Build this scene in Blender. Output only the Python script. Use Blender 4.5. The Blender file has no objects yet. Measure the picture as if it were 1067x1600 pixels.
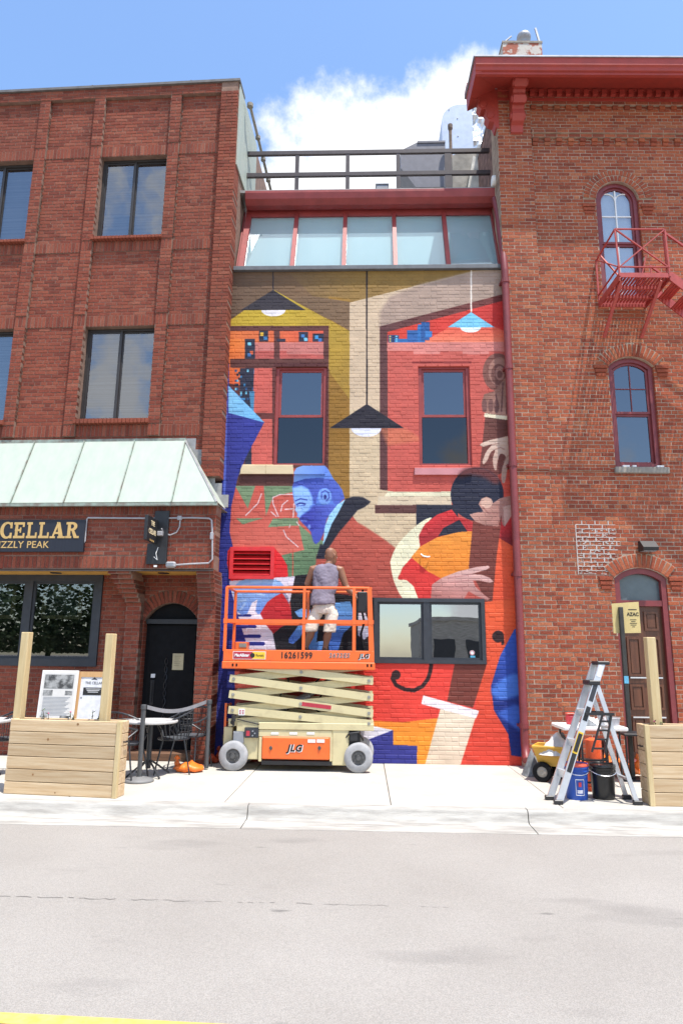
import bpy, math, random
import numpy as np
from mathutils import Vector, Matrix, noise as mnoise
R = math.radians
random.seed(7)
SC = bpy.context.scene
COL = SC.collection
# ---------------------------------------------------------------- camera
FPX = 1067.0                                   # 24 mm lens on a 36 mm frame, in photograph pixels
CAM = Vector((0.0, -11.0, 1.61))
cam_d = bpy.data.cameras.new('camera'); cam = bpy.data.objects.new('camera', cam_d); COL.objects.link(cam)
cam_d.sensor_fit = 'VERTICAL'; cam_d.sensor_height = 36; cam_d.lens = 24.0; cam_d.clip_end = 2000; cam_d.clip_start = 0.1
CR = Matrix.Rotation(R(2.0), 3, 'Z') @ Matrix.Rotation(R(90 + 11.86), 3, 'X') @ Matrix.Rotation(R(0.62), 3, 'Z')
cam.matrix_world = Matrix.Translation(CAM) @ CR.to_4x4()
SC.camera = cam
# ---------------------------------------------------------------- light
SUN_DIR = Vector((0.22, -0.24, 1.0)).normalized()
SUN_EL = math.asin(SUN_DIR.z); SUN_AZ = math.atan2(SUN_DIR.x, SUN_DIR.y)
sd = bpy.data.lights.new('sun', 'SUN'); sun = bpy.data.objects.new('sun', sd); COL.objects.link(sun)
sd.energy = 4.6; sd.angle = R(0.53); sd.color = (1.0, 0.955, 0.89)
sun.rotation_euler = SUN_DIR.to_track_quat('Z', 'Y').to_euler(); sun.location = (6, -6, 30)
vs = SC.view_settings
SC.display_settings.display_device = 'sRGB'
vs.view_transform = 'Standard'; vs.look = 'None'; vs.exposure = 0.62; vs.gamma = 1.0; vs.use_curve_mapping = False
W = bpy.data.worlds.new('World'); SC.world = W; W.use_nodes = True
def N(nt, t, **kw):
    n = nt.nodes.new(t)
    for k, v in kw.items():
        if k in n.inputs.keys() if isinstance(k, str) else False: n.inputs[k].default_value = v
        else: setattr(n, k, v)
    return n
def build_world():
    nt = W.node_tree; nt.nodes.clear(); L = nt.links.new
    out = N(nt, 'ShaderNodeOutputWorld'); bg = N(nt, 'ShaderNodeBackground')
    sky = N(nt, 'ShaderNodeTexSky'); sky.sky_type = 'NISHITA'; sky.sun_disc = False
    sky.sun_elevation = SUN_EL; sky.sun_rotation = SUN_AZ; sky.air_density = 1.0; sky.dust_density = 0.8; sky.ozone_density = 1.0
    tc = N(nt, 'ShaderNodeTexCoord')
    def M(op, a, b=None, c=None):
        m = N(nt, 'ShaderNodeMath'); m.operation = op
        for i, v in enumerate((a, b, c)):
            if v is None: continue
            if hasattr(v, 'links'): L(v, m.inputs[i])
            else: m.inputs[i].default_value = v
        return m.outputs[0]
    n1 = N(nt, 'ShaderNodeTexNoise'); n1.inputs['Scale'].default_value = 5.5; n1.inputs['Detail'].default_value = 9; n1.inputs['Roughness'].default_value = 0.62
    L(tc.outputs['Generated'], n1.inputs['Vector'])
    dens = None
    # cumulus heads: direction towards each and its angular size; they lie all round the sky
    heads = [((0.04, 0.80, 0.47), 0.968, 1.0), ((0.115, 0.80, 0.62), 0.9885, .85), ((-.08, .8, .57), .993, .42), ((0.35, 0.85, 0.30), 0.95, 1.0), ((-0.30, 0.90, 0.26), 0.95, .9), ((-0.27, -0.79, 0.52), 0.974, 0.60), ((-0.33, -0.87, 0.36), 0.978, 0.55), ((0.24, -0.9, 0.16), 0.975, 0.8), ((-0.85, -0.2, 0.35), 0.95, 0.9), ((0.8, -0.45, 0.3), 0.95, 0.9), ((0.0, -0.28, 0.96), 0.965, 0.9), ((0.9, 0.2, 0.3), 0.95, 1.0), ((-0.9, 0.3, 0.25), 0.95, 1.0)]
    for d, c, w in heads:
        d = Vector(d).normalized()
        dp = N(nt, 'ShaderNodeVectorMath'); dp.operation = 'DOT_PRODUCT'; L(tc.outputs['Generated'], dp.inputs[0]); dp.inputs[1].default_value = d
        mr = N(nt, 'ShaderNodeMapRange'); L(dp.outputs['Value'], mr.inputs[0])
        mr.inputs[1].default_value = c - (1 - c) * 0.6; mr.inputs[2].default_value = 1 - (1 - c) * 0.25; mr.inputs[3].default_value = 0; mr.inputs[4].default_value = w
        dens = mr.outputs[0] if dens is None else M('MAXIMUM', dens, mr.outputs[0])
    v = M('ADD', M('MULTIPLY', n1.outputs[0], 1.5), M('MULTIPLY', dens, 0.85))
    cl = N(nt, 'ShaderNodeMapRange'); cl.interpolation_type = 'SMOOTHSTEP'
    L(v, cl.inputs[0]); cl.inputs[1].default_value = 1.10; cl.inputs[2].default_value = 1.36
    n2 = N(nt, 'ShaderNodeTexNoise'); n2.inputs['Scale'].default_value = 9; n2.inputs['Detail'].default_value = 6; L(tc.outputs['Generated'], n2.inputs['Vector'])
    cr = N(nt, 'ShaderNodeMix'); cr.data_type = 'RGBA'
    L(n2.outputs[0], cr.inputs[0]); cr.inputs[6].default_value = (4.9, 5.1, 5.5, 1); cr.inputs[7].default_value = (7.0, 7.0, 6.9, 1)
    hs = N(nt, 'ShaderNodeHueSaturation'); hs.inputs['Saturation'].default_value = 1.12; hs.inputs['Value'].default_value = 1.5
    L(sky.outputs[0], hs.inputs['Color'])
    mx = N(nt, 'ShaderNodeMix'); mx.data_type = 'RGBA'
    thin = M('ADD', M('MULTIPLY', cl.outputs[0], .98), .02)          # a thin veil of high cloud over the whole sky
    L(thin, mx.inputs[0]); L(hs.outputs[0], mx.inputs[6]); L(cr.outputs[2], mx.inputs[7])
    L(mx.outputs[2], bg.inputs[0]); bg.inputs[1].default_value = 0.14
    L(bg.outputs[0], out.inputs[0])
build_world()
SC.cycles.max_bounces = 8; SC.cycles.transparent_max_bounces = 12; SC.cycles.caustics_reflective = False; SC.cycles.caustics_refractive = False
# ---------------------------------------------------------------- helpers
def ray(px, py):
    return CR @ Vector(((px - 533.5) / FPX, -(py - 800.0) / FPX, -1.0))
def G(px, py, z=0.0):
    """Where the sight line of a photograph pixel meets the level z."""
    d = ray(px, py); t = (z - CAM.z) / d.z; p = CAM + d * t
    return Vector((p.x, p.y, z))
def AT(px, py, y):
    d = ray(px, py); t = (y - CAM.y) / d.y
    return CAM + d * t
def lin(c):
    return tuple(((v / 255) / 12.92 if v / 255 <= 0.04045 else ((v / 255 + 0.055) / 1.055) ** 2.4) for v in c)
class Frame:
    """A facade: an origin on the ground and a turn about the vertical; local x along it, y into the building."""
    def __init__(s, ox, oy, yaw):
        s.M = Matrix.Translation((ox, oy, 0)) @ Matrix.Rotation(R(yaw), 4, 'Z'); s.I = s.M.inverted()
        s.c = s.I @ CAM; s.r = s.I.to_3x3()
    def uv(s, px, py, c=0.0):
        d = s.r @ ray(px, py); t = (c - s.c.y) / d.y; p = s.c + d * t
        return p.x, p.z
    def rect(s, x0, y0, x1, y1, c=0.0):
        xm, ym = (x0 + x1) / 2, (y0 + y1) / 2
        return s.uv(x0, ym, c)[0], s.uv(x1, ym, c)[0], s.uv(xm, y1, c)[1], s.uv(xm, y0, c)[1]
    def zc(s, x, y, z):
        return ((CR.transposed() @ ((s.M @ Vector((x, y, z))) - CAM)).z) * -1
def tag(o, label=None, cat=None, group=None, kind=None):
    if label: o['label'] = label
    if cat: o['category'] = cat
    if group: o['group'] = group
    if kind: o['kind'] = kind
    return o
def thing(name, label, cat, loc=(0, 0, 0), rz=0.0, group=None):
    o = bpy.data.objects.new(name, None); COL.objects.link(o); o.empty_display_size = 0.1
    o.location = loc; o.rotation_euler = (0, 0, rz)
    return tag(o, label, cat, group)
def link(name, me, parent=None, m=None):
    o = bpy.data.objects.new(name, me); COL.objects.link(o)
    if parent: o.parent = parent
    if m and not me.materials: me.materials.append(m)
    return o
def dup(root, loc, rz=0.0, label=None):
    r = root.copy(); COL.objects.link(r); r.location = loc; r.rotation_euler = (0, 0, rz)
    if label: r['label'] = label
    for ch in root.children:
        c = ch.copy(); COL.objects.link(c); c.parent = r
        for g in ch.children:
            d = g.copy(); COL.objects.link(d); d.parent = c
    return r
class MB:
    def __init__(s): s.v = []; s.f = []; s.mi = []; s.t = []
    def add(s, vs, fs, mi=0):
        b = len(s.v); s.v += [tuple(p) for p in vs]
        for f in fs: s.f.append(tuple(b + i for i in f)); s.mi.append(mi)
        return s
    def bx(s, x0, x1, y0, y1, z0, z1, mi=0):
        return s.add([(x0, y0, z0), (x1, y0, z0), (x1, y1, z0), (x0, y1, z0), (x0, y0, z1), (x1, y0, z1), (x1, y1, z1), (x0, y1, z1)],
                     [(3, 2, 1, 0), (4, 5, 6, 7), (0, 1, 5, 4), (1, 2, 6, 5), (2, 3, 7, 6), (3, 0, 4, 7)], mi)
    def bb(s, x0, x1, y0, y1, z0, z1, b=0.004, mi=0):
        """A box with every edge chamfered."""
        b = min(b, abs(x1 - x0) * .45, abs(y1 - y0) * .45, abs(z1 - z0) * .45)
        X = (x0, x1); Y = (y0, y1); Z = (z0, z1); vs = []; ix = {}
        for i in (0, 1):
            for j in (0, 1):
                for k in (0, 1):
                    a, c, d = X[i], Y[j], Z[k]
                    sx, sy, sz = (b, -b)[i], (b, -b)[j], (b, -b)[k]
                    ix[i, j, k, 0] = len(vs); vs.append((a, c + sy, d + sz))
                    ix[i, j, k, 1] = len(vs); vs.append((a + sx, c, d + sz))
                    ix[i, j, k, 2] = len(vs); vs.append((a + sx, c + sy, d))
        fs = []
        def q(*k): fs.append(tuple(ix[t] for t in k))
        q((0,0,0,0),(0,0,1,0),(0,1,1,0),(0,1,0,0)); q((1,0,0,0),(1,1,0,0),(1,1,1,0),(1,0,1,0))
        q((0,0,0,1),(1,0,0,1),(1,0,1,1),(0,0,1,1)); q((0,1,0,1),(0,1,1,1),(1,1,1,1),(1,1,0,1))
        q((0,0,0,2),(0,1,0,2),(1,1,0,2),(1,0,0,2)); q((0,0,1,2),(1,0,1,2),(1,1,1,2),(0,1,1,2))
        for i in (0, 1):
            for j in (0, 1): q((i,j,0,0),(i,j,1,0),(i,j,1,1),(i,j,0,1))
            for k in (0, 1): q((i,0,k,0),(i,1,k,0),(i,1,k,2),(i,0,k,2))
        for j in (0, 1):
            for k in (0, 1): q((0,j,k,1),(1,j,k,1),(1,j,k,2),(0,j,k,2))
        for i in (0, 1):
            for j in (0, 1):
                for k in (0, 1): q((i,j,k,0),(i,j,k,1),(i,j,k,2))
        return s.add(vs, fs, mi)
    def tube(s, pts, r, n=8, mi=0, cap=True, closed=False):
        pts = [Vector(p) for p in pts]; m = len(pts)
        rs = r if isinstance(r, (list, tuple)) else [r] * m
        rings = []; up = None
        for i, p in enumerate(pts):
            a = pts[(i - 1) % m] if (i or closed) else p; b = pts[(i + 1) % m] if (i < m - 1 or closed) else p
            t = (b - a).normalized()
            if up is None or abs(up.dot(t)) > .98: up = Vector((0, 0, 1)) if abs(t.z) < .9 else Vector((1, 0, 0))
            u = (up - t * up.dot(t)).normalized(); w = t.cross(u); up = u
            rings.append([p + (u * math.cos(2 * math.pi * k / n) + w * math.sin(2 * math.pi * k / n)) * rs[i] for k in range(n)])
        vs = [q for g in rings for q in g]; fs = []
        for i in range(m if closed else m - 1):
            j = (i + 1) % m
            for k in range(n): fs.append((i * n + k, i * n + (k + 1) % n, j * n + (k + 1) % n, j * n + k))
        if cap and not closed: fs.append(tuple(range(n))[::-1]); fs.append(tuple((m - 1) * n + k for k in range(n)))
        return s.add(vs, fs, mi)
    def bar(s, p, q, w, h, mi=0, up=(0, 0, 1)):
        """A rectangular bar from p to q, w wide and h high."""
        p, q = Vector(p), Vector(q); t = (q - p).normalized(); u = Vector(up)
        if abs(u.dot(t)) > .98: u = Vector((0, 1, 0))
        a = t.cross(u).normalized(); u = a.cross(t)
        vs = [e + a * (w / 2 * i) + u * (h / 2 * j) for e in (p, q) for i, j in ((-1, -1), (1, -1), (1, 1), (-1, 1))]
        return s.add(vs, [(0, 1, 2, 3), (7, 6, 5, 4), (0, 4, 5, 1), (1, 5, 6, 2), (2, 6, 7, 3), (3, 7, 4, 0)], mi)
    def lathe(s, prof, cx=0, cy=0, cz=0, n=24, mi=0, axis='z'):
        vs = []; fs = []
        for r_, z in prof:
            for k in range(n):
                a = 2 * math.pi * k / n; p = (r_ * math.cos(a), r_ * math.sin(a), z)
                if axis == 'y': p = (p[0], p[2], p[1])
                elif axis == 'x': p = (p[2], p[0], p[1])
                vs.append((p[0] + cx, p[1] + cy, p[2] + cz))
        for i in range(len(prof) - 1):
            for k in range(n): fs.append((i * n + k, i * n + (k + 1) % n, (i + 1) * n + (k + 1) % n, (i + 1) * n + k))
        return s.add(vs, fs, mi)
    def prism(s, poly, y0, y1, mi=0, plane='xz'):
        n = len(poly)
        def P(a, b, c): return (a, c, b) if plane == 'xz' else ((a, b, c) if plane == 'xy' else (c, a, b))
        vs = [P(a, b, y0) for a, b in poly] + [P(a, b, y1) for a, b in poly]
        fs = [tuple(range(n)), tuple(range(n, 2 * n))[::-1]] + [(i, i + n, (i + 1) % n + n, (i + 1) % n) for i in range(n)]
        return s.add(vs, fs, mi)
    def mesh(s, name, smooth=False, fixn=True):
        me = bpy.data.meshes.new(name); me.from_pydata(s.v, [], s.f)
        if any(s.mi): me.polygons.foreach_set('material_index', s.mi)
        if fixn and len(s.f) < 40000:
            import bmesh
            bm = bmesh.new(); bm.from_mesh(me); bmesh.ops.recalc_face_normals(bm, faces=bm.faces); bm.to_mesh(me); bm.free()
        if smooth: me.polygons.foreach_set('use_smooth', [True] * len(me.polygons))
        me.update(); return me
    def build(s, name, m, parent=None, smooth=False, fixn=True):
        me = s.mesh(name, smooth, fixn)
        for q in (m if isinstance(m, (list, tuple)) else [m]): me.materials.append(q)
        return link(name, me, parent)
def smooth_by_angle(o, a=40):
    me = o.data; me.polygons.foreach_set('use_smooth', [True] * len(me.polygons))
    try: me.set_sharp_from_angle(angle=R(a))
    except Exception: pass
    return o
def text(name, s, size, m, parent, loc, rot=(R(90), 0, 0), ext=0.001, align='CENTER', bold=0.0, shear=0.0, sx=1.0, sp=1.0):
    c = bpy.data.curves.new(name, 'FONT'); c.body = s; c.size = size; c.extrude = ext; c.align_x = align; c.align_y = 'CENTER'
    c.offset = bold; c.shear = shear; c.space_character = sp; c.resolution_u = 3
    c.materials.append(m); o = bpy.data.objects.new(name, c); COL.objects.link(o)
    me = bpy.data.meshes.new_from_object(o); bpy.data.objects.remove(o); bpy.data.curves.remove(c)
    o = link(name, me, parent); o.location = loc; o.rotation_euler = rot; o.scale = (sx, 1, 1)
    return o
# ---------------------------------------------------------------- materials
MATS = {}
def mat(name, c, rough=0.6, metal=0.0, var=0.12, scale=8.0, bump=0.0, bscale=60.0, spec=0.5, c2=None, stretch=None, lo=0.35, hi=0.65, coat=0.0, trans=0.0, sss=0.0, each=0.0):
    """Principled surface whose colour wanders between c(1-var) and c(1+var), or c and c2, over a noise; c is linear."""
    if name in MATS: return MATS[name]
    m = bpy.data.materials.new(name); m.use_nodes = True; nt = m.node_tree; L = nt.links.new; b = nt.nodes['Principled BSDF']
    tc = N(nt, 'ShaderNodeTexCoord'); v = tc.outputs['Object']
    if stretch:
        mp = N(nt, 'ShaderNodeMapping'); L(v, mp.inputs[0]); mp.inputs['Scale'].default_value = stretch; v = mp.outputs[0]
    n = N(nt, 'ShaderNodeTexNoise'); n.inputs['Scale'].default_value = scale; n.inputs['Detail'].default_value = 6; n.inputs['Roughness'].default_value = 0.6; L(v, n.inputs['Vector'])
    cr = N(nt, 'ShaderNodeValToRGB'); cr.color_ramp.elements[0].position = lo; cr.color_ramp.elements[1].position = hi
    ca, cb = (tuple(x * (1 - var) for x in c), tuple(min(1, x * (1 + var)) for x in c)) if c2 is None else (c, c2)
    cr.color_ramp.elements[0].color = (*ca, 1); cr.color_ramp.elements[1].color = (*cb, 1)
    L(n.outputs[0], cr.inputs[0]); 
    if each:
        oi = N(nt, 'ShaderNodeObjectInfo'); mr = N(nt, 'ShaderNodeMapRange'); L(oi.outputs['Random'], mr.inputs[0]); mr.inputs[3].default_value = 1 - each; mr.inputs[4].default_value = 1 + each
        sc_ = N(nt, 'ShaderNodeVectorMath'); sc_.operation = 'SCALE'; L(cr.outputs[0], sc_.inputs[0]); L(mr.outputs[0], sc_.inputs['Scale']); L(sc_.outputs[0], b.inputs['Base Color'])
        ad = N(nt, 'ShaderNodeVectorMath'); ad.operation = 'ADD'; L(v, ad.inputs[0]); cx = N(nt, 'ShaderNodeCombineXYZ'); m9 = N(nt, 'ShaderNodeMath'); m9.operation = 'MULTIPLY'; L(oi.outputs['Random'], m9.inputs[0]); m9.inputs[1].default_value = 90; L(m9.outputs[0], cx.inputs[0]); L(m9.outputs[0], cx.inputs[2]); L(cx.outputs[0], ad.inputs[1]); L(ad.outputs[0], n.inputs['Vector'])
    else: L(cr.outputs[0], b.inputs['Base Color'])
    b.inputs['Roughness'].default_value = rough; b.inputs['Metallic'].default_value = metal; b.inputs['Specular IOR Level'].default_value = spec
    if coat: b.inputs['Coat Weight'].default_value = coat
    if trans: b.inputs['Transmission Weight'].default_value = trans
    if sss: b.inputs['Subsurface Weight'].default_value = sss; b.inputs['Subsurface Radius'].default_value = (.01, .004, .002)
    if bump:
        n2 = N(nt, 'ShaderNodeTexNoise'); n2.inputs['Scale'].default_value = bscale; n2.inputs['Detail'].default_value = 5; L(v, n2.inputs['Vector'])
        bp = N(nt, 'ShaderNodeBump'); bp.inputs['Strength'].default_value = min(1, bump); bp.inputs['Distance'].default_value = 0.01; L(n2.outputs[0], bp.inputs['Height']); L(bp.outputs[0], b.inputs['Normal'])
    MATS[name] = m; return m
def glass(name, refl=0.25, tint=(0.5, 0.55, 0.6), rough=0.0, wob=0.0):
    m = bpy.data.materials.new(name); m.use_nodes = True; nt = m.node_tree; nt.nodes.clear(); L = nt.links.new
    out = N(nt, 'ShaderNodeOutputMaterial'); mx = N(nt, 'ShaderNodeMixShader'); tr = N(nt, 'ShaderNodeBsdfTransparent'); gl = N(nt, 'ShaderNodeBsdfGlossy')
    tr.inputs[0].default_value = (*tint, 1); gl.inputs['Roughness'].default_value = rough; gl.inputs[0].default_value = (0.95, 0.97, 1, 1)
    lw = N(nt, 'ShaderNodeFresnel'); lw.inputs['IOR'].default_value = 1.5
    ad = N(nt, 'ShaderNodeMath'); ad.operation = 'ADD'; ad.use_clamp = True; ad.inputs[1].default_value = refl; L(lw.outputs[0], ad.inputs[0])
    ge = N(nt, 'ShaderNodeNewGeometry'); iv = N(nt, 'ShaderNodeMath'); iv.operation = 'SUBTRACT'; iv.inputs[0].default_value = 1.0; L(ge.outputs['Backfacing'], iv.inputs[1])
    mf = N(nt, 'ShaderNodeMath'); mf.operation = 'MULTIPLY'; L(ad.outputs[0], mf.inputs[0]); L(iv.outputs[0], mf.inputs[1])      # the rear face of a pane lets everything out
    L(mf.outputs[0], mx.inputs[0]); L(tr.outputs[0], mx.inputs[1]); L(gl.outputs[0], mx.inputs[2]); L(mx.outputs[0], out.inputs[0])
    if wob:
        tc = N(nt, 'ShaderNodeTexCoord'); n = N(nt, 'ShaderNodeTexNoise'); n.inputs['Scale'].default_value = 2.2; n.inputs['Detail'].default_value = 1; L(tc.outputs['Object'], n.inputs['Vector'])
        bp = N(nt, 'ShaderNodeBump'); bp.inputs['Strength'].default_value = wob; bp.inputs['Distance'].default_value = 0.02; L(n.outputs[0], bp.inputs['Height']); L(bp.outputs[0], gl.inputs['Normal'])
    return m
def brick_mat(name, cols, stain=(0.06, 0.035, 0.03), stain_amt=0.5, sscale=0.7, dust=0.25):
    """Brick: the tint attribute of each brick picks its colour; a broad noise soots it, a fine one grains it."""
    m = bpy.data.materials.new(name); m.use_nodes = True; nt = m.node_tree; L = nt.links.new; b = nt.nodes['Principled BSDF']
    at = N(nt, 'ShaderNodeAttribute'); at.attribute_name = 'tint'
    cr = N(nt, 'ShaderNodeValToRGB'); e = cr.color_ramp.elements
    while len(e) < len(cols): e.new(0.5)
    for i, c in enumerate(cols): e[i].position = i / (len(cols) - 1); e[i].color = (*c, 1)
    L(at.outputs['Fac'], cr.inputs[0])
    ge = N(nt, 'ShaderNodeNewGeometry')
    n = N(nt, 'ShaderNodeTexNoise'); n.inputs['Scale'].default_value = sscale; n.inputs['Detail'].default_value = 7; n.inputs['Roughness'].default_value = .65; L(ge.outputs['Position'], n.inputs['Vector'])
    mr = N(nt, 'ShaderNodeMapRange'); L(n.outputs[0], mr.inputs[0]); mr.inputs[1].default_value = .48; mr.inputs[2].default_value = .75; mr.inputs[4].default_value = stain_amt
    mp = N(nt, 'ShaderNodeMapping'); mp.inputs['Scale'].default_value = (2.6, 2.6, .22); L(ge.outputs['Position'], mp.inputs[0])
    n3 = N(nt, 'ShaderNodeTexNoise'); n3.inputs['Scale'].default_value = 1.3; n3.inputs['Detail'].default_value = 5; L(mp.outputs[0], n3.inputs['Vector'])     # water streaks
    mr3 = N(nt, 'ShaderNodeMapRange'); L(n3.outputs[0], mr3.inputs[0]); mr3.inputs[1].default_value = .54; mr3.inputs[2].default_value = .74; mr3.inputs[4].default_value = stain_amt
    mxx = N(nt, 'ShaderNodeMath'); mxx.operation = 'MAXIMUM'; L(mr.outputs[0], mxx.inputs[0]); L(mr3.outputs[0], mxx.inputs[1])
    mx = N(nt, 'ShaderNodeMix'); mx.data_type = 'RGBA'; L(mxx.outputs[0], mx.inputs[0]); L(cr.outputs[0], mx.inputs[6]); mx.inputs[7].default_value = (*stain, 1)
    n2 = N(nt, 'ShaderNodeTexNoise'); n2.inputs['Scale'].default_value = 45; n2.inputs['Detail'].default_value = 5; L(ge.outputs['Position'], n2.inputs['Vector'])
    mr2 = N(nt, 'ShaderNodeMapRange'); L(n2.outputs[0], mr2.inputs[0]); mr2.inputs[1].default_value = .3; mr2.inputs[2].default_value = .7; mr2.inputs[3].default_value = 1 - dust; mr2.inputs[4].default_value = 1 + dust
    mu = N(nt, 'ShaderNodeVectorMath'); mu.operation = 'SCALE'; L(mx.outputs[2], mu.inputs[0]); L(mr2.outputs[0], mu.inputs['Scale'])
    L(mu.outputs[0], b.inputs['Base Color']); b.inputs['Roughness'].default_value = .9; b.inputs['Specular IOR Level'].default_value = .25
    bp = N(nt, 'ShaderNodeBump'); bp.inputs['Strength'].default_value = .55; bp.inputs['Distance'].default_value = .006; L(n2.outputs[0], bp.inputs['Height']); L(bp.outputs[0], b.inputs['Normal'])
    return m
# ---------------------------------------------------------------- masonry
class Masonry:
    """Gathers the bricks and backing of one building; the 300 that show largest become parts, the rest one brickwork part."""
    def __init__(s, frame, root): s.f = frame; s.root = root; s.b = []; s.back = MB()
    def opening(s, x0, x1, z0, z1, rise=0.0):
        """Rectangular opening, or with a rise an arch whose crown is at z1."""
        if not rise: return dict(x0=x0, x1=x1, z0=z0, z1=z1, r=None)
        h = (x1 - x0) / 2; r = (h * h + rise * rise) / (2 * rise)
        return dict(x0=x0, x1=x1, z0=z0, z1=z1, r=r, xc=(x0 + x1) / 2, zc=z1 - r, sp=z1 - rise)
    @staticmethod
    def cut(o, z, grow=0.0):
        if z < o['z0'] or z > o['z1'] + grow: return None
        if o['r'] is None: return (o['x0'], o['x1'])
        if z < o['sp']: return (o['x0'], o['x1'])
        q = (o['r'] + grow) ** 2 - (z - o['zc']) ** 2
        if q <= 0: return None
        h = math.sqrt(q)
        if not grow: return (max(o['x0'], o['xc'] - h), min(o['x1'], o['xc'] + h))
        t = math.tan(math.asin(min(.9999, (o['x1'] - o['x0']) / 2 / o['r']))); h = min(h, max(0, z - o['zc']) * t + .004)
        return (o['xc'] - h, o['xc'] + h)
    def backing(s, x0, x1, z0, z1, y0, y1, ops=()):
        xs = {x0, x1}
        for o in ops:
            n = 1 if o['r'] is None else 14
            for i in range(n + 1): xs.add(min(max(o['x0'] - .004 + (o['x1'] - o['x0'] + .008) * i / n, x0), x1))
        xs = sorted(xs)
        for a, b in zip(xs[:-1], xs[1:]):
            if b - a < 1e-5: continue
            m = (a + b) / 2; cuts = []
            for o in ops:
                if o['x0'] - .004 < m < o['x1'] + .004:
                    def top(x):
                        if o['r'] is None: return o['z1'] + .004
                        return max(o['sp'], o['zc'] + math.sqrt(max(0, (o['r'] + .004) ** 2 - (x - o['xc']) ** 2)))
                    cuts.append((o['z0'] - .004, o['z0'] - .004, top(a), top(b)))
            cuts.sort(); la = lb = z0
            for c in cuts:
                if c[0] > la + 1e-4: s.back.prism([(a, la), (b, lb), (b, min(c[1], z1)), (a, min(c[0], z1))], y0, y1)
                la, lb = c[2], c[3]
            if la < z1 - 1e-4: s.back.prism([(a, la), (b, lb), (b, z1), (a, z1)], y0, y1)
    def wall(s, x0, x1, z0, z1, c, ops=(), th=0.22, course=0.0675, L=0.203, gap=0.010, dep=0.05, rec=0.007, rough=0.0025, grow=0.0, tint=None, back=True, bond=True):
        if back: s.backing(x0, x1, z0, z1, c + rec, c + th, ops)
        k = 0; z = z0
        rnd = random.Random(int(abs(x0 * 91 + z0 * 17) * 100))
        n = max(1, round((z1 - z0) / course)); ch = (z1 - z0) / n
        for k in range(n):
            za, zb = z0 + k * ch + gap / 2, z0 + (k + 1) * ch - gap / 2; zm = (za + zb) / 2
            iv = [(x0, x1)]
            for o in ops:
                q = s.cut(o, zm, grow if o['r'] else 0)
                if not q: continue
                nv = []
                for a, b in iv:
                    if q[1] <= a or q[0] >= b: nv.append((a, b)); continue
                    if q[0] > a: nv.append((a, q[0]))
                    if q[1] < b: nv.append((q[1], b))
                iv = nv
            head = (k % 6 == 5) and bond
            Lk = L / 2 + .005 if head else L + gap
            off = (Lk / 2 if k % 2 else 0) + rnd.uniform(-.006, .006)
            for a, b in iv:
                i0 = math.floor((a - off) / Lk); x = off + i0 * Lk
                while x < b:
                    p, q = max(a, x + gap / 2), min(b, x + Lk - gap / 2)
                    if q - p > .018:
                        j = rnd.uniform(-rough, rough)
                        s.b.append((p, q, c + j, c + dep, za, zb, 0.0, rnd.random() if tint is None else tint + rnd.uniform(-.1, .1), (p + q) / 2, zm))
                    x += Lk
    def soldier(s, x0, x1, z0, z1, c, w=0.0675, gap=0.010, dep=.05, rough=.002, back=True, th=.2):
        n = max(1, round((x1 - x0) / w)); w = (x1 - x0) / n
        if back: s.back.bx(x0, x1, c + .007, c + th, z0, z1)
        for i in range(n):
            s.b.append((x0 + i * w + gap / 2, x0 + (i + 1) * w - gap / 2, c + random.uniform(-rough, rough), c + dep, z0 + gap / 2, z1 - gap / 2, 0.0, random.random(), x0 + (i + .5) * w, (z0 + z1) / 2))
    def arch(s, o, ring, c, w=.07, gap=.012, dep=.08, rows=1, tint=None):
        xc, zc, r = o['xc'], o['zc'], o['r']; a0 = math.asin(min(1, (o['x1'] - o['x0']) / 2 / r))
        for q in range(rows):
            h = ring / rows; rm = r + h * (q + .5); n = max(3, round(2 * a0 * rm / w))
            for i in range(n):
                a = -a0 + 2 * a0 * (i + .5) / n; ww = 2 * a0 * rm / n - gap
                s.b.append((-ww / 2, ww / 2, c + random.uniform(-.004, .004), c + dep, -h / 2 + gap / 2, h / 2 - gap / 2, a, random.random() if tint is None else tint, xc + rm * math.sin(a), zc + rm * math.cos(a)))
        k = 10
        for i in range(k):
            a, b = -a0 + 2 * a0 * i / k, -a0 + 2 * a0 * (i + 1) / k
            s.back.prism([(xc + (r + .003) * math.sin(a), zc + (r + .003) * math.cos(a)), (xc + (r + .003) * math.sin(b), zc + (r + .003) * math.cos(b)),
                          (xc + (r + ring) * math.sin(b), zc + (r + ring) * math.cos(b)), (xc + (r + ring) * math.sin(a), zc + (r + ring) * math.cos(a))], c + .008, c + .1)
    UNIT = None
    def finish(s, bm, mm, limit=300, hidden=None):
        def shown(t):
            x0, x1, y0, y1, z0, z1, a, ti, cx, cz = t
            zc = s.f.zc(cx, y0, cz); p = CR.transposed() @ ((s.f.M @ Vector((cx, y0, cz))) - CAM)
            u, v = p.x / zc * FPX + 533.5, 800 - p.y / zc * FPX
            if not (6 < u < 1061 and 6 < v < 1594): return -1
            if hidden and hidden(u, v): return -.5
            return (x1 - x0) * (z1 - z0) / zc ** 2
        order = sorted(range(len(s.b)), key=lambda i: -shown(s.b[i])); pick = set(order[:limit])
        key = bm.name; units = []
        for i in range(14):
            me = unit_brick(key, (i + .5) / 14); me.materials.append(bm); units.append(me)
        V = []; F = []; T = []
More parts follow.
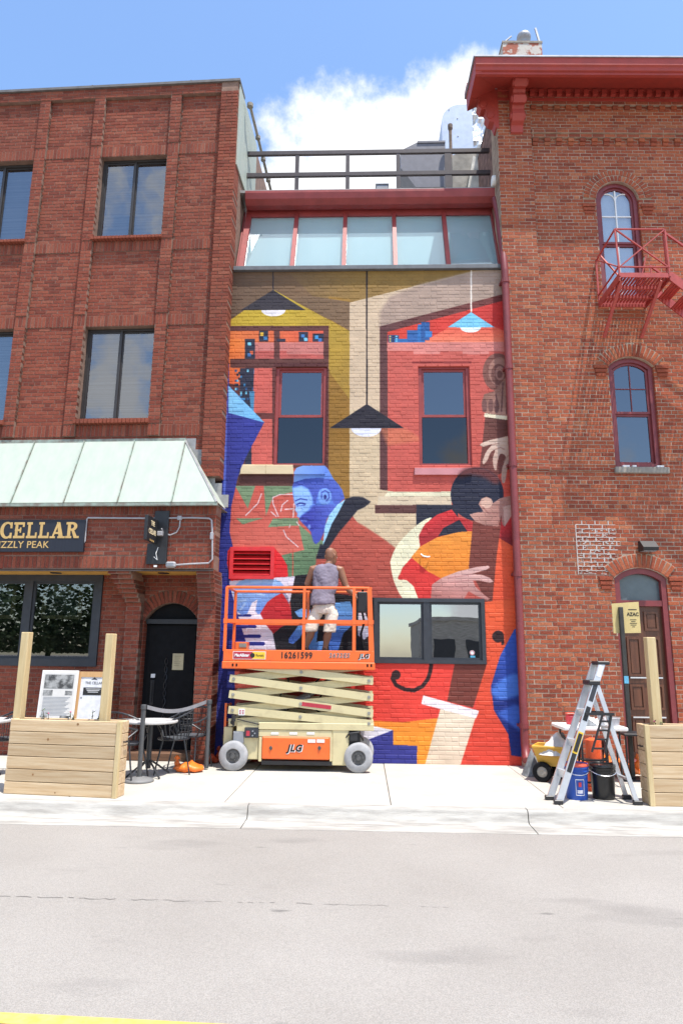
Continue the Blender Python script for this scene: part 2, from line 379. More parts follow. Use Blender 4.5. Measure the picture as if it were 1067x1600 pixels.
        for i, (x0, x1, y0, y1, z0, z1, a, ti, cx, cz) in enumerate(s.b):
            ti = min(.999, max(0, ti))
            if i in pick:
                o = link('brick', units[int(ti * 14)], s.root)
                o.location = (cx, (y0 + y1) / 2, cz); o.scale = (x1 - x0, y1 - y0, z1 - z0); o.rotation_euler = (0, a, 0)
            else:
                ca, sa = math.cos(a), math.sin(a); b = len(V)
                e = min(.008 if key.startswith('mural') else .004, (x1 - x0) * .2)
                ox, oz = (0, 0) if a == 0 and abs((x0 + x1) / 2 - cx) < 1e-6 else (cx, cz)
                for (x, y, z) in ((x0, y1, z0), (x1, y1, z0), (x1, y1, z1), (x0, y1, z1), (x0, y0 + e, z0), (x1, y0 + e, z0), (x1, y0 + e, z1), (x0, y0 + e, z1),
                                  (x0 + e, y0, z0 + e), (x1 - e, y0, z0 + e), (x1 - e, y0, z1 - e), (x0 + e, y0, z1 - e)):
                    V.append((x, y, z) if (ox == 0 and oz == 0) else (ox + x * ca + z * sa, y, oz - x * sa + z * ca)); T.append(ti)
                F += [tuple(b + k for k in f) for f in BRF]
        me = bpy.data.meshes.new('brickwork'); me.from_pydata(V, [], F); at = me.attributes.new('tint', 'FLOAT', 'POINT'); at.data.foreach_set('value', T); me.update()
        me.materials.append(bm); o = link('brickwork', me, s.root); o['kind'] = 'stuff'
        s.back.build('wall', mm, s.root, fixn=True)
BRF = [(0, 1, 5, 4), (1, 2, 6, 5), (2, 3, 7, 6), (3, 0, 4, 7), (4, 5, 9, 8), (5, 6, 10, 9), (6, 7, 11, 10), (7, 4, 8, 11), (8, 9, 10, 11)]
def unit_brick(key, ti):
    e = (.03, .10, .15) if key.startswith('mural') else (.02, .09, .07); V = []
    for y, d in ((.5, 0), (-.5 + e[1], 0), (-.5, 1)):
        for x, z in ((-.5, -.5), (.5, -.5), (.5, .5), (-.5, .5)): V.append((x * (1 - 2 * e[0] * d), y, z * (1 - 2 * e[2] * d)))
    me = bpy.data.meshes.new('brick'); me.from_pydata(V, [], BRF); at = me.attributes.new('tint', 'FLOAT', 'POINT'); at.data.foreach_set('value', [ti] * 12); me.update()
    return me
# ---------------------------------------------------------------- ground: road, gutter, kerb, pavement
def concrete(name, c, c2, stain=.3, jx=None):
    m = mat(name, c, rough=.9, scale=1.6, c2=c2, bump=.25, bscale=90, spec=.2, lo=.3, hi=.7)
    return m
M_conc = concrete('pavement_concrete', (.40, .375, .33), (.49, .465, .415))
M_kerb = mat('kerb_concrete', (.28, .265, .24), rough=.92, c2=(.46, .44, .40), scale=3.5, bump=.5, bscale=60, spec=.2, stretch=(.6, 3, 5))
def asphalt():
    m = bpy.data.materials.new('asphalt'); m.use_nodes = True; nt = m.node_tree; L = nt.links.new; b = nt.nodes['Principled BSDF']
    tc = N(nt, 'ShaderNodeTexCoord'); P = tc.outputs['Object']
    def noise(s, d=6, r=.6, v=P):
        n = N(nt, 'ShaderNodeTexNoise'); n.inputs['Scale'].default_value = s; n.inputs['Detail'].default_value = d; n.inputs['Roughness'].default_value = r; L(v, n.inputs['Vector']); return n.outputs[0]
    def ramp(v, a, b_, p, q):
        r = N(nt, 'ShaderNodeMapRange'); L(v, r.inputs[0]); r.inputs[1].default_value = a; r.inputs[2].default_value = b_; r.inputs[3].default_value = p; r.inputs[4].default_value = q; return r.outputs[0]
    def mixc(f, a, c):
        x = N(nt, 'ShaderNodeMix'); x.data_type = 'RGBA'
        L(f, x.inputs[0])
        for i, k in ((6, a), (7, c)):
            if hasattr(k, 'links'): L(k, x.inputs[i])
            else: x.inputs[i].default_value = (*k, 1)
        return x.outputs[2]
    base = mixc(ramp(noise(.5), .3, .7, 0, 1), (.268, .248, .224), (.316, .296, .270))
    vo = N(nt, 'ShaderNodeTexVoronoi'); vo.inputs['Scale'].default_value = 190; L(P, vo.inputs['Vector'])
    wn = N(nt, 'ShaderNodeTexWhiteNoise'); L(vo.outputs['Position'], wn.inputs['Vector'])
    grain = ramp(wn.outputs[0], 0, 1, .84, 1.17)
    sc = N(nt, 'ShaderNodeVectorMath'); sc.operation = 'SCALE'; L(base, sc.inputs[0]); L(grain, sc.inputs['Scale'])
    mp = N(nt, 'ShaderNodeMapping'); mp.inputs['Scale'].default_value = (.55, 1.6, 1); L(P, mp.inputs[0])
    stain = ramp(noise(1.3, 3, .5, mp.outputs[0]), .62, .74, 0, .26)
    c = mixc(stain, sc.outputs[0], (.12, .112, .108))
    spots = ramp(noise(3.4, 2, .5, mp.outputs[0]), .73, .78, 0, .5)
    c = mixc(spots, c, (.07, .066, .064))
    L(c, b.inputs['Base Color']); b.inputs['Roughness'].default_value = .9; b.inputs['Specular IOR Level'].default_value = .25
    bp = N(nt, 'ShaderNodeBump'); bp.inputs['Strength'].default_value = .5; bp.inputs['Distance'].default_value = .006; L(vo.outputs['Distance'], bp.inputs['Height']); L(bp.outputs[0], b.inputs['Normal'])
    return m
M_asph = asphalt()
KY = -3.10                                    # face of the kerb; the pavement lies at z 0, the road 0.14 below
st = MB(); st.bx(-400, 400, -400, -3.52, -.5, -.14); tag(st.build('road', M_asph), kind='structure')
g = MB(); g.bx(-400, 400, KY + .14, 400, -.6, -.03); tag(g.build('ground', M_conc), kind='structure')
pave = thing('pavement', None, None); tag(pave, kind='structure')
xs = [-60, -20, -12, -9.4, -7.2, -5.2, -3.35, -1.55, .30, 2.18, 4.05, 5.9, 8, 10, 13, 20, 60]; ys = [KY + .155, -1.62, .6]
for i in range(len(xs) - 1):
    for j in range(2):
        q = MB(); q.bb(xs[i] + .004, xs[i + 1] - .004, ys[j] + .004, ys[j + 1] - .004, -.10, random.uniform(-.0015, .0015), .006); q.build('slab', M_conc, pave)
kb = thing('kerb', None, None); tag(kb, kind='structure')
kx = [-60, -30, -12.0, -8.2, -4.7, G(380, 1268).x, G(826, 1268).x, 5.9, 9.6, 13, 30, 60]
for a, b in zip(kx[:-1], kx[1:]):
    q = MB(); n = 6
    pr = [(KY + .15, -.3), (KY + .15, .0), (KY + .045, .0), (KY + .018, -.008), (KY + .004, -.03), (KY - .02, -.118), (KY - .04, -.128), (KY - .43, -.137), (KY - .43, -.3)]
    q.prism(pr, a + .005, b - .005, plane='yz'); smooth_by_angle(q.build('kerb_stone', M_kerb, kb), 50)
M_yel = mat('road_paint_yellow', (.56, .37, .07), rough=.8, c2=(.60, .44, .14), scale=14, bump=.3)
y0 = G(0, 1583, -.14); y1 = G(335, 1600.5, -.14); dx = (y1 - y0).xy.normalized(); q = MB()
a = y0.xy - dx * 30; b = y1.xy + dx * 30; nn = Vector((-dx.y, dx.x)) * -.1
q.add([(a.x, a.y, -.136), (b.x, b.y, -.136), (b.x + nn.x, b.y + nn.y, -.136), (a.x + nn.x, a.y + nn.y, -.136)], [(0, 1, 2, 3)])
tag(q.build('road_line', M_yel), kind='structure')
M_tar = mat('crack_tar', (.19, .175, .162), rough=.9, var=.2)
q = MB(); rr = random.Random(3); p0 = G(-40, 1400, -.14); p1 = G(700, 1418, -.14); prev = None
for i in range(90):
    t = i / 89; p = p0.lerp(p1, t); y = p.y + rr.uniform(-.012, .012); w = .0022 * (1 - t) + .001 + rr.uniform(0, .002)
    if prev and rr.random() > .15 + t * .4: q.add([(prev[0], prev[1] - w, -.137), (p.x, y - w, -.137), (p.x, y + w, -.137), (prev[0], prev[1] + w, -.137)], [(0, 1, 2, 3)])
    prev = (p.x, y)
tag(q.build('road_crack', M_tar), kind='structure')
# ---------------------------------------------------------------- frames of the three facades
MF = Frame(0, 0, 0)
LX = AT(352, 560, -.32).x; LF = Frame(LX, 0, -2.2)
RX = AT(795, 640, -.15).x; RF = Frame(RX, 0, 1.6)
# ---------------------------------------------------------------- the painted wall
def paint_image():
    """Rasterises the mural into a picture in wall metres; outlines are given in photograph pixels."""
    x0, x1, z0, z1 = -2.6, 3.2, -.1, 8.45; D = 150; w = int((x1 - x0) * D); h = int((z1 - z0) * D)
    X = x0 + (np.arange(w) + .5) / D; Z = z0 + (np.arange(h) + .5) / D; X, Z = np.meshgrid(X, Z)
    Rm = np.array(CR).T; dx, dy, dz = X - CAM.x, 0 - CAM.y, Z - CAM.z
    cx = Rm[0, 0] * dx + Rm[0, 1] * dy + Rm[0, 2] * dz; cy = Rm[1, 0] * dx + Rm[1, 1] * dy + Rm[1, 2] * dz; cz = -(Rm[2, 0] * dx + Rm[2, 1] * dy + Rm[2, 2] * dz)
    U = (cx / cz * FPX + 533.5).astype(np.float32); V = (800 - cy / cz * FPX).astype(np.float32)
    img = np.zeros((h, w, 3), np.float32); img[:] = (188, 82, 70)
    rng = np.random.RandomState(5)
    T = dict(A=(340, 400, .44986), B=(330, 700, .4686), C=(330, 960, .4686), D=(600, 660, .20619), E=(340, 700, .26242), F=(340, 880, .26242), P=(0, 0, 1))
    def conv(k, pts):
        a, b, s = T[k]; return np.array([(a + p[0] * s, b + p[1] * s) for p in pts], np.float32)
    def smooth(p, n=6):
        out = []; m = len(p)
        for i in range(m):
            a, b, c, d = p[i - 1], p[i], p[(i + 1) % m], p[(i + 2) % m]
            for j in range(n):
                t = j / n; out.append(.5 * ((2 * b) + (c - a) * t + (2 * a - 5 * b + 4 * c - d) * t * t + (3 * b - a - 3 * c + d) * t ** 3))
        return np.array(out, np.float32)
    def mask(p):
        lo, hi = p.min(0), p.max(0)
        sel = (U >= lo[0] - 1) & (U <= hi[0] + 1) & (V >= lo[1] - 1) & (V <= hi[1] + 1)
        rr_, cc_ = np.where(sel)
        if len(rr_) == 0: return None
        a, b, c, d = rr_.min(), rr_.max() + 1, cc_.min(), cc_.max() + 1
        u, v = U[a:b, c:d], V[a:b, c:d]; ins = np.zeros(u.shape, bool)
        for i in range(len(p)):
            (xa, ya), (xb, yb) = p[i], p[i - 1]
            if ya == yb: continue
            ins ^= ((ya > v) != (yb > v)) & (u < (xb - xa) * (v - ya) / (yb - ya) + xa)
        return (slice(a, b), slice(c, d)), ins, u, v
    def blur(m, k):
        m = m.astype(np.float32)
        for ax in (0, 1):
            p = np.pad(m, [(k, k) if i == ax else (0, 0) for i in (0, 1)]); c = np.cumsum(p, ax); c = np.insert(c, 0, 0, ax)
            n = m.shape[ax]; m = (np.take(c, np.arange(2 * k + 1, 2 * k + 1 + n), ax) - np.take(c, np.arange(0, n), ax)) / (2 * k + 1)
        return m
    def poly(k, pts, c, sm=False, c2=None, g=None, a=1.0, soft=0):
        p = conv(k, pts); p = smooth(p) if sm else p
        r = mask(p)
        if r is None: return
        s, ins, u, v = r; al = ins.astype(np.float32)
        if soft: al = blur(al, soft) * 1.0
        al = (al * a)[..., None]; col = np.array(c, np.float32)
        if c2 is not None:
            (ga, gb) = conv(k, g); d = gb - ga; t = np.clip(((u - ga[0]) * d[0] + (v - ga[1]) * d[1]) / (d @ d), 0, 1)[..., None]
            col = np.array(c) * (1 - t) + np.array(c2) * t
        img[s] = img[s] * (1 - al) + col * al
    def ell(k, x, y, rx, ry, c, a0=0, a1=360, **kw):
        poly(k, [(x + rx * math.cos(R(a0 + (a1 - a0) * i / 40)), y + ry * math.sin(R(a0 + (a1 - a0) * i / 40))) for i in range(40 + (a1 - a0 < 360))], c, **kw)
    def line(k, pts, wd, c, a=1.0):
        for p, q in zip(pts[:-1], pts[1:]):
            d = np.array(q, float) - np.array(p, float); n = np.array((-d[1], d[0])) / (np.hypot(*d) + 1e-6) * wd / 2; e = d / (np.hypot(*d) + 1e-6) * wd * .2
            poly(k, [tuple(np.array(p) + n - e), tuple(np.array(q) + n + e), tuple(np.array(q) - n + e), tuple(np.array(p) - n - e)], c, a=a)
    # upper room: ceiling, lamps, walls
    poly('A', [(20, 40), (1040, 40), (1040, 300), (20, 300)], (104, 80, 62), c2=(132, 98, 62), g=((60, 60), (460, 60)))
    poly('A', [(430, 40), (1040, 40), (460, 165), (330, 140), (250, 60)], (146, 112, 54), c2=(120, 92, 62), g=((460, 150), (260, 60)))
    poly('A', [(385, 140), (460, 150), (460, 810), (385, 810)], (158, 116, 44), c2=(140, 98, 30), g=((420, 200), (420, 600)))
    poly('A', [(195, 118), (30, 232), (30, 262), (385, 262), (385, 400), (460, 500), (460, 262)], (196, 164, 44), c2=(168, 130, 46), g=((200, 200), (440, 420)))
    poly('A', [(250, 140), (330, 140), (462, 160), (462, 262)], (120, 92, 66))
    poly('A', [(458, 162), (890, 52), (1040, 40), (1040, 130), (565, 248), (565, 820), (458, 820)], (206, 180, 150))
    poly('A', [(700, 100), (890, 52), (1040, 40), (1040, 130), (590, 262), (560, 250), (565, 190), (600, 140)], (172, 146, 130), sm=False, soft=5)
    poly('A', [(563, 245), (1040, 120), (1040, 150), (590, 264), (590, 820), (563, 820)], (92, 52, 52), c2=(112, 48, 44), g=((560, 300), (900, 180)))
    poly('A', [(590, 264), (1040, 142), (1040, 310), (590, 310)], (216, 62, 46), c2=(206, 48, 42), g=((600, 280), (1000, 200)))
    poly('A', [(805, 247), (965, 247), (1040, 280), (1040, 305), (700, 305)], (240, 128, 96), c2=(224, 84, 62), g=((880, 300), (880, 240)))
    for x0_, y0_, x1_, y1_, c in ((592, 275, 630, 300, (40, 70, 120)), (612, 288, 720, 300, (38, 104, 170)), (658, 258, 694, 300, (40, 96, 165)), (694, 238, 708, 300, (40, 110, 180)), (706, 230, 736, 292, (30, 84, 150)), (720, 262, 744, 282, (50, 120, 190))):
        poly('A', [(x0_, y0_), (x1_, y0_), (x1_, y1_), (x0_, y1_)], c)
    for i in range(9):
        a_, b_ = 596 + (i % 3) * 11, 277 + (i // 3) * 8; poly('A', [(a_, b_), (a_ + 6, b_), (a_ + 6, b_ + 5), (a_, b_ + 5)], [(235, 200, 90), (120, 200, 225), (20, 30, 60)][(i * 5) % 3])
    poly('A', [(588, 300), (1040, 298), (1040, 332), (588, 330)], (214, 128, 118))
    for a_ in (680, 850): poly('A', [(a_, 328), (a_ + 92, 328), (a_ + 92, 341), (a_, 341)], (214, 128, 118))
    poly('A', [(590, 330), (680, 330), (680, 341), (772, 341), (772, 331), (850, 331), (850, 342), (942, 342), (942, 332), (1040, 332), (1040, 1000), (590, 1000)], (202, 92, 80), c2=(194, 82, 70), g=((600, 350), (1000, 780)))
    poly('A', [(560, 590), (648, 598), (720, 640), (590, 660)], (206, 118, 80), a=.6, soft=5)
    poly('A', [(675, 366), (880, 366), (880, 374), (675, 374)], (150, 52, 48))
    # left painted window
    poly('A', [(20, 243), (386, 243), (386, 740), (20, 740)], (94, 48, 44))
    poly('A', [(20, 260), (368, 260), (368, 357), (20, 357)], (216, 84, 60), c2=(226, 120, 60), g=((370, 260), (60, 330)))
    poly('A', [(20, 290), (96, 290), (96, 452), (20, 440)], (232, 124, 52), c2=(220, 96, 50), g=((60, 300), (60, 440)))
    poly('A', [(130, 300), (368, 300), (368, 357), (130, 357)], (198, 116, 108))
    poly('A', [(130, 330), (240, 330), (240, 342), (368, 342), (368, 357), (130, 357)], (190, 88, 80))
    poly('A', [(44, 357), (386, 357), (386, 388), (44, 388)], (96, 52, 46))
    poly('A', [(196, 258), (216, 258), (216, 360), (196, 360)], (96, 50, 46))
    for q_ in ((95, 288, 130, 357), (144, 260, 176, 298), (282, 264, 314, 298), (330, 270, 368, 298), (205, 288, 236, 298), (78, 390, 128, 520), (96, 500, 124, 730)):
        poly('A', [(q_[0], q_[1]), (q_[2], q_[1]), (q_[2], q_[3]), (q_[0], q_[3])], (42, 42, 62))
    for i in range(46):
        a_, b_ = 60 + rng.randint(0, 12) * 6, 395 + rng.randint(0, 16) * 7
        poly('A', [(a_, b_), (a_ + 7, b_), (a_ + 7, b_ + 8), (a_, b_ + 8)], [(60, 130, 180), (40, 44, 66), (120, 200, 225), (30, 34, 52), (36, 80, 130)][i % 5])
    for a_, b_, c in ((148, 266, (240, 190, 60)), (160, 280, (60, 130, 190)), (290, 272, (60, 120, 190)), (300, 284, (120, 200, 230)), (338, 276, (60, 150, 210)), (350, 286, (50, 110, 180)), (105, 300, (120, 200, 220)), (112, 330, (220, 100, 60)), (104, 338, (60, 110, 170))):
        poly('A', [(a_, b_), (a_ + 12, b_), (a_ + 12, b_ + 12), (a_, b_ + 12)], c)
    poly('A', [(128, 390), (205, 390), (205, 740), (118, 740), (118, 600)], (202, 92, 80))
    poly('A', [(110, 470), (128, 470), (126, 545), (118, 570)], (70, 130, 170))
    poly('A', [(118, 545), (205, 545), (205, 566), (118, 566)], (104, 48, 44))
    poly('A', [(196, 372), (376, 372), (376, 384), (196, 384)], (84, 36, 36)); poly('A', [(190, 384), (206, 384), (206, 728), (190, 728)], (100, 46, 42))
    # sill, bars and the beige middle
    poly('E', [(110, 98), (450, 98), (455, 160), (110, 160)], (222, 200, 160)); line('E', [(288, 100), (288, 158)], 4, (190, 166, 128)); line('E', [(110, 158), (450, 160)], 5, (180, 150, 120))
    poly('E', [(90, 160), (450, 160), (450, 226), (90, 226)], (92, 52, 46))
    poly('E', [(80, 226), (480, 226), (600, 700), (430, 770), (60, 770), (40, 500)], (200, 86, 72), c2=(208, 104, 88), g=((200, 250), (300, 700)))
    poly('E', [(660, -40), (790, -40), (790, 330), (660, 230)], (148, 106, 42))
    poly('P', [(546, 640), (593, 640), (593, 765), (640, 772), (700, 772), (700, 880), (620, 900), (546, 800)], (206, 182, 148))
    poly('D', [(30, 525), (510, 525), (510, 626), (-55, 626)], (228, 220, 186)); poly('D', [(-40, 560), (510, 560), (510, 626), (-55, 626)], (212, 192, 162))
    poly('D', [(-70, 626), (246, 626), (246, 690), (-70, 690)], (92, 54, 50)); poly('D', [(244, 626), (560, 626), (560, 800), (244, 800)], (36, 38, 54))
    poly('D', [(228, 350), (660, 350), (600, 402), (228, 402)], (206, 138, 142))
    # green unfinished patches and chalk strokes
    GRN = (118, 140, 104)
    poly('E', [(105, 226), (225, 226), (180, 360)], GRN); poly('E', [(275, 226), (450, 226), (450, 262), (330, 290), (288, 404)], GRN); poly('E', [(110, 420), (272, 418), (150, 456)], GRN)
    poly('E', [(330, 420), (480, 418), (480, 462), (300, 472)], GRN); poly('E', [(480, 450), (560, 520), (640, 560), (600, 640), (560, 780), (420, 780), (378, 640), (515, 608)], GRN, c2=(92, 124, 88), g=((500, 480), (480, 760)))
    line('E', [(448, 600), (448, 780)], 7, (190, 90, 70))
    for s_ in ([(262, 272), (240, 330), (168, 402)], [(450, 276), (370, 278), (328, 296), (330, 330), (362, 408)], [(418, 312), (385, 340), (376, 380)], [(450, 362), (400, 366)], [(455, 330), (450, 414)], [(432, 456), (428, 474)], [(392, 488), (410, 530), (480, 590)], [(318, 380), (350, 408)], [(470, 440), (486, 462)]): line('E', s_, 6, (226, 200, 202))
    # jacket
    poly('E', [(590, 640), (690, 540), (790, 420), (880, 470), (1000, 550), (1075, 610), (1040, 700), (1075, 860), (1100, 960), (560, 960)], (184, 82, 66), c2=(172, 76, 62), g=((700, 500), (900, 850)), soft=2)
    # cello player
    poly('D', [(362, 722), (290, 748), (190, 830), (100, 930), (54, 1030), (50, 1090), (80, 1220), (150, 1340), (262, 1340), (220, 1240), (170, 1196), (105, 1186), (140, 1100), (205, 1026), (275, 940), (262, 870), (290, 800)], (234, 228, 192), sm=True)
    poly('D', [(512, 660), (400, 700), (310, 770), (262, 860), (272, 945), (420, 880), (660, 840), (700, 780), (640, 740), (560, 720)], (212, 48, 52), c2=(176, 42, 46), g=((400, 700), (430, 850)))
    poly('D', [(408, 864), (450, 800), (570, 738), (632, 830)], (38, 38, 54), sm=False)
    poly('D', [(700, 740), (985, 690), (1040, 690), (1040, 1000), (860, 900)], (196, 44, 46), c2=(120, 36, 44), g=((900, 800), (960, 940)))
    poly('D', [(205, 1022), (275, 940), (400, 872), (560, 832), (700, 822), (660, 1120), (540, 1140), (425, 1185), (330, 1140)], (240, 146, 52), c2=(232, 132, 40), g=((400, 880), (420, 1150)))
    poly('D', [(207, 1026), (330, 1130), (430, 1182), (365, 1225), (358, 1345), (262, 1345), (222, 1240), (170, 1196), (107, 1186), (140, 1100)], (216, 52, 48))
    poly('D', [(860, 870), (985, 945), (1060, 960), (1060, 1500), (780, 1500)], (236, 94, 54), c2=(230, 80, 48), g=((940, 900), (900, 1400)))
    poly('D', [(690, 620), (890, 700), (882, 800), (852, 1010), (806, 1500), (700, 1500), (765, 1340), (640, 1100), (672, 760)], (124, 60, 50), c2=(112, 54, 46), g=((700, 800), (760, 1400)))
    poly('A', [(930, 545), (1040, 555), (1040, 700), (1000, 830), (900, 830)], (104, 58, 50), c2=(120, 60, 52), g=((960, 560), (940, 800)))
    poly('D', [(860, 400), (1040, 300), (1040, 580), (900, 560)], (204, 76, 60))
    # scroll and pegs
    ell('A', 972, 404, 52, 66, (128, 78, 68)); ell('A', 978, 402, 38, 50, (160, 112, 98)); ell('A', 976, 412, 27, 37, (116, 70, 62)); ell('A', 980, 408, 17, 25, (158, 110, 98)); ell('A', 979, 411, 9, 13, (112, 66, 58))
    poly('A', [(925, 480), (960, 470), (1000, 420), (1040, 410), (1040, 562), (930, 546), (916, 510)], (142, 96, 82), c2=(184, 138, 122), g=((930, 480), (1010, 540)))
    for a_, b_ in ((926, 520), (948, 520), (968, 522)): ell('A', a_, b_, 9, 24, (112, 72, 68), a=.9)
    for p_ in ([(965, 480), (975, 530)], [(990, 440), (985, 540)], [(1005, 430), (1003, 550)]): line('A', p_, 5, (112, 72, 68))
    line('A', [(928, 553), (1040, 568)], 13, (236, 222, 190))
    # upper hand
    SK = (222, 192, 172)
    poly('D', [(735, 160), (780, 140), (850, 124), (980, 96), (1040, 96), (1040, 330), (962, 318), (935, 350), (918, 440), (900, 462), (888, 430), (893, 350), (920, 262), (880, 240), (858, 300), (850, 362), (832, 350), (822, 280), (840, 210), (806, 230), (780, 290), (752, 318), (746, 290), (775, 220), (815, 168), (760, 182), (728, 176)], SK, sm=True, c2=(186, 146, 130), g=((800, 140), (960, 330)))
    for p_ in ([(840, 205), (880, 190), (910, 205)], [(815, 170), (870, 160)], [(905, 300), (940, 250)]): line('D', p_, 9, (160, 116, 104), a=.7)
    # head from behind, ear
    ell('D', 704, 545, 201, 202, (36, 38, 58)); poly('D', [(560, 420), (600, 360), (700, 340), (800, 360), (880, 440), (840, 470), (760, 420), (660, 400)], (104, 50, 50), sm=True, soft=6)
    poly('D', [(715, 620), (735, 580), (775, 562), (812, 580), (825, 612), (880, 575), (990, 548), (1040, 550), (1040, 690), (975, 690), (945, 740), (912, 792), (893, 770), (888, 700), (862, 790), (760, 780), (690, 752), (645, 698), (700, 682), (752, 678)], (196, 146, 130), sm=False, c2=(164, 110, 100), g=((720, 600), (900, 760)))
    ell('D', 776, 610, 44, 40, (214, 172, 152)); line('D', [(745, 640), (790, 690), (860, 690)], 12, (150, 96, 88), a=.7)
    poly('D', [(900, 640), (975, 620), (975, 690), (945, 740), (912, 790), (904, 720)], (226, 190, 176), a=.55)
    # plucking hand
    PK = (218, 172, 164)
    poly('D', [(352, 1345), (362, 1230), (440, 1176), (560, 1130), (700, 1096), (790, 1086), (800, 1102), (770, 1118), (660, 1150), (740, 1156), (800, 1178), (828, 1208), (800, 1216), (720, 1200), (672, 1198), (690, 1244), (760, 1310), (802, 1338), (780, 1350), (700, 1316), (640, 1280), (600, 1345)], PK, c2=(178, 112, 104), g=((560, 1120), (520, 1340)))
    for p_ in ([(480, 1180), (620, 1160), (660, 1150)], [(500, 1215), (620, 1200), (680, 1198)], [(540, 1262), (640, 1240)]): line('D', p_, 8, (180, 120, 116), a=.7)
    # lamps
    for x_, y_, hw, yb, cd, cs, cb, rx, ry, cw in ((193, 118, 112, 188, (52, 46, 52), (50, 44, 52), (232, 224, 226), 42, 22, 4), (518, 514, 129, 598, (40, 30, 34), (36, 32, 44), (224, 224, 240), 52, 30, 5), (880, 195, 82, 248, (238, 226, 214), (120, 196, 228), (224, 238, 240), 36, 18, 5)):
        line('A', [(x_, 40), (x_, y_ + 4)], cw, cd); ell('A', x_ - (2 if x_ > 500 else -1), yb, rx, ry, cb, 0, 180); poly('A', [(x_, y_), (x_ - hw, yb), (x_ + hw, yb)], cs)
    # the blue pianist
    HEAD = [(452, 205), (456, 150), (470, 122), (505, 110), (560, 108), (645, 110), (660, 130), (690, 185), (718, 215), (742, 250), (756, 300), (700, 352), (650, 420), (632, 500), (608, 552), (584, 572), (572, 556), (562, 520), (557, 498), (548, 492), (530, 470), (508, 450), (496, 434), (486, 428), (490, 418), (476, 410), (472, 402), (478, 392), (470, 380), (462, 372), (466, 350), (458, 326), (452, 300), (446, 262), (445, 230)]
    poly('E', HEAD, (88, 124, 214))
    poly('E', [(452, 205), (456, 150), (470, 122), (505, 110), (560, 108), (645, 110), (660, 130), (692, 188), (600, 178), (520, 186)], (128, 166, 234), c2=(96, 134, 218), g=((480, 120), (660, 180)))   # cap
    poly('E', [(446, 232), (452, 205), (520, 184), (600, 178), (692, 188), (742, 250), (756, 300), (712, 342), (690, 330), (680, 300), (676, 262), (645, 238), (608, 246), (590, 300), (586, 340), (570, 330), (566, 290), (540, 240), (500, 222)], (64, 80, 172), c2=(78, 98, 192), g=((460, 210), (720, 300)))  # hair under the cap
    poly('E', [(448, 238), (500, 226), (538, 244), (562, 292), (566, 332), (548, 352), (540, 372), (520, 384), (500, 400), (488, 416), (474, 408), (478, 392), (462, 372), (466, 350), (456, 318)], (140, 182, 240), soft=2)   # lit cheek and brow
    poly('E', [(466, 350), (490, 346), (500, 362), (492, 380), (470, 380), (462, 372)], (164, 200, 244), soft=1)
    poly('E', [(486, 428), (500, 404), (524, 388), (548, 372), (572, 340), (600, 344), (640, 340), (684, 336), (706, 350), (650, 420), (632, 500), (608, 552), (584, 572), (572, 556), (562, 520), (557, 498), (530, 470), (508, 450)], (54, 60, 160), c2=(84, 100, 200), g=((540, 430), (680, 380)), soft=2)   # beard
    poly('E', [(556, 500), (600, 470), (640, 440), (632, 500), (608, 552), (584, 572), (572, 556)], (72, 84, 186), soft=2)
    line('E', [(470, 338), (492, 328), (524, 334)], 10, (52, 62, 150)); line('E', [(474, 347), (520, 342)], 5, (70, 90, 184)); line('E', [(462, 316), (494, 302), (534, 310)], 8, (66, 84, 176))
    line('E', [(488, 420), (524, 418), (544, 428)], 6, (40, 46, 128)); line('E', [(496, 434), (530, 436)], 6, (110, 140, 220), a=.8)
    ell('E', 546, 470, 8, 13, (130, 160, 230), a=.8)
    poly('E', [(598, 300), (606, 256), (640, 240), (670, 260), (678, 300), (660, 330), (632, 338), (612, 328)], (118, 158, 228), sm=True); line('E', [(618, 300), (618, 266), (640, 254), (660, 266), (664, 296), (646, 318)], 7, (66, 82, 174)); ell('E', 640, 292, 9, 14, (46, 54, 136))
    poly('E', [(758, 304), (805, 290), (862, 292), (912, 320), (880, 350), (832, 372), (790, 424), (724, 500), (664, 590), (640, 660), (585, 660), (612, 570), (626, 580), (650, 500), (700, 410)], (34, 34, 48), soft=1)
    poly('E', [(760, 306), (714, 336), (664, 400), (638, 470), (626, 582), (650, 530), (680, 452), (720, 384)], (156, 208, 236))
    # blue bottom left: shirt of the painted neighbour, steps
    poly('A', [(-10, 352), (40, 372), (40, 450), (162, 578), (130, 640), (98, 700), (70, 770), (48, 870), (42, 960), (60, 1040), (60, 1780), (-60, 1780)], (50, 56, 146), c2=(38, 44, 124), g=((60, 600), (60, 1200)))
    poly('A', [(38, 450), (164, 579), (38, 545)], (132, 196, 234), c2=(112, 180, 226), g=((40, 460), (120, 570)))
    line('A', [(34, 372), (30, 560), (22, 900)], 8, (84, 104, 200))
    # red vent patch
    poly('E', [(60, 615), (80, 590), (330, 590), (380, 640), (415, 700), (420, 768), (80, 800), (66, 740), (56, 680)], (220, 34, 40))
    # keyboard, hands
    poly('F', [(70, 106), (462, 78), (432, 225), (400, 260), (70, 340)], (222, 216, 228))
    poly('F', [(70, 120), (140, 380), (210, 520), (-20, 560), (-20, 100)], (40, 46, 136))
    poly('F', [(120, 130), (255, 300), (330, 420), (365, 530), (190, 530), (160, 440), (125, 320)], (228, 222, 232))
    for a_, b_, c_, d_ in ((110, 378, 226, 20), (130, 436, 252, 20), (170, 480, 276, 22), (100, 312, 196, 14)): poly('F', [(a_, b_ - d_ / 2), (c_, b_ - d_ / 2), (c_ + 8, b_), (c_, b_ + d_ / 2), (a_, b_ + d_ / 2)], (38, 44, 132))
